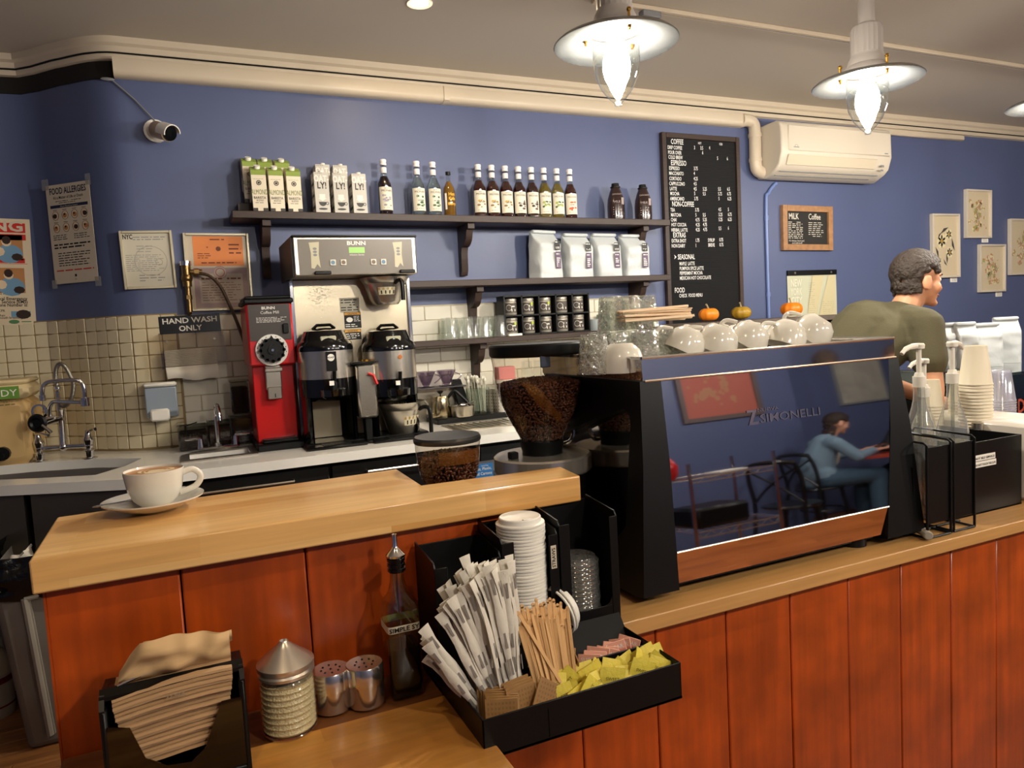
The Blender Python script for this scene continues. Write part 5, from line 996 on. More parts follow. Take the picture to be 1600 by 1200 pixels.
# ---- pour-over corner
y = -.16; a = onY(676, 648, y); t, N = base('gooseneck_kettle', 'small steel pour-over kettle with black knob on the brewing station', 'kettle', (onY(690, 640, y).x, y, CZ+.03)); cx = onY(690, 640, y).x
g = N(); z = CZ+.03; g.lathe([(0, z), (.054, z), (.056, z+.006), (.040, z+.105), (.038, z+.112), (0, z+.114)], 24, c=(cx, y, 0)); ob('body', g, mat('kettle_steel', 'C8B894', .15, 1.), t)
g = N(); g.cyl(.004, z+.112, z+.125, 8, c=(cx-.002, y, 0)); g.lathe([(0, z+.122), (.010, z+.126), (.019, z+.138), (0, z+.14)], 14, c=(cx-.002, y, 0)); ob('knob', g, M_black, t)
g = N(); g.tube(smooth_path([(cx+.038, y-.005, z+.10), (cx+.07, y-.02, z+.135), (cx+.10, y-.03, z+.11), (cx+.15, y-.05, z+.05)], 5), .008, 8); ob('handle', g, M_black, t)
g = N(); g.tube(smooth_path([(cx-.05, y, z+.02), (cx-.085, y-.01, z+.03), (cx-.08, y-.01, z+.08), (cx-.11, y-.01, z+.11)], 5), .005, 8); ob('spout', g, M_steel, t)
g = G(); a, b = onZ(668, 664, CZ), onZ(783, 640, CZ); g.bx(-.28, .28, -.08, .12, 0, .03, bev=.006); ob('drip_mat', g, M_black, loc=(1.46, -.18, CZ), label='black drip tray under the steel kettle and pan', cat='tray')
# pour-over stand
t, N = base('pour_over_stand', 'dark metal pour-over stand holding two clear drippers', 'stand', (1.33, -.10, CZ)); y = -.10
za = onY(690, 603, y).z; xa, xb = onY(655, 603, y).x, onY(722, 603, y).x
g = N(); g.bx(xa-.05, xb, y-.07, y+.05, za-.008, za, bev=.002); ob('top_plate', g, mat('gunmetal', '5c5a5c', .35, .8), t)
g = N(); g.bx(xa-.05, xb-.03, y+.03, y+.036, CZ, za); ob('back_plate', g, M_steel, t)
g = N(); g.prism([(xb-.06, za+.03), (xb-.01, za+.03), (xb+.045, CZ+.04), (xb-.02, CZ+.04)], y-.01, y+.02, 'xz'); ob('side_leg', g, M_black, t)
for px in (665, 697):
    x = onY(px, 600, y).x; tt, NN = base('dripper', f'clear ribbed pour-over dripper on the {"left" if px == 665 else "right"} of the dark stand', 'dripper', (x, y-.01, za), 'clear drippers')
    g = NN(); g.lathe([(.012, za+.006), (.02, za+.012), (.055, za+.082), (.058, za+.085), (.056, za+.085), (.018, za+.012)], 20, c=(x, y-.01, 0)); g.lathe([(.0, za), (.042, za), (.044, za+.006), (.012, za+.008)], 20, c=(x, y-.01, 0)); ob('cone', g, thin_glass('lilac_clear', 'd8d0dc', .1, boost=3.), tt)
    g = NN(); g.tube(smooth_path([(x+.045, y-.03, za+.07), (x+.075, y-.04, za+.05), (x+.04, y-.03, za+.02)], 4), .004, 6); ob('handle', g, thin_glass('lilac_clear'), tt)
y = -.22; c = onY(723, 648, y); t, N = base('steel_pan', 'small steel saucepan holding a scoop beside the kettle', 'pan', (c.x, y, CZ+.03)); z = CZ+.03; x = c.x
g = N(); g.lathe([(0, z), (.058, z), (.062, z+.006), (.064, z+.055), (.070, z+.058), (.062, z+.056), (.058, z+.008), (0, z+.008)], 24, c=(x, y, 0)); ob('bowl', g, M_steel, t)
g = G(); g.sph((0, 0, 0), (.026, .018, .014), 12); g.tube([(0.02, 0, .003), (.075, .02, .012)], .004, 6); ob('scoop', g, M_chrome, loc=(x, y, z+.058), label='steel scoop lying on the small saucepan', cat='scoop')
for k, (px, lab) in enumerate(((741, 'left clear jar full of clear plastic spoons'), (755, 'right clear jar full of clear plastic spoons'))):
    y = -.14-.03*k; c = onY(px, 640, y); t, N = base('spoon_jar', lab, 'jar', (c.x, y, CZ+.03), 'jars of clear spoons'); z = CZ+.03; x = c.x
    g = N(); g.lathe([(0, z), (.034, z), (.036, z+.004), (.042, z+.14), (.040, z+.14), (.034, z+.008), (0, z+.008)], 18, c=(x, y, 0)); ob('jar', g, M_glass, t)
    for i in range(12):
        a = rnd.random()*6.28; r = rnd.uniform(.005, .024); h = rnd.uniform(.17, .20); g = N(); A = Vector((x+r*math.cos(a), y+r*math.sin(a), z+.01)); Bq = Vector((x+r*1.9*math.cos(a), y+r*1.9*math.sin(a), z+h)); g.tube([tuple(A), tuple(Bq)], .0026, 5); g.sph(tuple(Bq), (.009, .005, .014), 8); ob('spoon', g, mat('milky_plastic', 'C8C4B4', .25), t)
for k, px in enumerate((768, 779)):
    y = -.15-.04*k; c = onY(px, 640, y); t, N = base('perforated_cup', f'perforated steel utensil cup, {"left" if k == 0 else "right"} one, behind the large bean hopper', 'utensil cup', (c.x, y, CZ+.0), 'perforated steel cups'); x = c.x; z = CZ
    g = N(); g.lathe([(0, z), (.03, z), (.032, z+.15), (.029, z+.15), (.028, z+.01)], 18, c=(x, y, 0)); ob('cup', g, M_steel, t)
    g = N()
    for i in range(6):
        for j in range(7): a = -1.2+i*.45; g.cyl(.0028, 0, .0015, 6, c=(x+.0315*math.sin(a), y-.0315*math.cos(a), z+.025+j*.018), R=RZ(a) @ RX(PI/2))
    ob('perforation', g, M_black, t, kind='stuff')
# glass rinser tray in the worktop
a, b, c_, d_ = [onZ(*p, CZ+.004) for p in ((669, 665), (752, 650), (795, 664), (700, 677))]
t = root('rinser_tray', 'stainless recessed rinser tray in the worktop behind the small bean hopper', 'tray', (1.36, -.44, CZ)); g = frame(G(), .36, .26, .022, .006, 0, -.13, .002); g.v = [Vector((p.x, p.z, -p.y)) for p in g.v]; ob('rim', g, M_steel, t)
g = G(); g.bx(-.16, .16, -.11, .11, .0005, .002); 
for k in range(9): g.bx(-.15+k*.035, -.145+k*.035, -.11, .11, .002, .005)
ob('grid', g, mat('grid_steel', 'A8A294', .3, .8), t)
# things behind the big hopper
x = onY(790, 600, -.2).x; t, N = base('white_canister', 'white canister on the worktop behind the large bean hopper', 'canister', (x, -.2, CZ)); g = N(); g.cyl(.06, CZ, CZ+.19, 20, c=(x, -.2, 0)); ob('body', g, M_white, t); g = N(); g.cyl(.062, CZ+.19, CZ+.205, 20, c=(x, -.2, 0)); ob('lid', g, M_white, t)
g = G(); g.bx(-.05, .05, -.03, .03, 0, .07, bev=.004); ob('sweetener_box', g, mat('pink_card', 'D08484', .6), loc=(x, -.2, CZ+.205), label='pink sweetener box seen through the large bean hopper', cat='box')
x = onY(828, 600, -.25).x
for k in range(3): g = G(); g.lathe([(.03, 0), (.034, 0), (.028, .09), (0, .09)], 16); ob('tumbler', g, thin_glass('tumbler_glass'), loc=(x+k*.075, -.22, CZ+.205), label=f'{["first", "second", "third"][k]} upturned glass seen through the large hopper, counted from the left', cat='glass', group='glasses behind the hopper')
g = G(); g.bx(-.06, .21, -.06, .06, 0, .205, bev=.004); ob('white_box', g, M_white, loc=(x, -.22, CZ), label='white box under three upturned glasses on the worktop', cat='box')
# recycling bin behind the bar
t, N = base('recycling_bin', 'dark grey bin with a blue recycling sticker behind the bar', 'bin', (1.38, -1.0, 0)); g = N(); g.bx(1.12, 1.62, -1.12, -.84, 0, .80, bev=.02); ob('bin', g, mat('slate_bin', '3c4048', .45), t)
a, b = onY(737, 727, -1.121), onY(771, 747, -1.121); g = N(); rect(g, a.x, b.x, b.z-.07, a.z, -1.1212); ob('sticker', g, mat('recycle_blue', '2C74B8', .5), t, flat=True)
g = N(); g.text('Metal, Glass, Plastic,', b.x-.006, a.z-.026, .017, -1.1218, align='r', bold=.01, wx=.9); g.text('and Cartons', b.x-.006, a.z-.046, .017, -1.1218, align='r', bold=.01, wx=.9); g.text('recycling', b.x-.02, a.z-.011, .009, -1.1218, align='r'); ob('lettering', g, M_paper, t, flat=True)
# ================================================================ ON THE BAR AND THE LEDGE
BZ = 1.1155
p = onZ(241, 786, BZ+.01); cx, cy = p.x-.0, p.y-.01
t, N = base('saucer', 'white saucer under the latte cup on the bar', 'saucer', (cx, cy, BZ))
g = N(); g.lathe([(0, BZ+.002), (.030, BZ), (.038, BZ+.002), (.060, BZ+.010), (.080, BZ+.020), (.081, BZ+.0225), (.079, BZ+.0225), (.058, BZ+.0145), (.034, BZ+.008), (0, BZ+.007)], 48, c=(cx, cy, 0)); ob('dish', g, M_cer, t)
cz = BZ+.0085; ux, uy = cx+.004, cy
t, N = base('latte_cup', 'white latte cup with milk foam on a saucer on the bar', 'cup', (ux, uy, cz))
g = N(); g.lathe([(0, cz+.002), (.024, cz), (.027, cz+.003), (.036, cz+.012), (.0435, cz+.030), (.0475, cz+.056), (.048, cz+.062), (.0468, cz+.0625), (.0455, cz+.056), (.0415, cz+.03), (.034, cz+.014), (0, cz+.006)], 48, c=(ux, uy, 0)); ob('body', g, M_cer, t)
g = N(); ha = .12; hx, hy = math.cos(ha), math.sin(ha)
g.tube(smooth_path([(ux+hx*.043, uy+hy*.043, cz+.050), (ux+hx*.060, uy+hy*.06, cz+.054), (ux+hx*.072, uy+hy*.072, cz+.045), (ux+hx*.073, uy+hy*.073, cz+.034), (ux+hx*.062, uy+hy*.062, cz+.022), (ux+hx*.038, uy+hy*.038, cz+.016)], 6), [.0055]*31, 10); ob('handle', g, M_cer, t)
zf = cz+.0585; g = N(); g.lathe([(0, zf+.0006), (.030, zf+.0004), (.0462, zf)], 40, c=(ux, uy, 0)); cf = ob('coffee', g, mat('crema', 'B07A44', .35, var=.12, vscale=40), t)
g = N(); R = .030
def blob(f, n=36, z=0., s=1.): g.add([(ux+.004+f(2*PI*k/n)*math.cos(2*PI*k/n)*s, uy+f(2*PI*k/n)*math.sin(2*PI*k/n)*s, zf+.0009+z) for k in range(n)], [tuple(range(n))])
blob(lambda a: .026*(1+.12*math.cos(a*2)+.05*math.sin(3*a))); ob('milk_art', g, mat('milk_foam', 'DCC4A0', .4), cf, flat=True)
g = N(); 
for k, s in enumerate((.75, .5)): ringv = .026*s; vs = [(ux+.004+(ringv+d)*math.cos(2*PI*i/24), uy+(ringv+d)*math.sin(2*PI*i/24), zf+.0012) for i in range(15) for d in (0, .0035)]; g.add(vs, [(2*i, 2*i+2, 2*i+3, 2*i+1) for i in range(14)])
ob('crema_swirl', g, mat('crema'), cf, flat=True, kind='stuff')
a, b = onZ(152, 796, BZ+.02), onZ(205, 785, BZ+.012); g = G(TR(b)); g.tube([(a.x, a.y, BZ+.025), ((a.x+b.x)/2, (a.y+b.y)/2, BZ+.020), (b.x, b.y, BZ+.016)], [.0022, .0016, .002], 8); g.sph((b.x+.012, b.y+.003, BZ+.016), (.015, .009, .003), 12); g.sph((a.x, a.y, BZ+.025), (.008, .004, .0015), 8)
ob('teaspoon', g, M_chrome, loc=tuple(b), label='small steel teaspoon resting on the saucer left of the cup', cat='spoon')
LZ = .8205
# ---- napkin dispenser
a, b = onZ(168, 1180, LZ+.10), onZ(388, 1140, LZ+.10); fy = -2.93; w = .225; h = .135
lx = onY(166, 1075, -2.89).x; rx = onY(383, 1018, -2.89).x
x0 = onY(160, 1170, -2.838).x; x1 = onY(391, 1160, -2.838).x; zt = onY(272, 1038, -2.748).z
t, N = base('napkin_dispenser', 'black smoky napkin dispenser packed with brown napkins on the ledge', 'napkin dispenser', ((x0+x1)/2, -2.79, LZ))
y0, y1 = -2.838, -2.748; zf_ = onY(272, 1072, -2.838).z; M_smk = thin_glass('smoked_plastic', '4a423c', .05, boost=1.6, gcol='ffffff')
prof = [(y1, LZ), (y1, zt), (y1-.025, zt+.002), (y0+.018, zt-.025), (y0, zt-.055), (y0, zt-.065), (y1-.02, zt-.02), (y1-.010, zt-.04), (y1-.010, LZ)]
side = [(y0, LZ), (y0, zf_-.012), (y0+.014, zf_+.003), (y1-.02, zt+.002), (y1, zt), (y1, LZ)]
for xa, xb in ((x0, x0+.006), (x1-.006, x1)): g = N(); g.prism(side, xa, xb, 'yz'); ob('side_wall', g, M_black, t)
g = N(); g.bx(x0, x1, y1-.006, y1, LZ, zt, bev=.002); g.bx(x0, x1, y0, y1, LZ, LZ+.008, bev=.002)
g.prism([(y1-.026, zt+.002), (y1, zt), (y1, zt-.005), (y1-.026, zt-.004)], x0, x1, 'yz'); g.prism([(y0+.010, zf_+.001), (y0+.026, zf_+.006), (y0+.026, zf_), (y0+.010, zf_-.004)], x0, x1, 'yz'); g.bx(x0, x0+.008, y0-.001, y0+.02, LZ, zf_-.012, bev=.003); g.bx(x1-.008, x1, y0-.001, y0+.02, LZ, zf_-.012, bev=.003); g.prism([(y0+.016, zf_+.002), (y1-.02, zt+.001), (y1-.02, zt-.004), (y0+.016, zf_-.003)], x0+.004, x1-.004, 'yz'); ob('shell', g, M_black, t)
cx = (x0+x1)/2; g = N(); zz = zt-.03; f = y0-.001
pw = [onY(*q_, f) for q_ in ((172, 1137), (203, 1138), (228, 1185), (262, 1196), (300, 1190), (321, 1168), (346, 1096), (366, 1091))]
poly = [(x0+.006, LZ+.010), (x0+.006, pw[0].z)]+[(q_.x, q_.z) for q_ in pw]+[(x1-.006, pw[-1].z), (x1-.006, LZ+.010)]
g.prism(poly, f, f+.0015, 'xz')
ob('front_window', g, M_smk, t, flat=True)
g = N(); g.tube(smooth_path([(x0+.020, y0+.026, zf_+.006), (cx-.02, y0+.032, zf_+.014), (cx+.03, y0+.036, zf_+.017), (x1-.03, y0+.036, zf_+.017)], 5), .0018, 6); ob('wire_bar', g, M_chrome, t)
g = N(); g.text('TORK', cx+.002, zf_-.016, .009, y0-.0006, align='c', bold=.03); rect(g, cx-.02, cx+.02, zt-.048, zt-.034, y0-.0002, 1) if 0 else None; ob('lettering', g, mat('faint_emboss', '8f7c62', .5), t, flat=True)
t2, N = base('napkin_stack', 'stack of brown paper napkins bulging in the black dispenser', 'napkins', (cx, -2.79, LZ+.01))
nn_ = 20
for k in range(nn_):
    u = k/(nn_-1); z = LZ+.045+u*(zf_-.004-LZ-.045); sag = .012*(1-u)**1.4; half = (x1-x0)/2-.014-.022*(1-u)**1.6
    yy_ = y0+.006+.003*math.sin(k*2.1)+rnd.uniform(0, .002)
    th = (zf_-.004-LZ-.045)/nn_*.82; n = 10; vs = []
    for i in range(n+1):
        s = -1+2*i/n; x = cx+s*half; dz = .004*(1-s*s)*u-sag*0+rnd.uniform(-.0004, .0004)-(.010*(1-s*s)*(1-u)*-1 if 0 else 0)+ .004*s
        for yv in (yy_, y1-.010): vs += [(x, yv, z+dz), (x, yv, z+dz+th)]
    fs = []
    for i in range(n):
        a = i*4; b = a+4; fs += [(a, b, b+1, a+1), (a+1, b+1, b+3, a+3), (a, a+2, b+2, b), (a+2, a+3, b+3, b+2)]
    fs += [(0, 1, 3, 2), (n*4, n*4+2, n*4+3, n*4+1)]
    g = N(); g.add(vs, fs); ob('napkin', g, mat('kraft_napkin', 'B4926A', .9, var=.12, vscale=30) if k % 3 else mat('kraft_napkin2', 'A5835C', .9, var=.12, vscale=30), t2)
# top napkin pulled up, crumpled
nx0, nx1 = onY(183, 1060, y0+.04).x, onY(362, 1010, y0+.04).x; tops = [(0, 1050), (.12, 1020), (.22, 1001), (.45, 993), (.75, 986), (.95, 984), (1, 983)]; bots = [(0, 1072), (.3, 1060), (.6, 1048), (.85, 1040), (1, 1032)]
def lerp(tb, u):
    for (a, va), (b, vb) in zip(tb, tb[1:]):
        if u <= b: return va+(vb-va)*(u-a)/(b-a)
    return tb[-1][1]
def nap(u, v):
    px = 183+u*(361-183); zt_ = onY(px, lerp(tops, u), y0+.05).z; zb_ = onY(px, lerp(bots, u), y0+.04).z; p = onY(px, 1030, y0+.045); k = noise.noise(Vector((u*5, v*3, 1)))
    return (p.x, y0+.045-.026*math.sin(v*PI)*(.35+.65*math.sin(u*PI))+k*.016, zb_+(zt_-zb_)*v)
g = G(TR((cx, y0+.045, zt))); g.sheet(nap, 28, 12); g.sheet(lambda u, v: tuple(Vector(nap(u, 1-v*.55))+Vector((.004, .006+.02*v, -.001))), 28, 6); ob('loose_napkin', g, mat('kraft_loose', 'B8976C', .9), loc=(cx, y0+.045, zt), label='crumpled brown napkin standing up from the dispenser top', cat='napkin', ang=70)
# ---- sugar shaker
pf = onZ(457, 1148, LZ); x, y = pf.x, pf.y+.018; H = (onY(450, 1003, y).z-LZ)*1.03; r = .0385; zb = LZ; rows = 9; gp = [(0, zb), (r*.93, zb), (r, zb+.004)]; hh = H*.58
for k in range(rows): a = zb+.006+hh*k/rows; gp += [(r*.95, a), (r*1.03, a+hh/rows*.45), (r*.95, a+hh/rows*.92)]
gp += [(r*.93, zb+hh+.008), (r*.93, zb+hh+.018)]
t, N = base('sugar_shaker', 'ribbed glass sugar shaker with conical steel top on the ledge', 'sugar shaker', (x, y, LZ))
g = N(); g.lathe(gp, 32, c=(x, y, 0)); ob('glass', g, M_glass, t, ang=60); g = N(); g.lathe([(0, zb+.006)]+[(q_[0]*.955, max(q_[1], zb+.006)) for q_ in gp[2:-3]]+[(0, zb+hh*.93)], 32, c=(x, y, 0)); ob('sugar', g, mat('raw_sugar', 'DCC498', .85, bump=.5, bscale=300, var=.08, vscale=150), t, ang=60)
zl = zb+hh+.014; g = N(); g.lathe([(r*.96, zl-.006), (r*1.05, zl-.004), (r*1.06, zl), (r*1.0, zl+.003), (r*1.06, zl+.006), (r*1.07, zl+.012), (r*.98, zl+.015), (r*.72, zl+.015+(zb+H-zl-.015)*.30), (r*.38, zl+.015+(zb+H-zl-.015)*.68), (r*.2, zb+H-.003), (.006, zb+H), (.005, zb+H-.004), (0, zb+H-.004)], 36, c=(x, y, 0)); ob('steel_top', g, mat('shaker_top', 'D0C8BC', .30, .85), t)
# ---- two steel shakers
for k, (px, py, lab) in enumerate(((524, 1112, 'left small steel spice shaker next to the sugar shaker'), (577, 1104, 'right small steel spice shaker next to the syrup bottle'))):
    pf = onZ(px, py, LZ); x, y = pf.x, pf.y+.016; H = onY(px, 1030 if k == 0 else 1021, y+.028).z-LZ; r = .0285
    t, N = base('spice_shaker', lab, 'shaker', (x, y, LZ), 'small steel shakers')
    g = N(); g.lathe([(0, LZ), (r*.96, LZ), (r, LZ+.003), (r, LZ+H-.028), (r*1.01, LZ+H-.027), (0, LZ+H-.027)], 32, c=(x, y, 0)); ob('can', g, mat('shaker_steel', 'E0D8CC', .18, .96), t)
    g = N(); g.lathe([(r*1.04, LZ+H-.029), (r*1.05, LZ+H-.026), (r*1.04, LZ+H-.003), (r*.98, LZ+H), (r*.4, LZ+H-.001), (0, LZ+H-.001)], 32, c=(x, y, 0)); ob('lid', g, mat('shaker_steel'), t)
    g = N()
    for i in range(9): a = i*2*PI/8; rr = 0 if i == 8 else r*.5; g.cyl(.0016, 0, .0006, 6, c=(x+rr*math.cos(a), y+rr*math.sin(a), LZ+H-.0006))
    ob('hole', g, M_black, t, kind='stuff')
# ---- square syrup bottle with pourer
pf = onZ(646, 1106, LZ); x, y = pf.x+.004, -2.735; H = .21; s = .0265
a = onY(646, 960, y).z-LZ; zsh = onY(640, 930, y).z; znk = onY(638, 900, y).z; zcap = onY(638, 868, y).z; ztop = onY(637, 831, y).z
t, N = base('pour_bottle', 'square glass syrup bottle with steel pourer beside the straws', 'bottle', (x, y, LZ))
def sqr(g, prof, c, mi=0, n=24, e=.28):
    vs = []; m = len(prof)
    for i in range(n):
        A = 2*PI*(i+.5)/n; ca, sa = math.cos(A), math.sin(A)
        for (r, z, k) in prof:
            ee = 1-(1-e)*k; vs.append((c[0]+r*abs(ca)**ee*(1 if ca > 0 else -1), c[1]+r*abs(sa)**ee*(1 if sa > 0 else -1), z))
    return g.add(vs, [(i*m+j, ((i+1) % n)*m+j, ((i+1) % n)*m+j+1, i*m+j+1) for i in range(n) for j in range(m-1)], mi)
g = N(); sqr(g, [(0, LZ, 1), (s*.95, LZ, 1), (s, LZ+.005, 1), (s, zsh-.02, 1), (s*.92, zsh-.005, .9), (s*.55, zsh+.012, .4), (s*.42, znk, 0), (s*.40, zcap-.01, 0), (s*.47, zcap, 0)], (x, y)); ob('glass', g, thin_glass('green_glass', 'dfe4cc', .03, boost=2.), t, ang=50)
lv = onY(640, 1010, y-.02).z; g = N(); sqr(g, [(0, LZ+.004, 1), (s*.93, LZ+.006, 1), (s*.93, lv, 1), (0, lv, 1)], (x, y)); ob('syrup', g, thin_glass('olive_syrup', '97925a', .05), t, ang=50)
g = N(); sqr(g, [(s*1.005, onY(640, 983, y-.02).z, 1), (s*1.005, onY(640, 972, y-.02).z, 1)], (x, y)); ob('tape_label', g, mat('tape_label', 'C8C0AC', .6), t)
g = N(); zl = onY(640, 981, y-.02).z; g.text('SIMPLE SY', x-s*.95, zl, .0105, y-s-.0008, maxw=s*1.85, bold=.02); ob('lettering', g, M_ink, t, flat=True)
g = N(); g.cyl(.0125, zcap-.022, zcap+.004, 18, c=(x, y, 0)); 
for k in range(3): g.cyl(.0145, zcap-.020+k*.008, zcap-.016+k*.008, 18, c=(x, y, 0))
ob('stopper', g, M_bgloss, t); g = N(); g.lathe([(.0155, zcap+.003), (.016, zcap+.006), (.006, zcap+.016), (.0042, zcap+.02), (.0042, ztop), (.003, ztop), (0, ztop-.002)], 16, c=(x, y, 0)); g.tube([(x-.006, y, zcap-.01), (x-.004, y, znk-.04)], .0016, 5); ob('pourer', g, M_chrome, t)
# ---- organiser ---------------------------------------------------------------
O0, O1 = .332, .668; oy0, oym, oy1 = -2.952, -2.775, -2.672; oz = LZ
t, N = base('condiment_organizer', 'black condiment organizer tray with upright lid slots hanging over the bar front', 'organizer', ((O0+O1)/2, -2.8, oz))
g = N(); g.bx(O0, O1, oy0, oym, oz-.018, oz-.014); g.bx(O0, O1, oym-.003, oy1, oz, oz+.003); ob('floor_plate', g, M_blackmat, t)
M_org = mat('organizer_black', '080808', .4, spec=.3)
top = onZ(770, 1112, .862).z; zr = .861
g = N(); g.bx(O0, O1, oy0, oy0+.003, oz-.018, zr, bev=.001); ob('front_wall', g, M_org, t)
g = N(); g.bx(O0, O0+.003, oy0, oym, oz-.018, zr, bev=.001); ob('tray_side', g, M_org, t); g = N(); g.bx(O1-.003, O1, oy0, oym, oz-.018, zr, bev=.001); ob('tray_side', g, M_org, t)
g = N(); g.bx(O0+.155, O1-.003, oy0+.072, oy0+.0745, oz-.014, zr+.004, bev=.001); g.bx(O0+.1, O0+.103, oy0, oym, oz-.014, zr-.01, bev=.001); ob('divider', g, M_org, t)
g = N(); g.bx(O0, O1, oym-.003, oym, oz-.018, zr+.006, bev=.001); g.add([(O0+.2, oym-.05, oz), (O1, oym-.05, oz), (O1, oym-.002, zr+.02), (O0+.2, oym-.002, zr+.02)], [(0, 1, 2, 3)]); ob('step_plate', g, M_blackmat, t)
slots = [(O0, .447, 1.035), (.449, .553, 1.055), (.556, O1+.004, 1.068)]
for k, (a, b, zt) in enumerate(slots):
    g = N(); yf = oym; g.bx(a, b, oy1-.003, oy1, oz, zt, bev=.001)
    g.prism([(yf, oz), (yf, zt-.012), (yf+.006, zt-.004), (oy1, zt+.006), (oy1, oz)], a, a+.0025, 'yz'); g.prism([(yf, oz), (yf, zt-.012), (yf+.006, zt-.004), (oy1, zt+.006), (oy1, oz)], b-.0025, b, 'yz')
    fl = .022 if k != 2 else .020; zo = [zt-.07, .87, .898][k]
    g.bx(a, a+fl, yf-.002, yf, oz, zt-.012, bev=.0008); g.bx(b-fl*.8, b, yf-.002, yf, oz, zt-.012, bev=.0008); g.bx(a+fl, b-fl*.8, yf-.002, yf, oz, zo, bev=.0008)
    if k == 2:
        for s, xx in ((1, a+fl), (-1, b-fl*.8)): g.prism([(xx, zo), (xx+s*.016, zo), (xx+s*.006, zo+.004), (xx+s*.001, zo+.014)], yf-.002, yf, 'xz')
    ob('upright_slot', g, M_org, t)
g = N(); rect(g, .5375, .548, .985, 1.025, oym-.0035); ob('sticker', g, M_pap2, t, flat=True); g = N(); g.T = g.T @ Matrix.Translation((.5455, oym-.004, .987)) @ Matrix.Rotation(-PI/2, 4, 'Y'); g.text('STRAWS', 0, 0, .009, 0, bold=.02, maxw=.034); ob('lettering', g, M_ink, t, flat=True)
# white lids, nested
def lid_mesh(r, clear=False):
    g = G(); g.lathe([(r*.98, 0), (r*1.03, .001), (r*1.03, .004), (r*.97, .0055), (r*.90, .006), (r*.88, .013), (r*.84, .0145), (r*.78, .013), (0, .012)], 28); return g
M_lid = mat('lid_white', 'E2DED4', .4); p = onY(824, 850, -2.735); lx = .5015; ly = -2.735
zt = onY(824, 797, ly).z; z0 = oz+.004; n = int((zt-.0145-z0)/.0056)
l0 = None
for k in range(n):
    z = z0+k*.0056
    if l0 is None: l0 = ob('cup_cover', lid_mesh(.041), M_lid, loc=(lx, ly, z), label='white coffee lid nested in the tall stack in the middle slot', cat='lid', group='stack of white coffee lids'); o = l0
    else: o = l0.copy(); link(o)
    o['label'] = f'white coffee lid, number {n-k} from the top of the tall nested stack'; o.location = (lx+rnd.uniform(-.0008, .0008)+.0+(k/n)*.0, ly-.004+rnd.uniform(-.0008, .0008), z)
o['label'] = 'topmost white coffee lid of the tall stack with its drinking spout up'; 
g = G(TR(o.location)); L0 = o.location; g.bx(L0.x-.008, L0.x+.008, L0.y-.034, L0.y-.026, L0.z+.013, L0.z+.0155, bev=.001); ob('spout', g, M_lid, o)
o = l0.copy(); link(o); o.location = (.5565, -2.765, .905); o.rotation_euler = (0, 1.35, .2); o['label'] = 'white coffee lid standing on edge right of the tall stack'
o = l0.copy(); link(o); o.location = (.5500, -2.767, .903); o.rotation_euler = (0, 1.35, .2); o['label'] = 'second white lid on edge, tucked against the first'
for k in range(3): o = l0.copy(); link(o); o.location = (.395, ly, oz+.004+.0056*k+.10); o['label'] = 'white coffee lid in the left slot behind the straws'; o['group'] = 'white lids behind the straws'
for k in range(16): o = l0.copy(); link(o); o.location = (.395, ly, oz+.004+.0056*k); o['label'] = 'white coffee lid in the left slot behind the straws'; o['group'] = 'white lids behind the straws'
c0 = None
for k in range(16):
    z = oz+.022+k*.0085; 
    if c0 is None: c0 = ob('clear_cover', G().lathe([(.038, 0), (.0405, .001), (.0405, .004), (.037, .006), (.034, .012), (.02, .0135), (.006, .0135)], 26), thin_glass('clear_lid', 'eeeeea', .1, boost=3.2, haze=.04), loc=(.613, -2.73, z), label='clear plastic lid nested in the right-hand slot', cat='lid', group='stack of clear lids'); o = c0
    else: o = c0.copy(); link(o)
    o.location = (.613+rnd.uniform(-.001, .001), -2.728, z)
# paper straws: fan out of the left corner
M_straw = mat('straw_paper', 'C9C2B4', .75, bump=.2, bscale=60); M_sprint = mat('straw_print', '77716a', .8)
def straw(length=.20, w=.0062):
    g = G(); n = 8; vs = []
    for i in range(n+1):
        z = length*i/n; ww = w*(1+.25*math.sin(i*1.7)) if i not in (0, n) else w*1.5; tt = w*.45 if i not in (0, n) else .0006; b = .003*math.sin(i*.9)
        vs += [(-ww, b-tt*.3, z), (-ww*.4, b-tt, z), (ww*.4, b-tt, z), (ww, b-tt*.3, z), (ww*.4, b+tt, z), (-ww*.4, b+tt, z)]
    fs = [(i*6+k, i*6+(k+1) % 6, (i+1)*6+(k+1) % 6, (i+1)*6+k) for i in range(n) for k in range(6)]+[tuple(range(6)), tuple(range(n*6, n*6+6))]; g.add(vs, fs); return g
s0 = ob('paper_straw', straw(), M_straw, label='white paper-wrapped straw fanned out of the organizer', cat='straw', group='wrapped straws in the organizer')
g = G(); 
for k in range(5): rect(g, -.0018, .0018, .018+k*.036, .040+k*.036, -.0048)
ob('print', g, M_sprint, s0, flat=True, kind='stuff')
tips = []; r2 = random.Random(11)
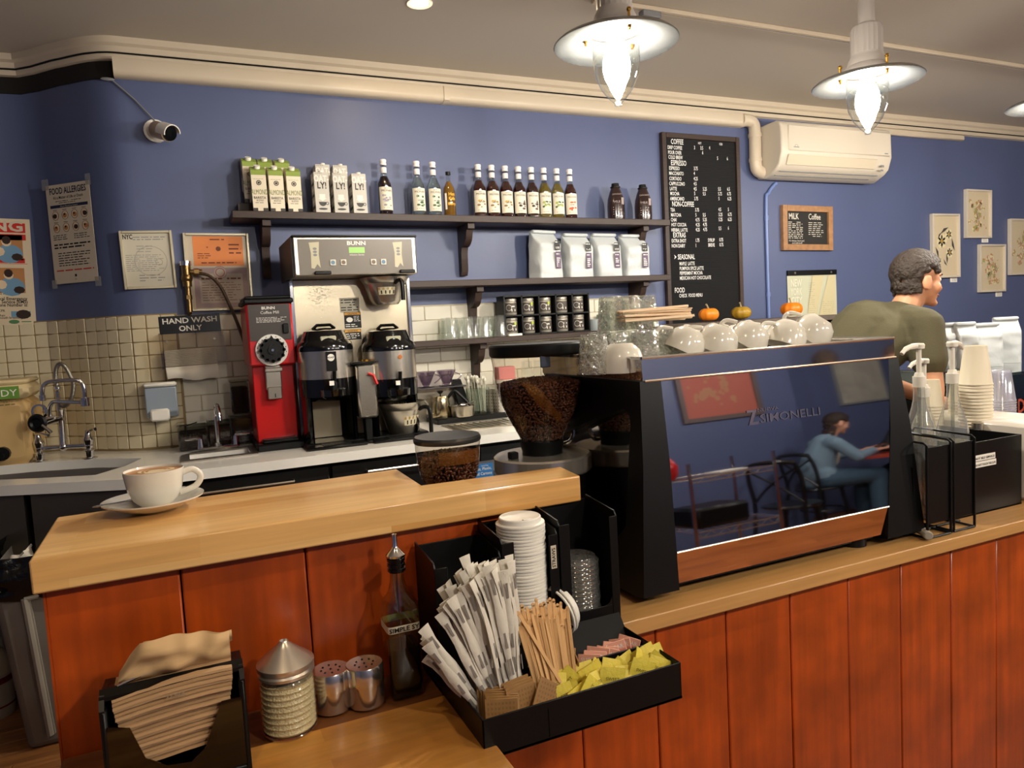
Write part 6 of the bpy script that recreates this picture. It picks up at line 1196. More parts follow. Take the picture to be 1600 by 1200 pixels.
for k in range(44):
    u = k/43; row = k % 3
    px = 668+u*130+r2.uniform(-5, 5); py = (985-112*min(1, (u*2.1))**.75)+r2.uniform(-9, 9)+row*(16 if u < .6 else 10)
    if u < .12: py = 985+(.12-u)*260+r2.uniform(-12, 12); px = 664+r2.uniform(-3, 8)
    yt = -2.855-.018*row+r2.uniform(-.005, .005); tip = onY(px, py, yt); 
    bot = Vector((O0+.038+u*.055+r2.uniform(-.004, .004), oy0+.055+.03*(2-row)/2+r2.uniform(-.01, .01), oz-.010+.0005*k))
    d = (tip-bot); L = d.length; R3 = d.to_track_quat('Z', 'Y').to_matrix()
    xax = Vector((R3[0][0], R3[1][0], R3[2][0]))
    z_ = d.normalized(); y_ = Vector((-.35, .92, .15)); y_ = (y_-z_*y_.dot(z_)).normalized(); x_ = y_.cross(z_).normalized(); x_ = -x_ if x_.x < 0 else x_; y_ = z_.cross(x_)
    o = s0 if k == 0 else dup(s0); M4 = Matrix((x_, y_, z_)).transposed().to_4x4() @ Matrix.Rotation(r2.uniform(-.5, .5), 4, 'Z'); M4 = M4 @ Matrix.Diagonal((1, 1, L/.20, 1)); M4.translation = bot; o.matrix_world = M4
# stir sticks
k0 = None
for k in range(62):
    u = (k % 31)/30; row = k//31; px = 810+u*76+r2.uniform(-3, 3); py = 940+r2.uniform(-8, 12)+row*24+(12*(u-.5)**2*4)
    if k == 61: px, py = 886, 948
    if k == 60: px, py = 808, 955
    tip = onY(px, py, -2.865-.022*row); bot = Vector((O0+.118+u*.054, oy0+.06-.02*row+r2.uniform(-.005, .005), oz-.012)); d = tip-bot; L = d.length
    z_ = d.normalized(); y_ = Vector((r2.uniform(-.4, .4), 1, 0)); y_ = (y_-z_*y_.dot(z_)).normalized(); x_ = y_.cross(z_); M4 = Matrix((x_, y_, z_)).transposed().to_4x4() @ Matrix.Diagonal((1, 1, L/.14, 1)); M4.translation = bot
    if k0 is None: g = G(); g.bx(-.0028, .0028, -.0006, .0006, 0, .1372, bev=.0004); g.cyl(.0028, -.0006, .0006, 10, c=(0, 0, .1372), R=RX(PI/2)); k0 = ob('stir_stick', g, mat('birch', 'CCA06A', .6, var=.12, vscale=20), label='thin wooden stir stick in the bunch beside the straws', cat='stir stick', group='bunch of wooden stir sticks'); o = k0
    else: o = k0.copy(); link(o)
    o.matrix_world = M4
# kraft packets at front left
M_kraft = mat('kraft_packet', '8A6436', .55, coat=.15, var=.15, vscale=60); kp = None
for k in range(11):
    grp = 0 if k < 7 else 1; i = k if grp == 0 else k-7
    if kp is None:
        g = G(); g.bx(-.024, .024, -.0012, .0012, 0, .064, bev=.0008); kp = ob('sugar_packet', g, M_kraft, label='brown kraft sugar packet leaning in the front left bin', cat='sugar packet', group='brown sugar packets'); 
        g = G()
        for a in range(8):
            for b in range(9): rect(g, -.020+a*.0052, -.0175+a*.0052, .003+b*.0066, .0062+b*.0066, -.0015)
        ob('embossing', g, mat('kraft_shadow', '7a5730', .6), kp, flat=True, kind='stuff'); o = kp
    else: o = dup(kp)
    o.location = ((.366+.0012*i, oy0+.012+i*.0068, oz-.012+.0008*i) if grp == 0 else (.408, oy0+.020+i*.006, oz-.006+.001*i)); o.rotation_euler = (-.22+.03*i, r2.uniform(-.05, .08), -.35+r2.uniform(-.05, .05)) if grp == 0 else (-.2, r2.uniform(-.04, .04), .12)
    if k == 6: o['label'] = 'brown sugar packet at the back of the left leaning stack'
o = dup(kp, label='flat brown sugar packet lying across the front edge of the bin'); o.location = (.425, oy0+.010, oz+.0); o.rotation_euler = (-.35, .6, .0)
yp = None
for k in range(24):
    if yp is None:
        g = G(); g.sheet(lambda u, v: (-.020+u*.040, -.0016*math.sin(u*PI)*math.sin(v*PI)-.001, v*.030), 6, 4); g.sheet(lambda u, v: (-.020+u*.040, .0016*math.sin(u*PI)*math.sin(v*PI)+.0002, v*.030), 6, 4); yp = ob('yellow_packet', g, mat('yellow_packet', 'D2BE46', .5, bump=.2, bscale=80), label='yellow sweetener packet in the front right bin', cat='sweetener packet', group='yellow sweetener packets'); g = G(); g.text('SWEET', 0, .011, .007, -.0032, align='c'); ob('print', g, mat('olive_ink', '5c5224', .6), yp, flat=True); o = yp
    else: o = dup(yp)
    u = (k % 12)/11; row = k//12; o.location = (O0+.135+u*.185+r2.uniform(-.004, .004), oy0+.022+row*.022+r2.uniform(-.006, .006), oz+.010+r2.uniform(-.002, .010)+row*.008); o.rotation_euler = (r2.uniform(-.5, -.1), r2.uniform(-.9, .9), r2.uniform(-.4, .4))
pp = None
for k in range(9):
    if pp is None: g = G(); g.bx(-.019, .019, -.001, .001, 0, .034, bev=.0008); pp = ob('pink_packet', g, mat('pink_packet', 'D89C86', .5), label='pink and white sweetener packet in the back bin', cat='sweetener packet', group='pink sweetener packets'); g = G(); rect(g, -.017, .017, .010, .020, -.0013); ob('print', g, mat('salmon_print', 'C4705C', .6), pp, flat=True); g = G(); g.text("SUGAR", 0, .022, .009, -.0015, align='c'); ob('lettering', g, M_paper, pp, flat=True); o = pp
    else: o = dup(pp)
    o.location = (O0+.225+k*.0105, oy0+.092+.004*(k % 3)+.002*k, oz+.004+r2.uniform(0, .006)); o.rotation_euler = (-.25, r2.uniform(-.25, .25), r2.uniform(-.9, .1))
for k in range(4): o = dup(kp, label='brown sugar packet dropped in the bin behind the stir sticks', group='loose brown packets behind the stir sticks'); o.location = (O0+.175+.007*k, oy0+.088+.006*(k % 2), oz-.002+.006*k*.5); o.rotation_euler = (-.1, .4-.25*k, .5+.3*k)
# ================================================================ GRINDERS, ESPRESSO MACHINE, CUPS
M_bean = mat('coffee_bean', '5E3422', .32, coat=.5, var=.45, vscale=40); M_hop = thin_glass('hopper_plastic', 'f0ece6', .03, boost=1.3)
def bean_v():
    n, m = 6, 4; vs = []
    for i in range(n):
        a = 2*PI*i/n
        for j in range(m+1): th = PI*j/m; vs.append(Vector((.0034*math.sin(th)*math.cos(a), .0024*math.sin(th)*math.sin(a), -.0050*math.cos(th))))
    return vs, [(i*(m+1)+j, ((i+1) % n)*(m+1)+j, ((i+1) % n)*(m+1)+j+1, i*(m+1)+j+1) for i in range(n) for j in range(m)]
BV, BF = bean_v()
def beans(g, rfun, z0, z1, c, seed, top_bump=.006, dens=1.):
    "a skin of single beans over the heap's outside and top"
    r3 = random.Random(seed); pts = []; z = z0
    while z < z1:
        r = rfun(z)-.0045; n = max(6, int(2*PI*r/.0072*dens)); 
        for k in range(n): a = 2*PI*(k+r3.random()*.8)/n; rr = r-r3.random()*.002; pts.append((rr*math.cos(a), rr*math.sin(a), z+r3.uniform(-.002, .002)))
        z += .0058
    R = rfun(z1)-.004; N_ = int(PI*R*R/(.0068*.0066)*dens)
    for k in range(N_):
        rr = R*math.sqrt(r3.random()); a = r3.random()*2*PI; pts.append((rr*math.cos(a), rr*math.sin(a), z1+top_bump*(1-(rr/R)**2)+r3.uniform(0, .003)))
    for p in pts:
        M = Euler((r3.random()*6, r3.random()*6, r3.random()*6)).to_matrix(); P = Vector((c[0]+p[0], c[1]+p[1], p[2])); g.add([M @ v+P for v in BV], BF)
    core = []; z = z0
    while z <= z1+1e-6: core.append((max(rfun(z)-.007, .002), z)); z += (z1-z0)/8
    g.lathe([(0, z0)]+core+[(0, z1)], 20, 1, c=(c[0], c[1], 0)); return g  # darker core colour paints in the shade between the beans
def interp(tb):
    def f(z):
        for (z0_, r0), (z1_, r1) in zip(tb, tb[1:]):
            if z <= z1_: return r0+(r1-r0)*max(0, (z-z0_))/(z1_-z0_)
        return tb[-1][1]
    return f
# big grinder
Yc = -2.33; k_ = .00152; c = onY(841, 700, Yc); gx = onY(839, 545, Yc).x; gx2 = onY(844.5, 715, Yc).x; gx = (gx+gx2)/2+.003
Zp = lambda py: onY(841, py, Yc).z
t, N = base('espresso_grinder', 'espresso grinder with big clear bean hopper between bar end and machine', 'coffee grinder', (gx, Yc, .82))
prof = [(690, 33), (682, 34), (666, 42), (646, 52.5), (628, 60), (608, 65), (586, 68.5), (566, 70.5), (550, 73)]
hp = [(Zp(py), r*k_) for py, r in prof]; rf = interp(hp)
g = N(); g.lathe([(r, z) for z, r in hp], 48, c=(gx, Yc, 0)); hop = ob('hopper', g, M_hop, t, ang=60)
g = N(); z = Zp(553); R = 73.5*k_; g.lathe([(R*.97, z-.003), (R, z), (R*1.01, z+.004), (R*1.01, z+.022), (R*.98, z+.026), (0, z+.028)], 48, c=(gx, Yc, 0)); ob('hopper_lid', g, M_black, t)
g = N(); g.bx(gx-.045, gx-.020, Yc-R*.93, Yc-R*.90, z-.026, z, bev=.003, R=RZ(.0)); ob('lid_clip', g, mat('navy_clip', '2c3444', .4), t)
g = N(); beans(g, rf, Zp(683), Zp(600), (gx, Yc), 5, .012); ob('beans', g, [M_bean, mat('bean_gap_shade', '120805', .8)], hop, kind='stuff', ang=80)
# oily smear of coffee on the inside of the hopper
g = N(); pth = [(793, 593, 5), (803, 600, 8), (812, 612, 10), (822, 626, 11), (834, 638, 11), (845, 645, 9), (850, 655, 5)]; rows = []
for i, (px, py, w_) in enumerate(pth):
    for s in (-1, 0, 1):
        zz = Zp(py); r_ = rf(zz)-.0008; xx = (px+s*w_*.9-(839.5+(py-545)*.03))*k_; xx = max(-r_*.97, min(r_*.97, xx)); rows.append((gx+xx, Yc-math.sqrt(r_*r_-xx*xx), zz))
g.add(rows, [(i*3+j, i*3+j+1, i*3+j+4, i*3+j+3) for i in range(len(pth)-1) for j in range(2)]); ob('oil_smear', g, mat('oil_smear', '8A5420', .3, alpha=.55), hop)
zn = Zp(690); g = N(); g.lathe([(0, zn+.002), (33.5*k_, zn+.004), (34*k_, zn-.004), (31*k_, zn-.022), (32*k_, zn-.034), (0, zn-.034)], 36, c=(gx, Yc, 0)); ob('neck', g, M_blackmat, t)
zc = Zp(709); g = N(); g.lathe([(0, zc+.014), (27*k_, zc+.014), (28*k_, zc+.010), (28*k_, zc), (0, zc)], 36, c=(gx, Yc, 0)); ob('collar', g, M_chrome, t)
Rc = 76*k_; g = N(); g.lathe([(0, zc+.001), (Rc*.96, zc), (Rc, zc-.004), (Rc, zc-.036), (Rc*.97, zc-.040), (0, zc-.040)], 56, c=(gx, Yc, 0)); ob('steel_top', g, mat('disc_steel', 'E0DACE', .22, .8, bump=.02, bscale=30), t)
g = N(); g.bx(gx-.095, gx-.075, Yc-.03, Yc-.01, zc, zc+.016, bev=.002); ob('adjuster', g, M_blackmat, t)
g = N(); g.lathe([(0, zc-.04), (Rc*.94, zc-.04), (Rc*.94, .83), (0, .83)], 40, c=(gx, Yc, 0)); g.bx(gx-Rc*.9, gx+Rc*.9, Yc-.09, Yc+.11, .8202, .84, bev=.004); ob('body', g, M_black, t)
g = N(); g.tube(smooth_path([(gx+28*k_, Yc+.03, zc+.01), (gx+.075, Yc+.0, zc+.02), (gx+.085, Yc, zc+.05), (gx+.06, Yc, zc+.06)], 5), .005, 8); ob('clamp_ring', g, M_chrome, t)
# small grinder with round hopper
Ys = -2.43; ks = .00132; s_x = onY(699.5, 700, Ys).x; Zs = lambda py: onY(699, py, Ys).z
t, N = base('small_grinder', 'small grinder with bowl-shaped bean hopper and flat grey lid behind the bar', 'coffee grinder', (s_x, Ys, .82))
prof = [(775, 22), (760, 33), (745, 44), (725, 49), (705, 50.5), (688, 52)]; hp2 = [(Zs(py), r*ks) for py, r in prof]; rf2 = interp(hp2)
g = N(); g.lathe([(r, z) for z, r in hp2], 44, c=(s_x, Ys, 0)); hop = ob('hopper', g, M_hop, t, ang=60)
z = Zs(688); g = N(); g.lathe([(52*ks, z-.002), (53*ks, z), (53.5*ks, z+.006), (51*ks, z+.011), (0, z+.012)], 48, c=(s_x, Ys, 0)); ob('hopper_lid', g, mat('dark_grey_lid', '2e2e2e', .3), t)
g = N(); beans(g, rf2, Zs(772), Zs(712), (s_x, Ys), 9, .004); ob('beans', g, [M_bean, mat('bean_gap_shade', '120805', .8)], hop, kind='stuff', ang=80)
g = N(); rows = []
for i in range(13):
    A = -2.2+i*.16
    for zz in (Zs(719), Zs(710), Zs(699)): r_ = rf2(zz)-.0008; rows.append((s_x+r_*math.cos(A+PI/2*0)*1, Ys+r_*math.sin(A), zz))
g.add(rows, [(i*3+j, i*3+j+1, i*3+j+4, i*3+j+3) for i in range(12) for j in range(2)]); ob('oil_smear', g, mat('oil_smear'), hop)
g = N(); g.cyl(.03, Zs(790), Zs(772), 20, c=(s_x, Ys, 0)); g.lathe([(0, .83), (.05, .83), (.055, Zs(790)), (0, Zs(790))], 24, c=(s_x, Ys, 0)); g.bx(s_x-.06, s_x+.06, Ys-.07, Ys+.08, .8202, .838, bev=.004); ob('body', g, M_black, t)
# ---------------------------------------------------------------- espresso machine
M_mir = mat('dark_mirror', 'A4A4AA', .03, 1.); M_pol = mat('polished_steel', 'DAD6D0', .05, 1.); M_copper = mat('bronze_strip', 'D0B09A', .04, 1.)
t, N = base('espresso_machine', 'large black and mirror-polished espresso machine on the low wooden worktop', 'espresso machine', (1.24, -2.4, .82))
ZT, ZB = 1.318, .850; yT, yB = -2.612, -2.662; zband = 1.271
yfr = lambda z: yT+(yB-yT)*(ZT-z)/(ZT-ZB)
pc = [onX(*q_, .845) for q_ in ((884, 680), (930, 656), (965, 643), (981, 638), (990, 646), (993.5, 662), (995, 720), (999, 817))]
cut = [(p.y, p.z) for p in pc]; cut[-1] = (cut[-1][0], cut[-1][1])
fr = [(yfr(zband), zband), (yfr(1.1)-.006, 1.1), (yfr(ZB), ZB-.01), (yfr(ZB)+.03, .835), (-2.52, .835)]
wing = [(-2.52, .90)]+cut[::-1]+[(-2.12, cut[0][1]-.03), (-2.12, zband-.05), (-2.2, zband)]
poly = fr+wing
def plate(g, poly, xo, xi):
    n = len(poly); vs = [(xo(z), y, z) for y, z in poly]+[(xi(z), y, z) for y, z in poly]
    return g.add(vs, [tuple(range(n))[::-1], tuple(range(n, 2*n))]+[(i, (i+1) % n, n+(i+1) % n, n+i) for i in range(n)])
w = lambda z: (ZT-z)/(ZT-ZB)
g = N(); plate(g, poly, lambda z: .845-.045*w(z), lambda z: .893-.006*w(z)); o = ob('side_panel', g, mat('machine_black', '080808', .42, spec=.3), t, ang=30)
g = N(); plate(g, fr+[(-2.12, .835), (-2.12, zband-.05), (-2.2, zband)], lambda z: 1.597+.035*w(z), lambda z: 1.575-.072*w(z)); ob('side_panel', g, mat('machine_black'), t, ang=30)
g = N(); g.bx(.862, .875, -2.60, -2.13, .84, 1.25); ob('polished_side', g, mat('side_mirror', 'B0ACA6', .05, 1.), t)
g = N(); plate(g, [(yfr(1.25)+.02, 1.25), (yfr(.87)+.02, .87), (-2.13, .87), (-2.13, 1.25)], lambda z: .876, lambda z: 1.50); ob('body', g, M_black, t)
xl = lambda z: .893-.006*w(z); xr = lambda z: 1.575-.072*w(z); zm = .917
g = N(); m = 8; vs = []
for i in range(m+1):
    z = zm+(zband-.003-zm)*i/m; bul = .004*math.sin(PI*i/m); vs += [(xl(z), yfr(z)-bul, z), (xr(z), yfr(z)-bul, z)]
g.add(vs, [(2*i, 2*i+1, 2*i+3, 2*i+2) for i in range(m)]); ob('mirror_panel', g, M_mir, t, ang=60)
g = N(); vs = [(xl(zm), yfr(zm), zm-.003), (xr(zm), yfr(zm), zm-.003), (xr(ZB), yfr(ZB)+.010, ZB), (xl(ZB), yfr(ZB)+.010, ZB)]; g.add(vs, [(0, 1, 2, 3)]); ob('lower_strip', g, M_copper, t, flat=True)
g = N(); g.tube([(xl(zm), yfr(zm)-.001, zm-.001), (xr(zm), yfr(zm)-.001, zm-.001)], .0022, 6); g.tube([(.852, yfr(zband)-.001, zband), (1.592, yfr(zband)-.001, zband)], .0024, 6); ob('bright_trim', g, mat('bright_trim', 'E8E4DC', .25, 1.), t)
g = N(); y1 = yT; a = [(.850, y1), (1.594, y1), (1.594, -2.16), (.850, -2.16)]
for (p, q_) in zip(a, a[1:]+a[:1]): g.quad((p[0], p[1]-.002, zband), (q_[0], q_[1]-.002, zband), (q_[0], q_[1], ZT), (p[0], p[1], ZT)); 
ob('chrome_rail', g, M_pol, t, flat=True)
g = N(); b_ = .006
for (p, q_) in zip(a, a[1:]+a[:1]): g.tube([(p[0], p[1], ZT), (q_[0], q_[1], ZT)], .0035, 6)
ob('rail_edge', g, M_chrome, t)
zt = 1.285; g = N(); g.bx(.853, 1.591, y1+.003, -2.163, zt-.02, zt); ob('cup_tray', g, mat('tray_steel', '8c8880', .3, 1.), t)
g = N(); g.bx(.9, 1.5, -2.62, -2.14, .832, .87); ob('underside', g, M_black, t)
for x_, y_ in ((.90, -2.58), (1.455, -2.60), (.90, -2.2), (1.455, -2.2)): g = N(); g.cyl(.032, .8202, .845, 20, c=(x_, y_, 0)); ob('foot', g, M_black, t)
g = N(); F_ = lambda px, py: onY(px, py, -2.636)
p0, p1 = F_(1189, 660), F_(1283, 641); z_ = (p0.z+p1.z)/2-.006; g.text('SIMONELLI', p0.x, z_, .026, 0, maxw=p1.x-p0.x, bold=.01); p = F_(1186, 645); g.text('NUOVA', p.x, z_+.024, .011, 0, maxw=.062, bold=.01)
a = F_(1171, 660); g.add([(a.x, 0, z_-.002), (a.x+.028, 0, z_-.002), (a.x+.028, 0, z_+.004), (a.x+.012, 0, z_+.004), (a.x+.027, 0, z_+.030), (a.x-.002, 0, z_+.030), (a.x-.002, 0, z_+.025), (a.x+.014, 0, z_+.025)], [tuple(range(8))])
g.v = [Vector((v.x, v.y, v.z)) for v in g.v]
for v in g.v: wz = v.z+L0.z*0+.82; i_ = (wz-zm)/(zband-zm); v.y = (yfr(wz)-.0012-.004*math.sin(PI*max(0, min(1, i_))))+2.4
ob('raised_logo', g, mat('logo_steel', '9a9aa4', .22, 1.), t, flat=True)
# ---- glasses and cups on top
M_press = thin_glass('pressed_glass', 'f2f5ee', .06, boost=7., haze=.06, bump=1., bscale=85)
def pressed(r=.036, h=.085):
    g = G(); n = 40; m = 14; vs = []
    for i in range(n):
        a = 2*PI*i/n
        for j in range(m+1):
            v = j/m; rr = r*(1-.24*v); k = .0022*math.sin(a*10+j*1.3)*math.sin(v*16+a*4) if 0 < j < m else 0
            vs.append(((rr+k)*math.cos(a), (rr+k)*math.sin(a), h*v))
    fs = [(i*(m+1)+j, ((i+1) % n)*(m+1)+j, ((i+1) % n)*(m+1)+j+1, i*(m+1)+j+1) for i in range(n) for j in range(m)]+[tuple(i*(m+1)+m for i in range(n))]
    g.add(vs, fs); g.lathe([(r*.93, .002), (r*.72, h-.012), (0, h-.013)], 24); return g
pg = None
spots = [(928, -2.50), (956, -2.33), (983, -2.33), (1008, -2.30), (1008, -2.47), (1040, -2.42), (962, -2.46), (1035, -2.28), (938, -2.26)]
nm = ['front left corner', 'back, first from left', 'back, second from left', 'back, third from left', 'middle, beside the small white cup', 'front right of the cluster', 'directly behind the small white cup', 'back right of the cluster', 'rear left corner']
for k, (px, y) in enumerate(spots):
    x = onY(px, 548, y).x
    if pg is None: pg = root('pressed_tumbler', '', 'glass', group='pressed tumblers on the espresso machine'); ob('glass', pressed(), M_press, pg, ang=80); o = pg
    else: o = dup(pg)
    o.location = (x, y, zt+.0005); o['label'] = 'upturned pressed-glass tumbler on the espresso machine, '+nm[k]; o.rotation_euler = (0, 0, k)
for k in (1, 2, 3, 4, 5): 
    px, y = spots[k]; 
    if k in (1, 2, 3): o = dup(pg, loc=(onY(px, 548, y).x+.004, y+.002, zt+.0865), label='pressed-glass tumbler stacked on the one at the '+nm[k])
def cup(lab, loc, rot, sc=1., handle=True, grp='white cups on the espresso machine'):
    t = root('coffee_cup', lab, 'cup', loc, group=grp, rot=rot); t.scale = (sc, sc, sc)
    g = G(); g.lathe([(0, .002), (.024, 0), (.028, .003), (.040, .014), (.0475, .034), (.050, .058), (.050, .062), (.0485, .0622), (.047, .056), (.044, .034), (.034, .014), (0, .006)], 36); ob('body', g, M_cer, t)
    if handle: g = G(); g.tube(smooth_path([(.046, 0, .052), (.066, 0, .054), (.076, 0, .043), (.070, 0, .028), (.045, 0, .020)], 5), .0052, 8); ob('handle', g, M_cer, t)
    return t
tf = zt+.062
cup('small upturned white cup at the front left corner among the tumblers', (onY(971, 560, -2.52).x, -2.52, zt+.063), (PI, 0, 0), 1., False)
cl = [(1083, -2.46, 2.75, .3, 3.0, 1.), (1105, -2.30, 2.9, -.1, 2.6, .9), (1131, -2.47, 2.72, .25, 2.7, 1.08), (1185, -2.47, 2.78, -.3, 2.9, 1.02), (1160, -2.28, 2.8, .2, 2.5, .9), (1237, -2.47, 2.75, .28, 2.8, 1.06), (1286, -2.48, 2.80, .30, .6, 1.08), (1215, -2.30, 2.8, .2, 2.8, .95), (1262, -2.30, 2.8, -.2, 2.8, .95)]
nmc = ['nearest the glass tumblers', 'behind the first cup', 'second of the front row, handle up left', 'third of the front row', 'behind the second and third cups', 'fourth of the front row, beside the last', 'at the right end of the front row', 'behind the third and fourth cups', 'behind the last two cups']
for k, (px, y, rx_, ry_, rz_, s) in enumerate(cl):
    x = onY(px, 540, y).x; ti = .50+.12*math.sin(k*2.3); cup('tilted upturned white cup on the espresso machine, '+nmc[k], (x, y, zt+(.062*math.cos(ti)+.0505*math.sin(ti)+.003)*s), (PI+.08*math.sin(k*5), -ti, 2.75+.35*math.sin(k*1.7)), s*.97)
# bundle of long wooden stirrers lying over the tumblers
a, b = onY(970, 497, -2.38), onY(1068, 492, -2.40); zb_ = a.z-.008; r2 = random.Random(4); k0 = None
for k in range(30):
    u = (k % 10)/9; row = k//10
    if k0 is None: g = G(); g.bx(0, .19, -.0028, .0028, -.0008, .0008, bev=.0004); k0 = ob('wooden_stirrer', g, mat('pale_birch', 'E0C4A2', .6, var=.1, vscale=20), label='long pale wooden stirrer in the bundle lying on the tumblers', cat='stir stick', group='bundle of stirrers on the tumblers'); o = k0
    else: o = k0.copy(); link(o)
    o.location = (a.x+r2.uniform(-.002, .004), -2.40+u*.03+row*.002, zb_+row*.010+r2.uniform(0, .004)); o.rotation_euler = (r2.uniform(.5, 2.6), r2.uniform(-.035, .025), r2.uniform(-.10, .10))
# ================================================================ RIGHT OF THE MACHINE
M_bot = thin_glass('clear_bottle', 'eeeee6', .05, boost=3., haze=.10)
def pumpbottle(lab, px, y, liquid, level, pz, swing, lbl=True):
    c = onY(px, 600, y); x = c.x; t, N = base('pump_bottle', lab, 'bottle', (x, y, LZ), 'syrup pump bottles'); T_ = onY(px-7, pz, y).z
    zn = T_-.105; H = zn-LZ; r = .041
    g = N(); g.lathe([(0, LZ+.001), (r*.96, LZ), (r, LZ+.005), (r, LZ+H*.56), (r*.98, LZ+H*.60), (r*.84, LZ+H*.68), (r*.5, LZ+H*.80), (r*.36, LZ+H*.88), (r*.34, LZ+H)], 28, c=(x, y, 0)); ob('glass', g, M_bot, t)
    g = N(); g.lathe([(0, LZ+.005), (r*.94, LZ+.006), (r*.94, LZ+level), (0, LZ+level)], 24, c=(x, y, 0)); ob('syrup', g, liquid, t)
    g = N(); g.cyl(.016, zn-.012, zn+.016, 18, c=(x, y, 0)); g.cyl(.013, zn+.016, zn+.026, 18, c=(x, y, 0), r1=.010); g.cyl(.0065, zn+.02, T_-.008, 12, c=(x, y, 0)); g.lathe([(0, T_-.016), (.014, T_-.014), (.015, T_-.004), (.012, T_), (0, T_+.001)], 18, c=(x, y, 0))
    dx, dy = math.cos(swing), math.sin(swing); g.tube(smooth_path([(x, y, T_-.007), (x+dx*.03, y+dy*.03, T_-.007), (x+dx*.055, y+dy*.055, T_-.012), (x+dx*.073, y+dy*.073, T_-.024)], 4), [.008]*5+[.007]*4+[.0055]*4, 8); ob('pump', g, mat('pump_white', 'DED8CA', .35), t)
    g = N(); g.tube([(x, y, zn), (x+.004, y, LZ+.02)], .005, 8); ob('dip_tube', g, thin_glass('clear_plastic'), t)
    if lbl:
        g = N()
        for q in range(8): a0, a1 = -1.7+1.25*q/8, -1.7+1.25*(q+1)/8; g.quad(*[(x+(r+.0006)*math.cos(s), y+(r+.0006)*math.sin(s), z) for s, z in ((a0, LZ+.05), (a1, LZ+.05), (a1, LZ+H*.52), (a0, LZ+H*.52))])
        ob('label', g, mat('pump_label', 'CFC8B4', .6), t)
        g = N()
        for i in range(9):
            for q in range(5): a0 = -1.62+q*.22; z = LZ+.075+i*.012; a1 = a0+.17; g.quad(*[(x+(r+.0012)*math.cos(s), y+(r+.0012)*math.sin(s), z_) for s, z_ in ((a0, z), (a1, z), (a1, z+.0032), (a0, z+.0032))])
        ob('small_print', g, mat('rust_print', '8a5a44', .6), t, flat=True, kind='stuff')
        for i in range(1):
            g = G(); g.text('MONIN', 0, .16, .018, -.0008, align='c'); g.bend(r+.001); g.v = [RZ(.5) @ v for v in g.v]; ob('lettering', g, M_ink, t, flat=True)
pumpbottle('front clear pump bottle with a little amber syrup beside the espresso machine', 1436, -2.53, LQ('amber_syrup', 'B06A20', .6), .10, 537, PI*1.02)
pumpbottle('clear pump bottle nearest the paper cups, pump turned right', 1488, -2.52, q_clear, .19, 534, .25)
pumpbottle('clear pump bottle half hidden behind the front one, pump lower', 1444, -2.36, q_yel, .17, 561, PI*1.02)
# wire racks with black sheet sides
wr = [(1447, 1484, 697, 812, -2.675), (1489, 1521, 690, 803, -2.672)]
for k, (pa, pb_, pt_, pbot, y) in enumerate(wr):
    a, b = onY(pa, pt_, y), onY(pb_, pbot, y); zt_ = onY(pa, pt_-4, y).z
    t, N = base('bottle_rack', f'{["left", "right"][k]} black wire bottle rack with sheet front before the pump bottles', 'rack', ((a.x+b.x)/2, y, LZ), 'black bottle racks')
    g = N(); g.bx(a.x, b.x, y, y+.0025, b.z, zt_-.012, bev=.001); g.bx(a.x-.02, a.x-.018, y+.02, y+.19, b.z+.01, zt_-.06) if k == 0 else None; ob('sheet', g, M_org, t)
    for xx in (a.x-.001, b.x+.001):
        g = N(); g.tube([(xx, y-.002, LZ+.0035), (xx, y-.002, zt_-.006), (xx, y+.006, zt_), (xx, y+.16, zt_+.004), (xx, y+.168, zt_-.004), (xx, y+.168, LZ+.0035)], .0032, 7); ob('wire_loop', g, M_black, t)
    g = N(); g.tube([(a.x, y-.002, LZ+.0035), (a.x, y+.168, LZ+.0035)], .003, 6); g.tube([(b.x, y-.002, LZ+.0035), (b.x, y+.168, LZ+.0035)], .003, 6); g.tube([(a.x, y-.002, LZ+.0035), (b.x, y-.002, LZ+.0035)], .003, 6); g.tube([(a.x-.02, y+.05, LZ+.0035), (b.x+.02, y+.05, LZ+.0035)], .003, 6); ob('foot_wire', g, M_black, t)
g = G(TR((1.62, -2.58, LZ))); pth = smooth_path([tuple(onZ(1405, 828, LZ+.02)), tuple(onZ(1420, 820, LZ+.02)), tuple(onZ(1438, 828, LZ+.015)), tuple(onZ(1452, 838, LZ+.015))], 8); rs = [.010 if i % 2 else .0125 for i in range(len(pth))]; pth2 = []
for i in range(len(pth)-1): pth2 += [pth[i], pth[i].lerp(pth[i+1], .5)]
g.tube(pth2, [.0085 if i % 2 else .011 for i in range(len(pth2))], 10); ob('drain_hose', g, mat('grey_hose', '8f897c', .5), loc=(1.62, -2.58, LZ), label='grey corrugated drain hose curling out beside the machine foot', cat='hose')
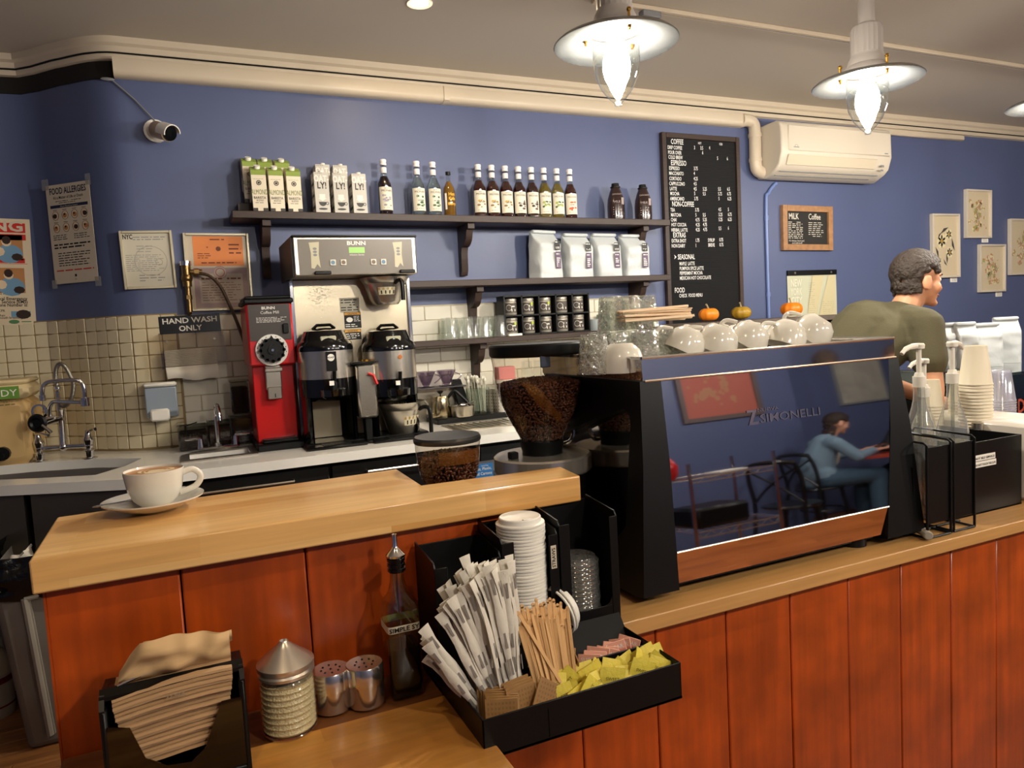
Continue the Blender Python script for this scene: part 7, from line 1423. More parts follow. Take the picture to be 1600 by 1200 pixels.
# black cup box
a, b = onZ(1521, 805, LZ), onZ(1596, 787, LZ); xa, xb = 1.80, b.x; yf = -2.605; zt_ = onY(1560, 685, yf).z
t, N = base('cup_box', 'long black box holding the paper cup stacks with a small white notice', 'box', ((xa+xb)/2, -2.42, LZ))
g = N(); g.bx(xa, xb, yf, yf+.004, LZ, zt_, bev=.001); g.bx(xa, xb, -2.244, -2.24, LZ, zt_, bev=.001); g.bx(xa, xa+.004, yf, -2.24, LZ, zt_, bev=.001); g.bx(xb-.004, xb, yf, -2.24, LZ, zt_, bev=.001); g.bx(xa, xb, yf, -2.24, LZ, LZ+.004); ob('box', g, mat('box_black', '0c0c0c', .3, spec=.4), t)
a, b = onY(1522, 722, yf), onY(1556, 706, yf); g = N(); g.bx(a.x, b.x-.004, yf-.001, yf, b.z-.016, b.z); g.bx(a.x, b.x+.0, yf-.001, yf, b.z-.034, b.z-.018); ob('notice', g, M_paper, t); g = N(); g.text('NOT SELF SERVICE', a.x+.002, b.z-.012, .0085, yf-.0016, maxw=b.x-a.x-.010, bold=.02); g.text('DO NOT TOUCH THE CUPS', a.x+.002, b.z-.030, .0085, yf-.0016, maxw=b.x-a.x-.005, bold=.02); ob('lettering', g, M_ink, t, flat=True)
M_cup = mat('paper_cup', 'D9CDB4', .5); M_rimc = mat('paper_cup', 'D9CDB4')
def cstack(px, ptop, y, r, h, pitch, n, lab, grp, m, name='paper_cup'):
    p = onY(px, ptop, y); x = p.x; ztop = p.z; c0 = None
    for k in range(n):
        z = ztop-h-k*pitch
        if z < LZ+.005: break
        if c0 is None:
            g = G(); g.lathe([(r*.97, .001), (r*1.035, 0), (r*1.045, .003), (r*1.0, .005), (r*.70, h-.003), (r*.68, h), (r*.66, h-.004), (r*.64, h-.006), (0, h-.006)] if n else [], 30); c0 = ob(name, g, m, label='topmost '+lab, cat='cup', group=grp); o = c0
        else: o = c0.copy(); link(o); o['label'] = lab
        o.location = (x+rnd.uniform(-.0008, .0008), y, z)
        if k: o['label'] = lab.replace('the ', '', 1)+f', {k+1} from top'
cstack(1456, 593, -2.33, .0315, .085, .0098, 40, 'small upturned paper cup in the low stack between the pump bottles', 'low stack of small paper cups', M_cup)
cstack(1500, 580, -2.34, .033, .098, .0098, 40, 'upturned paper cup in the middle stack behind the right pump bottle', 'middle stack of paper cups', M_cup)
cstack(1524, 540, -2.43, .0445, .118, .0098, 44, 'large upturned paper cup in the tallest stack of the black box', 'tallest stack of paper cups', M_cup)
cstack(1563, 578, -2.36, .043, .100, .0080, 44, 'clear plastic cup in the stack at the right of the black box', 'stack of clear plastic cups', thin_glass('clear_cup', 'e8e8f0', .08, boost=2.4, haze=.14), 'plastic_cup')
x = onY(1586, 700, -2.45).x; g = G(); g.bx(0, .22, -.1, .3, 0, .22, bev=.01); ob('card_reader_box', g, mat('marble_white', 'D8D0C4', .3), loc=(2.15, -2.55, LZ), label='white box cut by the right edge beside the black cup box', cat='box')
x = onY(1506, 690, -2.42).x; g = G(); g.cyl(.012, 0, .19, 14); g.cyl(.016, .19, .21, 14); ob('steel_canister', g, M_steel, loc=(x-.012, -2.47, LZ+.005), label='slim steel canister between pump bottle and paper cups', cat='canister')
# display case and bags
x0, yd = 3.36, -1.50; zt_ = onY(1540, 571, yd).z
t, N = base('display_case', 'dark glass-topped display case at the far right behind the cups', 'display case', (4.1, yd, 0))
g = N(); g.bx(x0-.05, 5.2, yd-.32, yd+.3, zt_-.012, zt_, bev=.002); ob('glass_top', g, thin_glass('green_pane', '8fb0a4', .02, boost=2.5), t)
g = N(); g.bx(x0, 5.15, yd-.28, yd+.28, .45, zt_-.16, bev=.004); ob('cabinet', g, M_black, t); g = N(); g.bx(x0, 5.15, yd-.285, yd-.281, zt_-.16, zt_-.012); g.bx(x0, x0+.004, yd-.28, yd+.28, zt_-.16, zt_-.012); ob('pane', g, thin_glass('green_pane'), t)
for xx in (x0, 5.12): g = N(); g.bx(xx, xx+.03, yd-.28, yd-.25, 0, zt_-.012); ob('post', g, M_black, t)
g = N(); g.bx(x0+.05, 5.1, yd-.2, yd+.25, zt_-.15, zt_-.07, bev=.01); ob('contents', g, mat('dark_green_goods', '26382c', .6, var=.6, vscale=12), t)
g = N(); p = onY(1590, 645, yd-.29); g.text('DRINKS', p.x, p.z-.0, .09, yd-.29, bold=.02, wx=.8); ob('lettering', g, mat('coral_print', 'B8503c', .6), t, flat=True)
bl4 = ['white coffee bag on the display case, nearest the barista', 'white coffee bag second from the barista on the display case', 'wide white coffee bag with rolled top on the display case', 'rightmost white coffee bag on the display case']
for k, (px, w_, h_, rz_) in enumerate(((1488, .10, .215, .5), (1509, .10, .215, .5), (1538, .15, .205, .45), (1572, .12, .225, .6))):
    y = yd+(.05, .0, -.03, .02)[k]; x = onY(px, 540, y).x; o = bag(bl4[k], w_, h_, .085, 'white coffee bags on the display case', k*5+2, False); o.location = (x, y, zt_+.0005); o.rotation_euler = (0, 0, -rz_)
t = root('back_table', 'dark prep table behind the espresso machine that the barista leans on', 'table'); g = G(); g.bx(2.35, 3.33, -2.0, -1.70, .84, .87, bev=.003); ob('table_top', g, M_dwood, t)
for xx in (2.38, 3.27):
    for yy_ in (-1.97, -1.76): g = G(); g.bx(xx, xx+.04, yy_, yy_+.04, 0, .84); ob('leg', g, M_black, t)
# ================================================================ PEOPLE
def bake(g, name, mats, parent, vox, loc, smooth=2, kind=None):
    me = bpy.data.meshes.new('tmp'); me.from_pydata([tuple(v) for v in g.v], [], g.f); bm = bmesh.new(); bm.from_mesh(me); bmesh.ops.recalc_face_normals(bm, faces=bm.faces); bm.to_mesh(me); bm.free()
    o = bpy.data.objects.new('tmp', me); scn.collection.objects.link(o); m = o.modifiers.new('r', 'REMESH'); m.mode = 'VOXEL'; m.voxel_size = vox; s = o.modifiers.new('s', 'SMOOTH'); s.factor = .6; s.iterations = smooth
    me2 = bpy.data.meshes.new_from_object(o.evaluated_get(bpy.context.evaluated_depsgraph_get())); bpy.data.objects.remove(o); me2.materials.clear()
    for mm in (mats if isinstance(mats, list) else [mats]): me2.materials.append(mm)
    me2.polygons.foreach_set('material_index', [0]*len(me2.polygons)); me2.polygons.foreach_set('use_smooth', [True]*len(me2.polygons))
    q = bpy.data.objects.new(name, me2); q.location = loc; link(q, parent); return q
def limb(g, pts, rs, n=14):
    for i in range(len(pts)-1):
        a, b = Vector(pts[i]), Vector(pts[i+1]); g.tube([tuple(a), tuple(b)], [rs[i], rs[i+1]], n)
    for p, r in zip(pts, rs): g.sph(p, r, 12)
def hand(g, w, d, up, s=1.):
    "palm and five bent fingers from wrist w pointing along d, back of the hand towards up"
    d = Vector(d).normalized(); up = Vector(up); up = (up-d*up.dot(d)).normalized(); sd = d.cross(up); w = Vector(w)
    R = Matrix((sd, d, up)).transposed(); g.sph(tuple(w+d*.045*s), (.040*s, .050*s, .017*s), 12, R=R)
    for k, (o_, L) in enumerate(((-.030, .062), (-.010, .075), (.010, .080), (.028, .070))):
        b = w+d*.078*s+sd*o_*s; m = b+d*L*.5*s-up*.004*s+sd*o_*.25*s; e = m+d*L*.42*s-up*.020*s; limb(g, [tuple(b), tuple(m), tuple(e)], [.0092*s, .0085*s, .0072*s], 8)
    b = w+d*.02*s-sd*.032*s; m = b+d*.035*s-sd*.028*s; limb(g, [tuple(b), tuple(m), tuple(m+d*.032*s-sd*.006*s-up*.004)], [.011*s, .010*s, .008*s], 8)
def head(g, c, fwd, up, s=1.):
    f = Vector(fwd).normalized(); u = Vector(up); u = (u-f*u.dot(f)).normalized(); l = u.cross(f); R = Matrix((f, l, u)).transposed(); C_ = Vector(c)
    P = lambda a, b, c_: tuple(C_+R @ Vector((a, b, c_))*s)
    def E(a, b, c_, r): g.sph(P(a, b, c_), tuple(x*s for x in r), 16, R=R)
    E(-.012, 0, .030, (.098, .078, .088)); E(.020, 0, -.030, (.068, .062, .075)); E(.045, 0, -.082, (.038, .040, .030)); E(.030, 0, -.055, (.058, .056, .045))
    E(.088, 0, -.018, (.014, .012, .026)); E(.102, 0, -.033, (.014, .014, .012)); E(.078, 0, .022, (.016, .045, .012))
    E(.086, 0, -.062, (.010, .022, .006)); E(.083, 0, -.073, (.010, .018, .006)); E(.076, 0, -.100, (.020, .022, .016))
    for sg in (1, -1):
        E(.062, sg*.034, .0, (.018, .020, .016)); E(-.010, sg*.078, -.022, (.018, .009, .030)); E(-.002, sg*.084, -.020, (.020, .006, .034)); E(.055, sg*.04, -.035, (.03, .022, .03))
    return P, R
def face_bits(parent, loc, P, R, s=1., eyes='3a2a20', lips='9c5c50'):
    loc = Vector(loc)
    for sg in (1, -1):
        g = G(TR(loc)); g.sph(P(.0765, sg*.032, .001), (.010*s,)*3, 10); e = ob('eye', g, mat('eye_white', 'E0D8CC', .3), parent); g = G(TR(loc)); g.sph(P(.0845, sg*.032, .001), (.0045*s,)*3, 8); ob('iris', g, mat('iris', eyes, .2), e)
        g = G(TR(loc)); g.tube([P(.088, sg*.016, .020), P(.090, sg*.032, .025), P(.078, sg*.050, .020)], [.003*s, .0035*s, .002*s], 6); ob('eyebrow', g, mat('dark_hair', '1c1512', .7), parent)
    g = G(TR(loc)); g.tube([P(.088, -.020, -.067), P(.098, 0, -.064), P(.088, .020, -.067)], [.003*s, .005*s, .003*s], 8); ob('lips', g, mat('lips', lips, .5), parent)
def hairmesh(parent, loc, P, R, col, long=0., s=1., seed=1, vox=.006, name='hair'):
    g = G(TR(loc)); r3 = random.Random(seed)
    for k in range(900):
        a = r3.uniform(0, 2*PI); th = r3.uniform(0, PI*.60); x, y, z = math.sin(th)*math.cos(a), math.sin(th)*math.sin(a), math.cos(th)
        if x > .62 and z < .50: continue
        if abs(y) > .62 and x > -.15 and z < -.02: continue
        zz = z if long == 0 else z
        g.sph(P(-.012+.101*x, .081*y, .032+.093*z), (.0125*s+.003*r3.random(),)*3, 6)
    for k in range(int(160+long*400)):
        a = r3.uniform(PI*.55, PI*1.45); zz = r3.uniform(-.07-long, .03); g.sph(P(-.012+.094*math.cos(a)*(1 if zz > -.05 else .85), .074*math.sin(a), zz), (.010*s,)*3, 6)
    return bake(g, name, mat('hair_'+col, col, .65, bump=.9, bscale=90), parent, vox, tuple(loc), 1)
# ---- barista
hc = onY(1434, 437, -1.60); fw = Vector((.93, -.36, -.10)); lf = Vector((.36, .93, 0)).normalized()
P0 = Vector((2.52, -1.52, 0)); t = root('person', 'barista in olive T-shirt with short dark hair leaning forward, seen from behind', 'person', tuple(P0))
NG = lambda: G(TR(P0))
neck = hc+Vector((-.055, .015, -.115)); chest = Vector((hc.x-.20, hc.y+.05, 1.24)); pelvis = Vector((hc.x-.56, hc.y+.18, .97))
shR = hc-lf*.185+Vector((-.10, .02, -.205)); shL = hc+lf*.185+Vector((-.10, .04, -.205)); shc = (shR+shL)/2
elR = shR+Vector((-.03, -.06, -.27)); wrR = Vector((shR.x-.10, -1.86, .905)); elL = shL+Vector((.05, .0, -.27)); wrL = Vector((shL.x+.12, -1.78, .905))
hipR, hipL = pelvis-lf*.09, pelvis+lf*.09
kR, kL = hipR+Vector((.03, -.02, -.45)), hipL+Vector((-.06, .03, -.45)); aR, aL = Vector((kR.x-.03, kR.y, .09)), Vector((kL.x-.05, kL.y, .09))
g = NG(); Ph, Rh = head(g, tuple(hc), fw, (.08, 0, 1), 1.02)
limb(g, [tuple(neck+Vector((-.03, .01, -.05))), tuple(hc+Vector((-.02, .01, -.06)))], [.066, .060]); limb(g, [tuple(shc), tuple(chest), tuple(pelvis)], [.10, .12, .12])
limb(g, [tuple(shR), tuple(elR), tuple(wrR)], [.052, .042, .028]); limb(g, [tuple(shL), tuple(elL), tuple(wrL)], [.052, .042, .028])
hand(g, tuple(wrR), (.3, -.5, -.15), (0, 0, 1)); hand(g, tuple(wrL), (.6, -.3, -.15), (0, 0, 1))
for h_, k_2, a_ in ((hipR, kR, aR), (hipL, kL, aL)): limb(g, [tuple(h_), tuple(k_2), tuple(a_)], [.088, .058, .040]); limb(g, [tuple(a_), tuple(a_+Vector((.14, -.05, -.04)))], [.04, .032])
M_skin = mat('skin_tan', 'C08A68', .5, var=.06, vscale=30); M_skin.node_tree.nodes['Principled BSDF'].inputs['Subsurface Weight'].default_value = .15; M_skin.node_tree.nodes['Principled BSDF'].inputs['Subsurface Scale'].default_value = .01
bake(g, 'body', M_skin, t, .0065, (0, 0, 0), 2); face_bits(t, P0, Ph, Rh); hairmesh(t, P0, Ph, Rh, '30261f', 0., 1.02, 3, .0055).location = (0, 0, 0)
g = NG(); limb(g, [tuple(shR+Vector((0, .0, .005))), tuple((shR+elR*1.2)/2.2)], [.076, .074]); limb(g, [tuple(shL), tuple((shL+elL*1.2)/2.2)], [.074, .074])
limb(g, [tuple(shR), tuple(shc+Vector((.0, .01, .02))), tuple(shL)], [.080, .095, .080]); limb(g, [tuple(shc+Vector((-.03, .01, -.0))), tuple(chest+Vector((-.05, .02, .04))), tuple((chest+pelvis)/2+Vector((-.01, 0, .02))), tuple(pelvis)], [.115, .15, .152, .145]); limb(g, [tuple(shc+lf*.08), tuple(chest+lf*.07), tuple(pelvis+lf*.05)], [.09, .12, .13]); limb(g, [tuple(shc-lf*.08), tuple(chest-lf*.07), tuple(pelvis-lf*.05)], [.09, .12, .13])
limb(g, [tuple(neck+Vector((-.035, .012, -.045))), tuple(shc)], [.076, .09])
for v in g.v:
    w_ = v+P0; nz = noise.noise(w_*9)*.010+noise.noise(w_*22)*.004; v.x += nz; v.z += nz*.6
bake(g, 't_shirt', mat('olive_cotton', '4C4732', .9, bump=.15, bscale=160), t, .009, (0, 0, 0), 3)
g = NG()
for h_, k_2, a_ in ((hipR, kR, aR), (hipL, kL, aL)): limb(g, [tuple(h_), tuple(k_2), tuple(a_)], [.118, .082, .066])
g.sph(tuple(pelvis), (.15, .17, .11), 16); bake(g, 'trousers', mat('black_denim', '16171a', .9), t, .012, (0, 0, 0), 2)
# ================================================================ LAMPS
M_gal = mat('putty_enamel', '98908A', .3, coat=.4); M_disc = mat('spun_aluminium', '8E9090', .24, .85); M_bulb = mat('bulb_glow', 'FFF5E8', .5, emit=LAMP_W)
M_lg = thin_glass('lamp_dome', 'f4f6f4', .03, boost=3.)
def pendant(lab, x, y, z):
    t = root('pendant_lamp', lab, 'lamp', (x, y, z), group='nautical pendant lamps')
    g = G(); g.lathe([(.082, .030), (.186, .004), (.197, -.006), (.193, -.009), (.080, .020), (.082, .030)], 56); ob('shade_disc', g, M_disc, t, ang=60)
    g = G(); g.lathe([(.088, .020), (.092, .032), (.084, .048), (.070, .058), (.068, .072), (.062, .085), (.058, .092), (.058, .098), (0, .098)], 40); ob('dome', g, M_gal, t)
    g = G(); n = 40; vs = []
    for i in range(n):
        r = .054+(.0025 if i % 2 else 0); a = 2*PI*i/n; vs += [(r*math.cos(a), r*math.sin(a), .096), (r*math.cos(a), r*math.sin(a), .185), (r*.9*math.cos(a), r*.9*math.sin(a), .20)]
    g.add(vs, [(i*3+k, ((i+1) % n)*3+k, ((i+1) % n)*3+k+1, i*3+k+1) for i in range(n) for k in (0, 1)]); g.lathe([(.05, .198), (.03, .212), (.028, .30), (.02, .31), (.0, .31)], 28); ob('ribbed_housing', g, M_gal, t)
    g = G(); g.cyl(.011, .30, 2.8-z-.02, 12); ob('down_rod', g, M_gal, t); g = G(); g.lathe([(0, 2.8-z), (.06, 2.8-z), (.055, 2.8-z-.02), (.012, 2.8-z-.03), (0, 2.8-z-.03)], 24); ob('canopy', g, M_gal, t)
    g = G(); g.lathe([(.072, .024), (.074, .01), (.074, -.06), (.068, -.105), (.050, -.145), (.026, -.175), (.012, -.188), (.011, -.196), (0, -.197)], 40); ob('glass_dome', g, M_lg, t, ang=60)
    g = G(); g.cyl(.026, -.015, .024, 18); ob('socket', g, M_white, t)
    g = G(); g.lathe([(0, -.012), (.030, -.018), (.040, -.045), (.044, -.08), (.038, -.110), (.024, -.138), (.010, -.152), (0, -.155)], 20); ob('bulb', g, M_bulb, t)
    for k in range(3):
        a = .4+k*2.1; g = G(); g.tube([(.095*math.cos(a), .095*math.sin(a), .0), (.095*math.cos(a), .095*math.sin(a), .06)], .004, 6); g.sph((.095*math.cos(a), .095*math.sin(a), .062), .008, 8); g.sph((.095*math.cos(a), .095*math.sin(a), .012), .007, 8); ob('brass_screw', g, M_gold, t)
LY = -1.85; a, b, c_ = onY(962, 66, LY), onY(1355, 127, LY), onY(1652, 176, LY)
pendant('left pendant lamp with glass disc and pointed glass dome, ceiling fixture partly out of frame', a.x, LY, a.z); pendant('middle pendant lamp with ribbed housing above the menu board and air conditioner', b.x, LY, b.z); pendant('right pendant lamp whose disc edge shows at the right border', c_.x, LY, (a.z+b.z)/2); pendant('pendant lamp further right, outside the photo', c_.x+1.15, LY, (a.z+b.z)/2)
for k in range(4): pendant(f'pendant lamp over the customer tables behind the camera, {["first", "second", "third", "fourth"][k]} from the left', .95+1.35*k, -4.7, (a.z+b.z)/2+.05)
# downlights
M_down = mat('downlight_glow', 'FFE2B8', .5, emit=SPOT_W)
for x, y, lab in ((1.05, -.77, 'small recessed downlight in the ceiling above the milk cartons'), (4.2, -.30, 'small dim recessed downlight seen beside the middle pendant dome'), (-.3, -3.75, 'recessed downlight above the customers, left'), (1.3, -3.75, 'recessed downlight behind the camera, middle'), (2.9, -3.75, 'recessed downlight behind the camera, right'), (4.5, -3.75, 'recessed downlight behind the camera, far right')):
    t = root('downlight', lab, 'lamp', (x, y, 2.8), group='recessed downlights'); g = G(); g.lathe([(.036, -.001), (.055, -.004), (.056, 0), (.050, .0), (.036, -.001)], 28); ob('trim_ring', g, M_white, t); g = G(); g.lathe([(0, -.0015), (.037, -.0015)], 24); ob('lens', g, mat('dim_glow', 'FFE9C8', .5, emit=14.) if 'dim' in lab else M_down, t, flat=True)
# lighting track
t = root('lighting_track', 'cream lighting track running along the ceiling between the pendants', 'track', (3.5, -1.04, 2.8)); g = G(); g.bx(-1.75, 3.5, -.017, .017, -.022, 0, bev=.003); ob('rail', g, M_trim, t)
g = G(); g.bx(-1.50, -1.40, -.02, .02, -.05, -.022, bev=.003); g.cyl(.008, -.09, -.05, 8, c=(-1.45, 0, 0)); ob('adapter', g, M_grey, t)
g = G(); g.tube([(-1.75, 0, -.02), (-.1, 0, -.024), (1.5, 0, -.022)], .002, 4); ob('track_wire', g, M_grey, t)
# ================================================================ FLOOR AT THE LEFT
q = [onY(12, 950, -.86), onY(47, 1155, -.86)]
t, N = base('trash_bin', 'grey-brown slim plastic trash bin standing left of the orange bar end', 'bin', (-.45, -.68, 0))
g = N(); x0, x1, zt = -.66, -.24, .66
def tb(x0, x1, y0, y1, z0, z1, k): 
    return [(x0+k, y0+k, z0), (x1-k, y0+k, z0), (x1-k, y1-k, z0), (x0+k, y1-k, z0), (x0, y0, z1), (x1, y0, z1), (x1, y1, z1), (x0, y1, z1)]
g.add(tb(x0, x1, -.95, -.42, 0, zt, .05), [(0, 1, 2, 3), (0, 1, 5, 4), (1, 2, 6, 5), (2, 3, 7, 6), (3, 0, 4, 7)]); M_bin = mat('bin_taupe', '6e6862', .5)
o = ob('tub', g, M_bin, t, ang=20); md = o.modifiers.new('b', 'BEVEL'); md.width = .025; md.segments = 3
g = N(); g.add([(x0+.09, -.955, .56), (x0+.115, -.955, .57), (x0+.14, -.917, .05), (x0+.115, -.917, .04), (x0+.115, -.935, .57), (x0+.14, -.90, .05)], [(0, 1, 2, 3), (1, 4, 5, 2)]); g.tube([(x0+.10, -.952, .56), (x0+.125, -.915, .05)], .012, 8); g.tube([(x0+.10, -.952, .56), (x1, -.952, .585)], .010, 8); ob('moulded_rib', g, mat('bin_taupe_light', '8a847a', .5), t)
g = N()
def drape(u, v):
    a = u*2*PI; sx = abs(math.cos(a))**.4*(1 if math.cos(a) > 0 else -1); sy = abs(math.sin(a))**.4*(1 if math.sin(a) > 0 else -1); n_ = noise.noise(Vector((sx*3, sy*3, v*5)))*.03
    return (-.45+sx*(.225+.02*math.sin(v*3)+n_), -.685+sy*(.28+.02*math.sin(v*3)+n_), .56+v*.15+n_*.6)
g.sheet(drape, 60, 10); ob('bin_liner', g, mat('black_bag', '08080a', .25, bump=.5, bscale=40), t, ang=70, weld=True)
p = onY(28, 890, -.85); g = G(); g.sheet(lambda u, v: ((u-.5)*.10+.02*noise.noise(Vector((u*4, v*4, 0))), .03*noise.noise(Vector((u*5, v*5, 2))), v*.13*(.6+.4*u)+.015*noise.noise(Vector((u*6, v*3, 5)))), 14, 14); ob('crumpled_paper', g, mat('crumpled_white', 'C8C0B2', .9), loc=(p.x, p.y, p.z-.05), label='crumpled white paper stuffed in the black bin liner', cat='paper', ang=75)
g = G(); g.bx(-1.5, -.20, -.70, -.2, .685, .70, bev=.004); ob('undershelf', g, M_black, loc=(0, 0, .0), label='black shelf under the stainless sink tubs at the left', cat='shelf') if 0 else None
def jug(lab, x, y, h, r, m, red=True):
    t = root('cleaning_bottle', lab, 'bottle', (x, y, 0)); g = G(); g.lathe([(0, 0), (r*.94, 0), (r, .012), (r, h*.6), (r*.8, h*.72), (r*.35, h*.84), (r*.3, h*.93)], 24); ob('bottle', g, m, t); g = G(); g.cyl(r*.36, h*.93, h, 16); ob('cap', g, M_white, t)
    g = G(); g.lathe([(r+.001, h*.12), (r+.001, h*.50)], 20, arc=(PI*1.1, PI*2.0)); ob('label', g, mat('jug_label', 'B0A494', .6), t)
    g = G(); g.lathe([(r+.002, h*.40), (r+.002, h*.47)], 20, arc=(PI*1.1, PI*2.0)); g.lathe([(r+.002, h*.13), (r+.002, h*.15)], 20, arc=(PI*1.1, PI*2.0)); ob('label_band', g, mat('maroon_band', '6a1c1c', .6), t)
p = onZ(2, 1128, .0); jug('white cleaning bottle with a maroon banded label on the floor at the left edge', p.x-.04, p.y+.08, .34, .075, mat('milky_bottle', 'B8AC98', .4)); p = onZ(25, 1095, .0); jug('clear jug behind the white cleaning bottle on the floor', p.x-.03, p.y+.04, .36, .08, mat('dull_jug', '6f6a60', .4))
# ================================================================ THE ROOM BEHIND THE CAMERA (seen mirrored in the machine)
t = root('red_picture', 'red framed picture on the wall behind the camera, mirrored in the espresso machine', 'picture frame', (4.12, -6.28, 1.45), PI); g = frame(G(), .86, .62, .05, .03, 0, 0); ob('frame', g, mat('grey_frame', '5a4e4c', .5), t); g = G(); g.bx(-.42, .42, -.012, -.001, .01, .61); ob('sheet', g, mat('coral_sheet', 'A85A4C', .6), t)
g = G(); r2 = random.Random(5)
for k in range(26): disc(g, r2.gauss(0, .12), .31+r2.gauss(0, .07), r2.uniform(.015, .04), -.0125-.0001*k, 0, 8)
ob('flowers', g, mat('ochre_print', 'A8785a', .7), t, flat=True)
t = root('swirl_picture', 'pale swirl picture on the recessed wall behind the camera', 'picture frame', (6.2, -6.62, 1.45), PI); g = frame(G(), .7, .6, .03, .03, 0, 0); ob('frame', g, M_grey, t); g = G(); g.bx(-.34, .34, -.012, -.001, .01, .59); ob('sheet', g, mat('pale_swirl', 'A8A496', .6, var=.4, vscale=6), t)
# wire rack
t = root('wire_rack', 'chrome wire shelving rack beside the chair behind the camera', 'rack', (2.72, -4.80, 0)); W_, D_ = .30, .18
for sx in (-1, 1):
    for sy in (-1, 1): g = G(); g.cyl(.011, 0, 1.02, 10, c=(sx*W_, sy*D_, 0)); ob('post', g, M_chrome, t)
for z in (.16, .52, .90):
    g = G()
    for k in range(13): x = -W_+2*W_*k/12; g.tube([(x, -D_, z), (x, D_, z)], .0022, 5)
    for s in (-1, 1):
        g.tube([(-W_, s*D_, z), (W_, s*D_, z)], .004, 6); g.tube([(-W_, s*D_, z-.035), (W_, s*D_, z-.035)], .004, 6); g.tube([(-W_+2*W_*k/12, s*D_, z-(.035 if k % 2 else 0)) for k in range(13)], .003, 5); g.tube([(s*W_, -D_, z), (s*W_, D_, z)], .004, 6)
    ob('wire_shelf', g, M_chrome, t)
g = G(); g.bx(-.19, .19, -.14, .14, 0, .14, bev=.02); ob('black_bin', g, M_black, loc=(2.66, -4.80, .524), label='black plastic bin on the middle level of the wire rack', cat='bin')
g = G(); g.bx(-.10, .10, -.07, .07, 0, .012); ob('paper_pile', g, M_paper, loc=(2.80, -4.78, .904), label='white papers on top of the wire rack', cat='papers')
g = G(); g.lathe([(0, 0), (.05, 0), (.075, .04), (.08, .11), (.05, .17), (.03, .19), (0, .2)], 20); ob('red_vase', g, M_red, loc=(2.36, -4.76, .904), label='glossy red vase on top of the wire rack', cat='vase')
# bistro chairs, table
def chair(lab, loc, rz):
    t = root('bistro_chair', lab, 'chair', loc, rz, group='black bistro chairs'); B = mat('black_bentwood', '101010', .3)
    g = G(); g.lathe([(0, .44), (.19, .44), (.205, .452), (.20, .465), (0, .462)], 32); ob('seat', g, B, t)
    for a in (.8, 2.35): g = G(); g.tube([(.16*math.cos(a), .16*math.sin(a), .44), (.20*math.cos(a), .22*math.sin(a), 0)], [.018, .014], 8); ob('leg', g, B, t)
    for s in (-1, 1): g = G(); g.tube(smooth_path([(s*.20, -.24, 0), (s*.18, -.17, .44), (s*.19, -.20, .70), (s*.17, -.24, .87)], 4), .016, 8); ob('leg', g, B, t)
    g = G(); g.tube(smooth_path([(-.18, -.24, .86), (-.10, -.275, .885), (0, -.285, .89), (.10, -.275, .885), (.18, -.24, .86)], 4), .022, 8); g.tube(smooth_path([(-.18, -.18, .50), (0, -.23, .68), (.18, -.22, .82)], 5), .010, 6); g.tube(smooth_path([(.18, -.18, .50), (0, -.24, .68), (-.18, -.22, .82)], 5), .010, 6); ob('backrest', g, B, t)
    g = G(); g.tube(arc((0, 0), .165, 0, 2*PI, 24, 'xy', .24)[:-1], .009, 6, closed=True); ob('ring_stretcher', g, B, t); return t
ch = chair('black cross-back bistro chair behind the camera, empty', (3.72, -5.25, 0), -1.9); dup(ch, (4.62, -5.85, 0), -1.5, 'black bistro chair under the customer in denim'); dup(ch, (5.72, -5.75, 0), 1.3, 'black bistro chair under the customer in dark clothes')
t = root('red_table', 'round red topped cafe table between the two customers', 'table', (5.15, -5.52, 0)); g = G(); g.cyl(.36, .72, .745, 40); ob('table_top', g, mat('red_laminate', '9E3A26', .3), t); g = G(); g.cyl(.035, .03, .72, 14)
for k in range(4): g.tube([(0, 0, .10), (.28*math.cos(k*PI/2+.7), .28*math.sin(k*PI/2+.7), .015)], [.035, .02], 8)
ob('pedestal', g, M_black, t); g = G(); g.lathe([(0, 0), (.028, 0), (.038, .10), (.036, .10), (.027, .004), (0, .004)], 20); ob('table_cup', g, M_cup, loc=(5.15, -5.35, .7455), label='white paper cup on the red table', cat='cup')
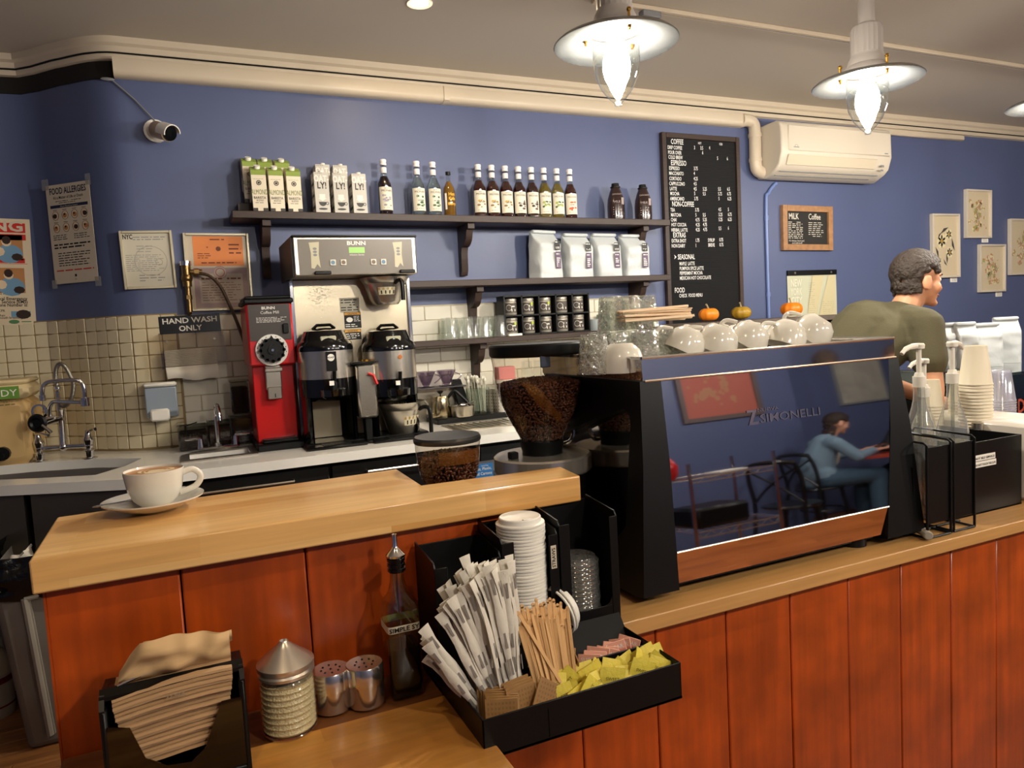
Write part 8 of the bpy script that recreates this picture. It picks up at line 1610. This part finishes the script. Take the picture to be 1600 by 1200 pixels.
def sitter(lab, x, y, f, top, bottom, haircol, shirt=None, phone=False, lean=.1):
    f = Vector((f[0], f[1], 0)).normalized(); l = Vector((-f.y, f.x, 0)); B_ = Vector((x, y, 0)); t = root('person', lab, 'person', (x, y, 0)); V = lambda a, b, c_: tuple(f*a+l*b+Vector((0, 0, c_)))
    g = G(); hc = B_+f*(.10+lean)+Vector((0, 0, 1.19)); Ph, Rh = head(g, tuple(hc-B_), f+Vector((0, 0, -.35)), (0, 0, 1), 1.)
    limb(g, [V(.02+lean*.8, 0, 1.0), V(.06+lean, 0, 1.12)], [.06, .052]); limb(g, [V(lean*.8, 0, .98), V(0, 0, .75), V(0, 0, .56)], [.10, .11, .13])
    for s in (1, -1): limb(g, [V(lean*.7, s*.17, .97), V(lean+.10, s*.23, .76), V(lean+.34, s*.10, .80)], [.045, .036, .026]); hand(g, V(lean+.34, s*.10, .80), f*.8+l*(-s*.4)+Vector((0, 0, .12)), Vector((0, 0, 1)) if s > 0 else l, 1.); limb(g, [V(.02, s*.09, .55), V(.44, s*.11, .52), V(.42, s*.12, .10), V(.54, s*.13, .045)], [.085, .06, .042, .035])
    bake(g, 'body', mat('skin_fair', 'C8947A', .5), t, .009, (0, 0, 0), 2); P2_ = Ph; face_bits(t, (0, 0, 0), Ph, Rh); hairmesh(t, (0, 0, 0), Ph, Rh, haircol, .10 if phone else .0, 1., 7, .009)
    g = G(); limb(g, [V(lean*.75, 0, .97), V(0, 0, .75), V(-.01, 0, .56)], [.12, .145, .15]); limb(g, [V(lean*.7, .13, .965), V(lean*.7, -.13, .965)], [.075, .075]); limb(g, [V(0, .07, .58), V(0, -.07, .58)], [.13, .13])
    for s in (1, -1): limb(g, [V(lean*.7, s*.17, .965), V(lean+.10, s*.23, .76), V(lean+.29, s*.12, .80)], [.066, .056, .044])
    bake(g, 'jacket', top, t, .012, (0, 0, 0), 2); g = G()
    for s in (1, -1): limb(g, [V(.0, s*.09, .55), V(.44, s*.11, .525), V(.42, s*.12, .12)], [.115, .078, .06])
    g.sph(V(0, 0, .56), (.15, .16, .11), 14); bake(g, 'trousers', bottom, t, .013, (0, 0, 0), 2)
    if shirt: g = G(); R_ = Matrix((f, l, Vector((0, 0, 1)))).transposed(); g.sph(V(.078+lean*.3, 0, .82), (.085, .06, .17), 14, R=R_); ob('shirt', g, shirt, t)
    if phone: pp_ = B_+f*(lean+.44)+Vector((0, 0, .845)); g = G(); g.bx(-.036, .036, -.075, .075, 0, .008, bev=.003); ob('phone', g, M_bgloss, loc=tuple(pp_), rot=(.25, 0, .4), label='dark phone held by the customer in the denim jacket', cat='phone')
    return t
sitter('seated customer in light denim jacket and white shirt looking down at a phone', 4.62, -5.85, (.9, .3), mat('denim', '70889a', .9, bump=.2, bscale=80), mat('blue_jeans', '3c5468', .9), '2a1c14', M_paper, True, .12)
sitter('seated customer in dark clothes across the red table', 5.75, -5.76, (-.9, .3), mat('dark_cloth', '1c1c20', .9), mat('dark_jeans', '202428', .9), '3a2a20', None, False, .10)
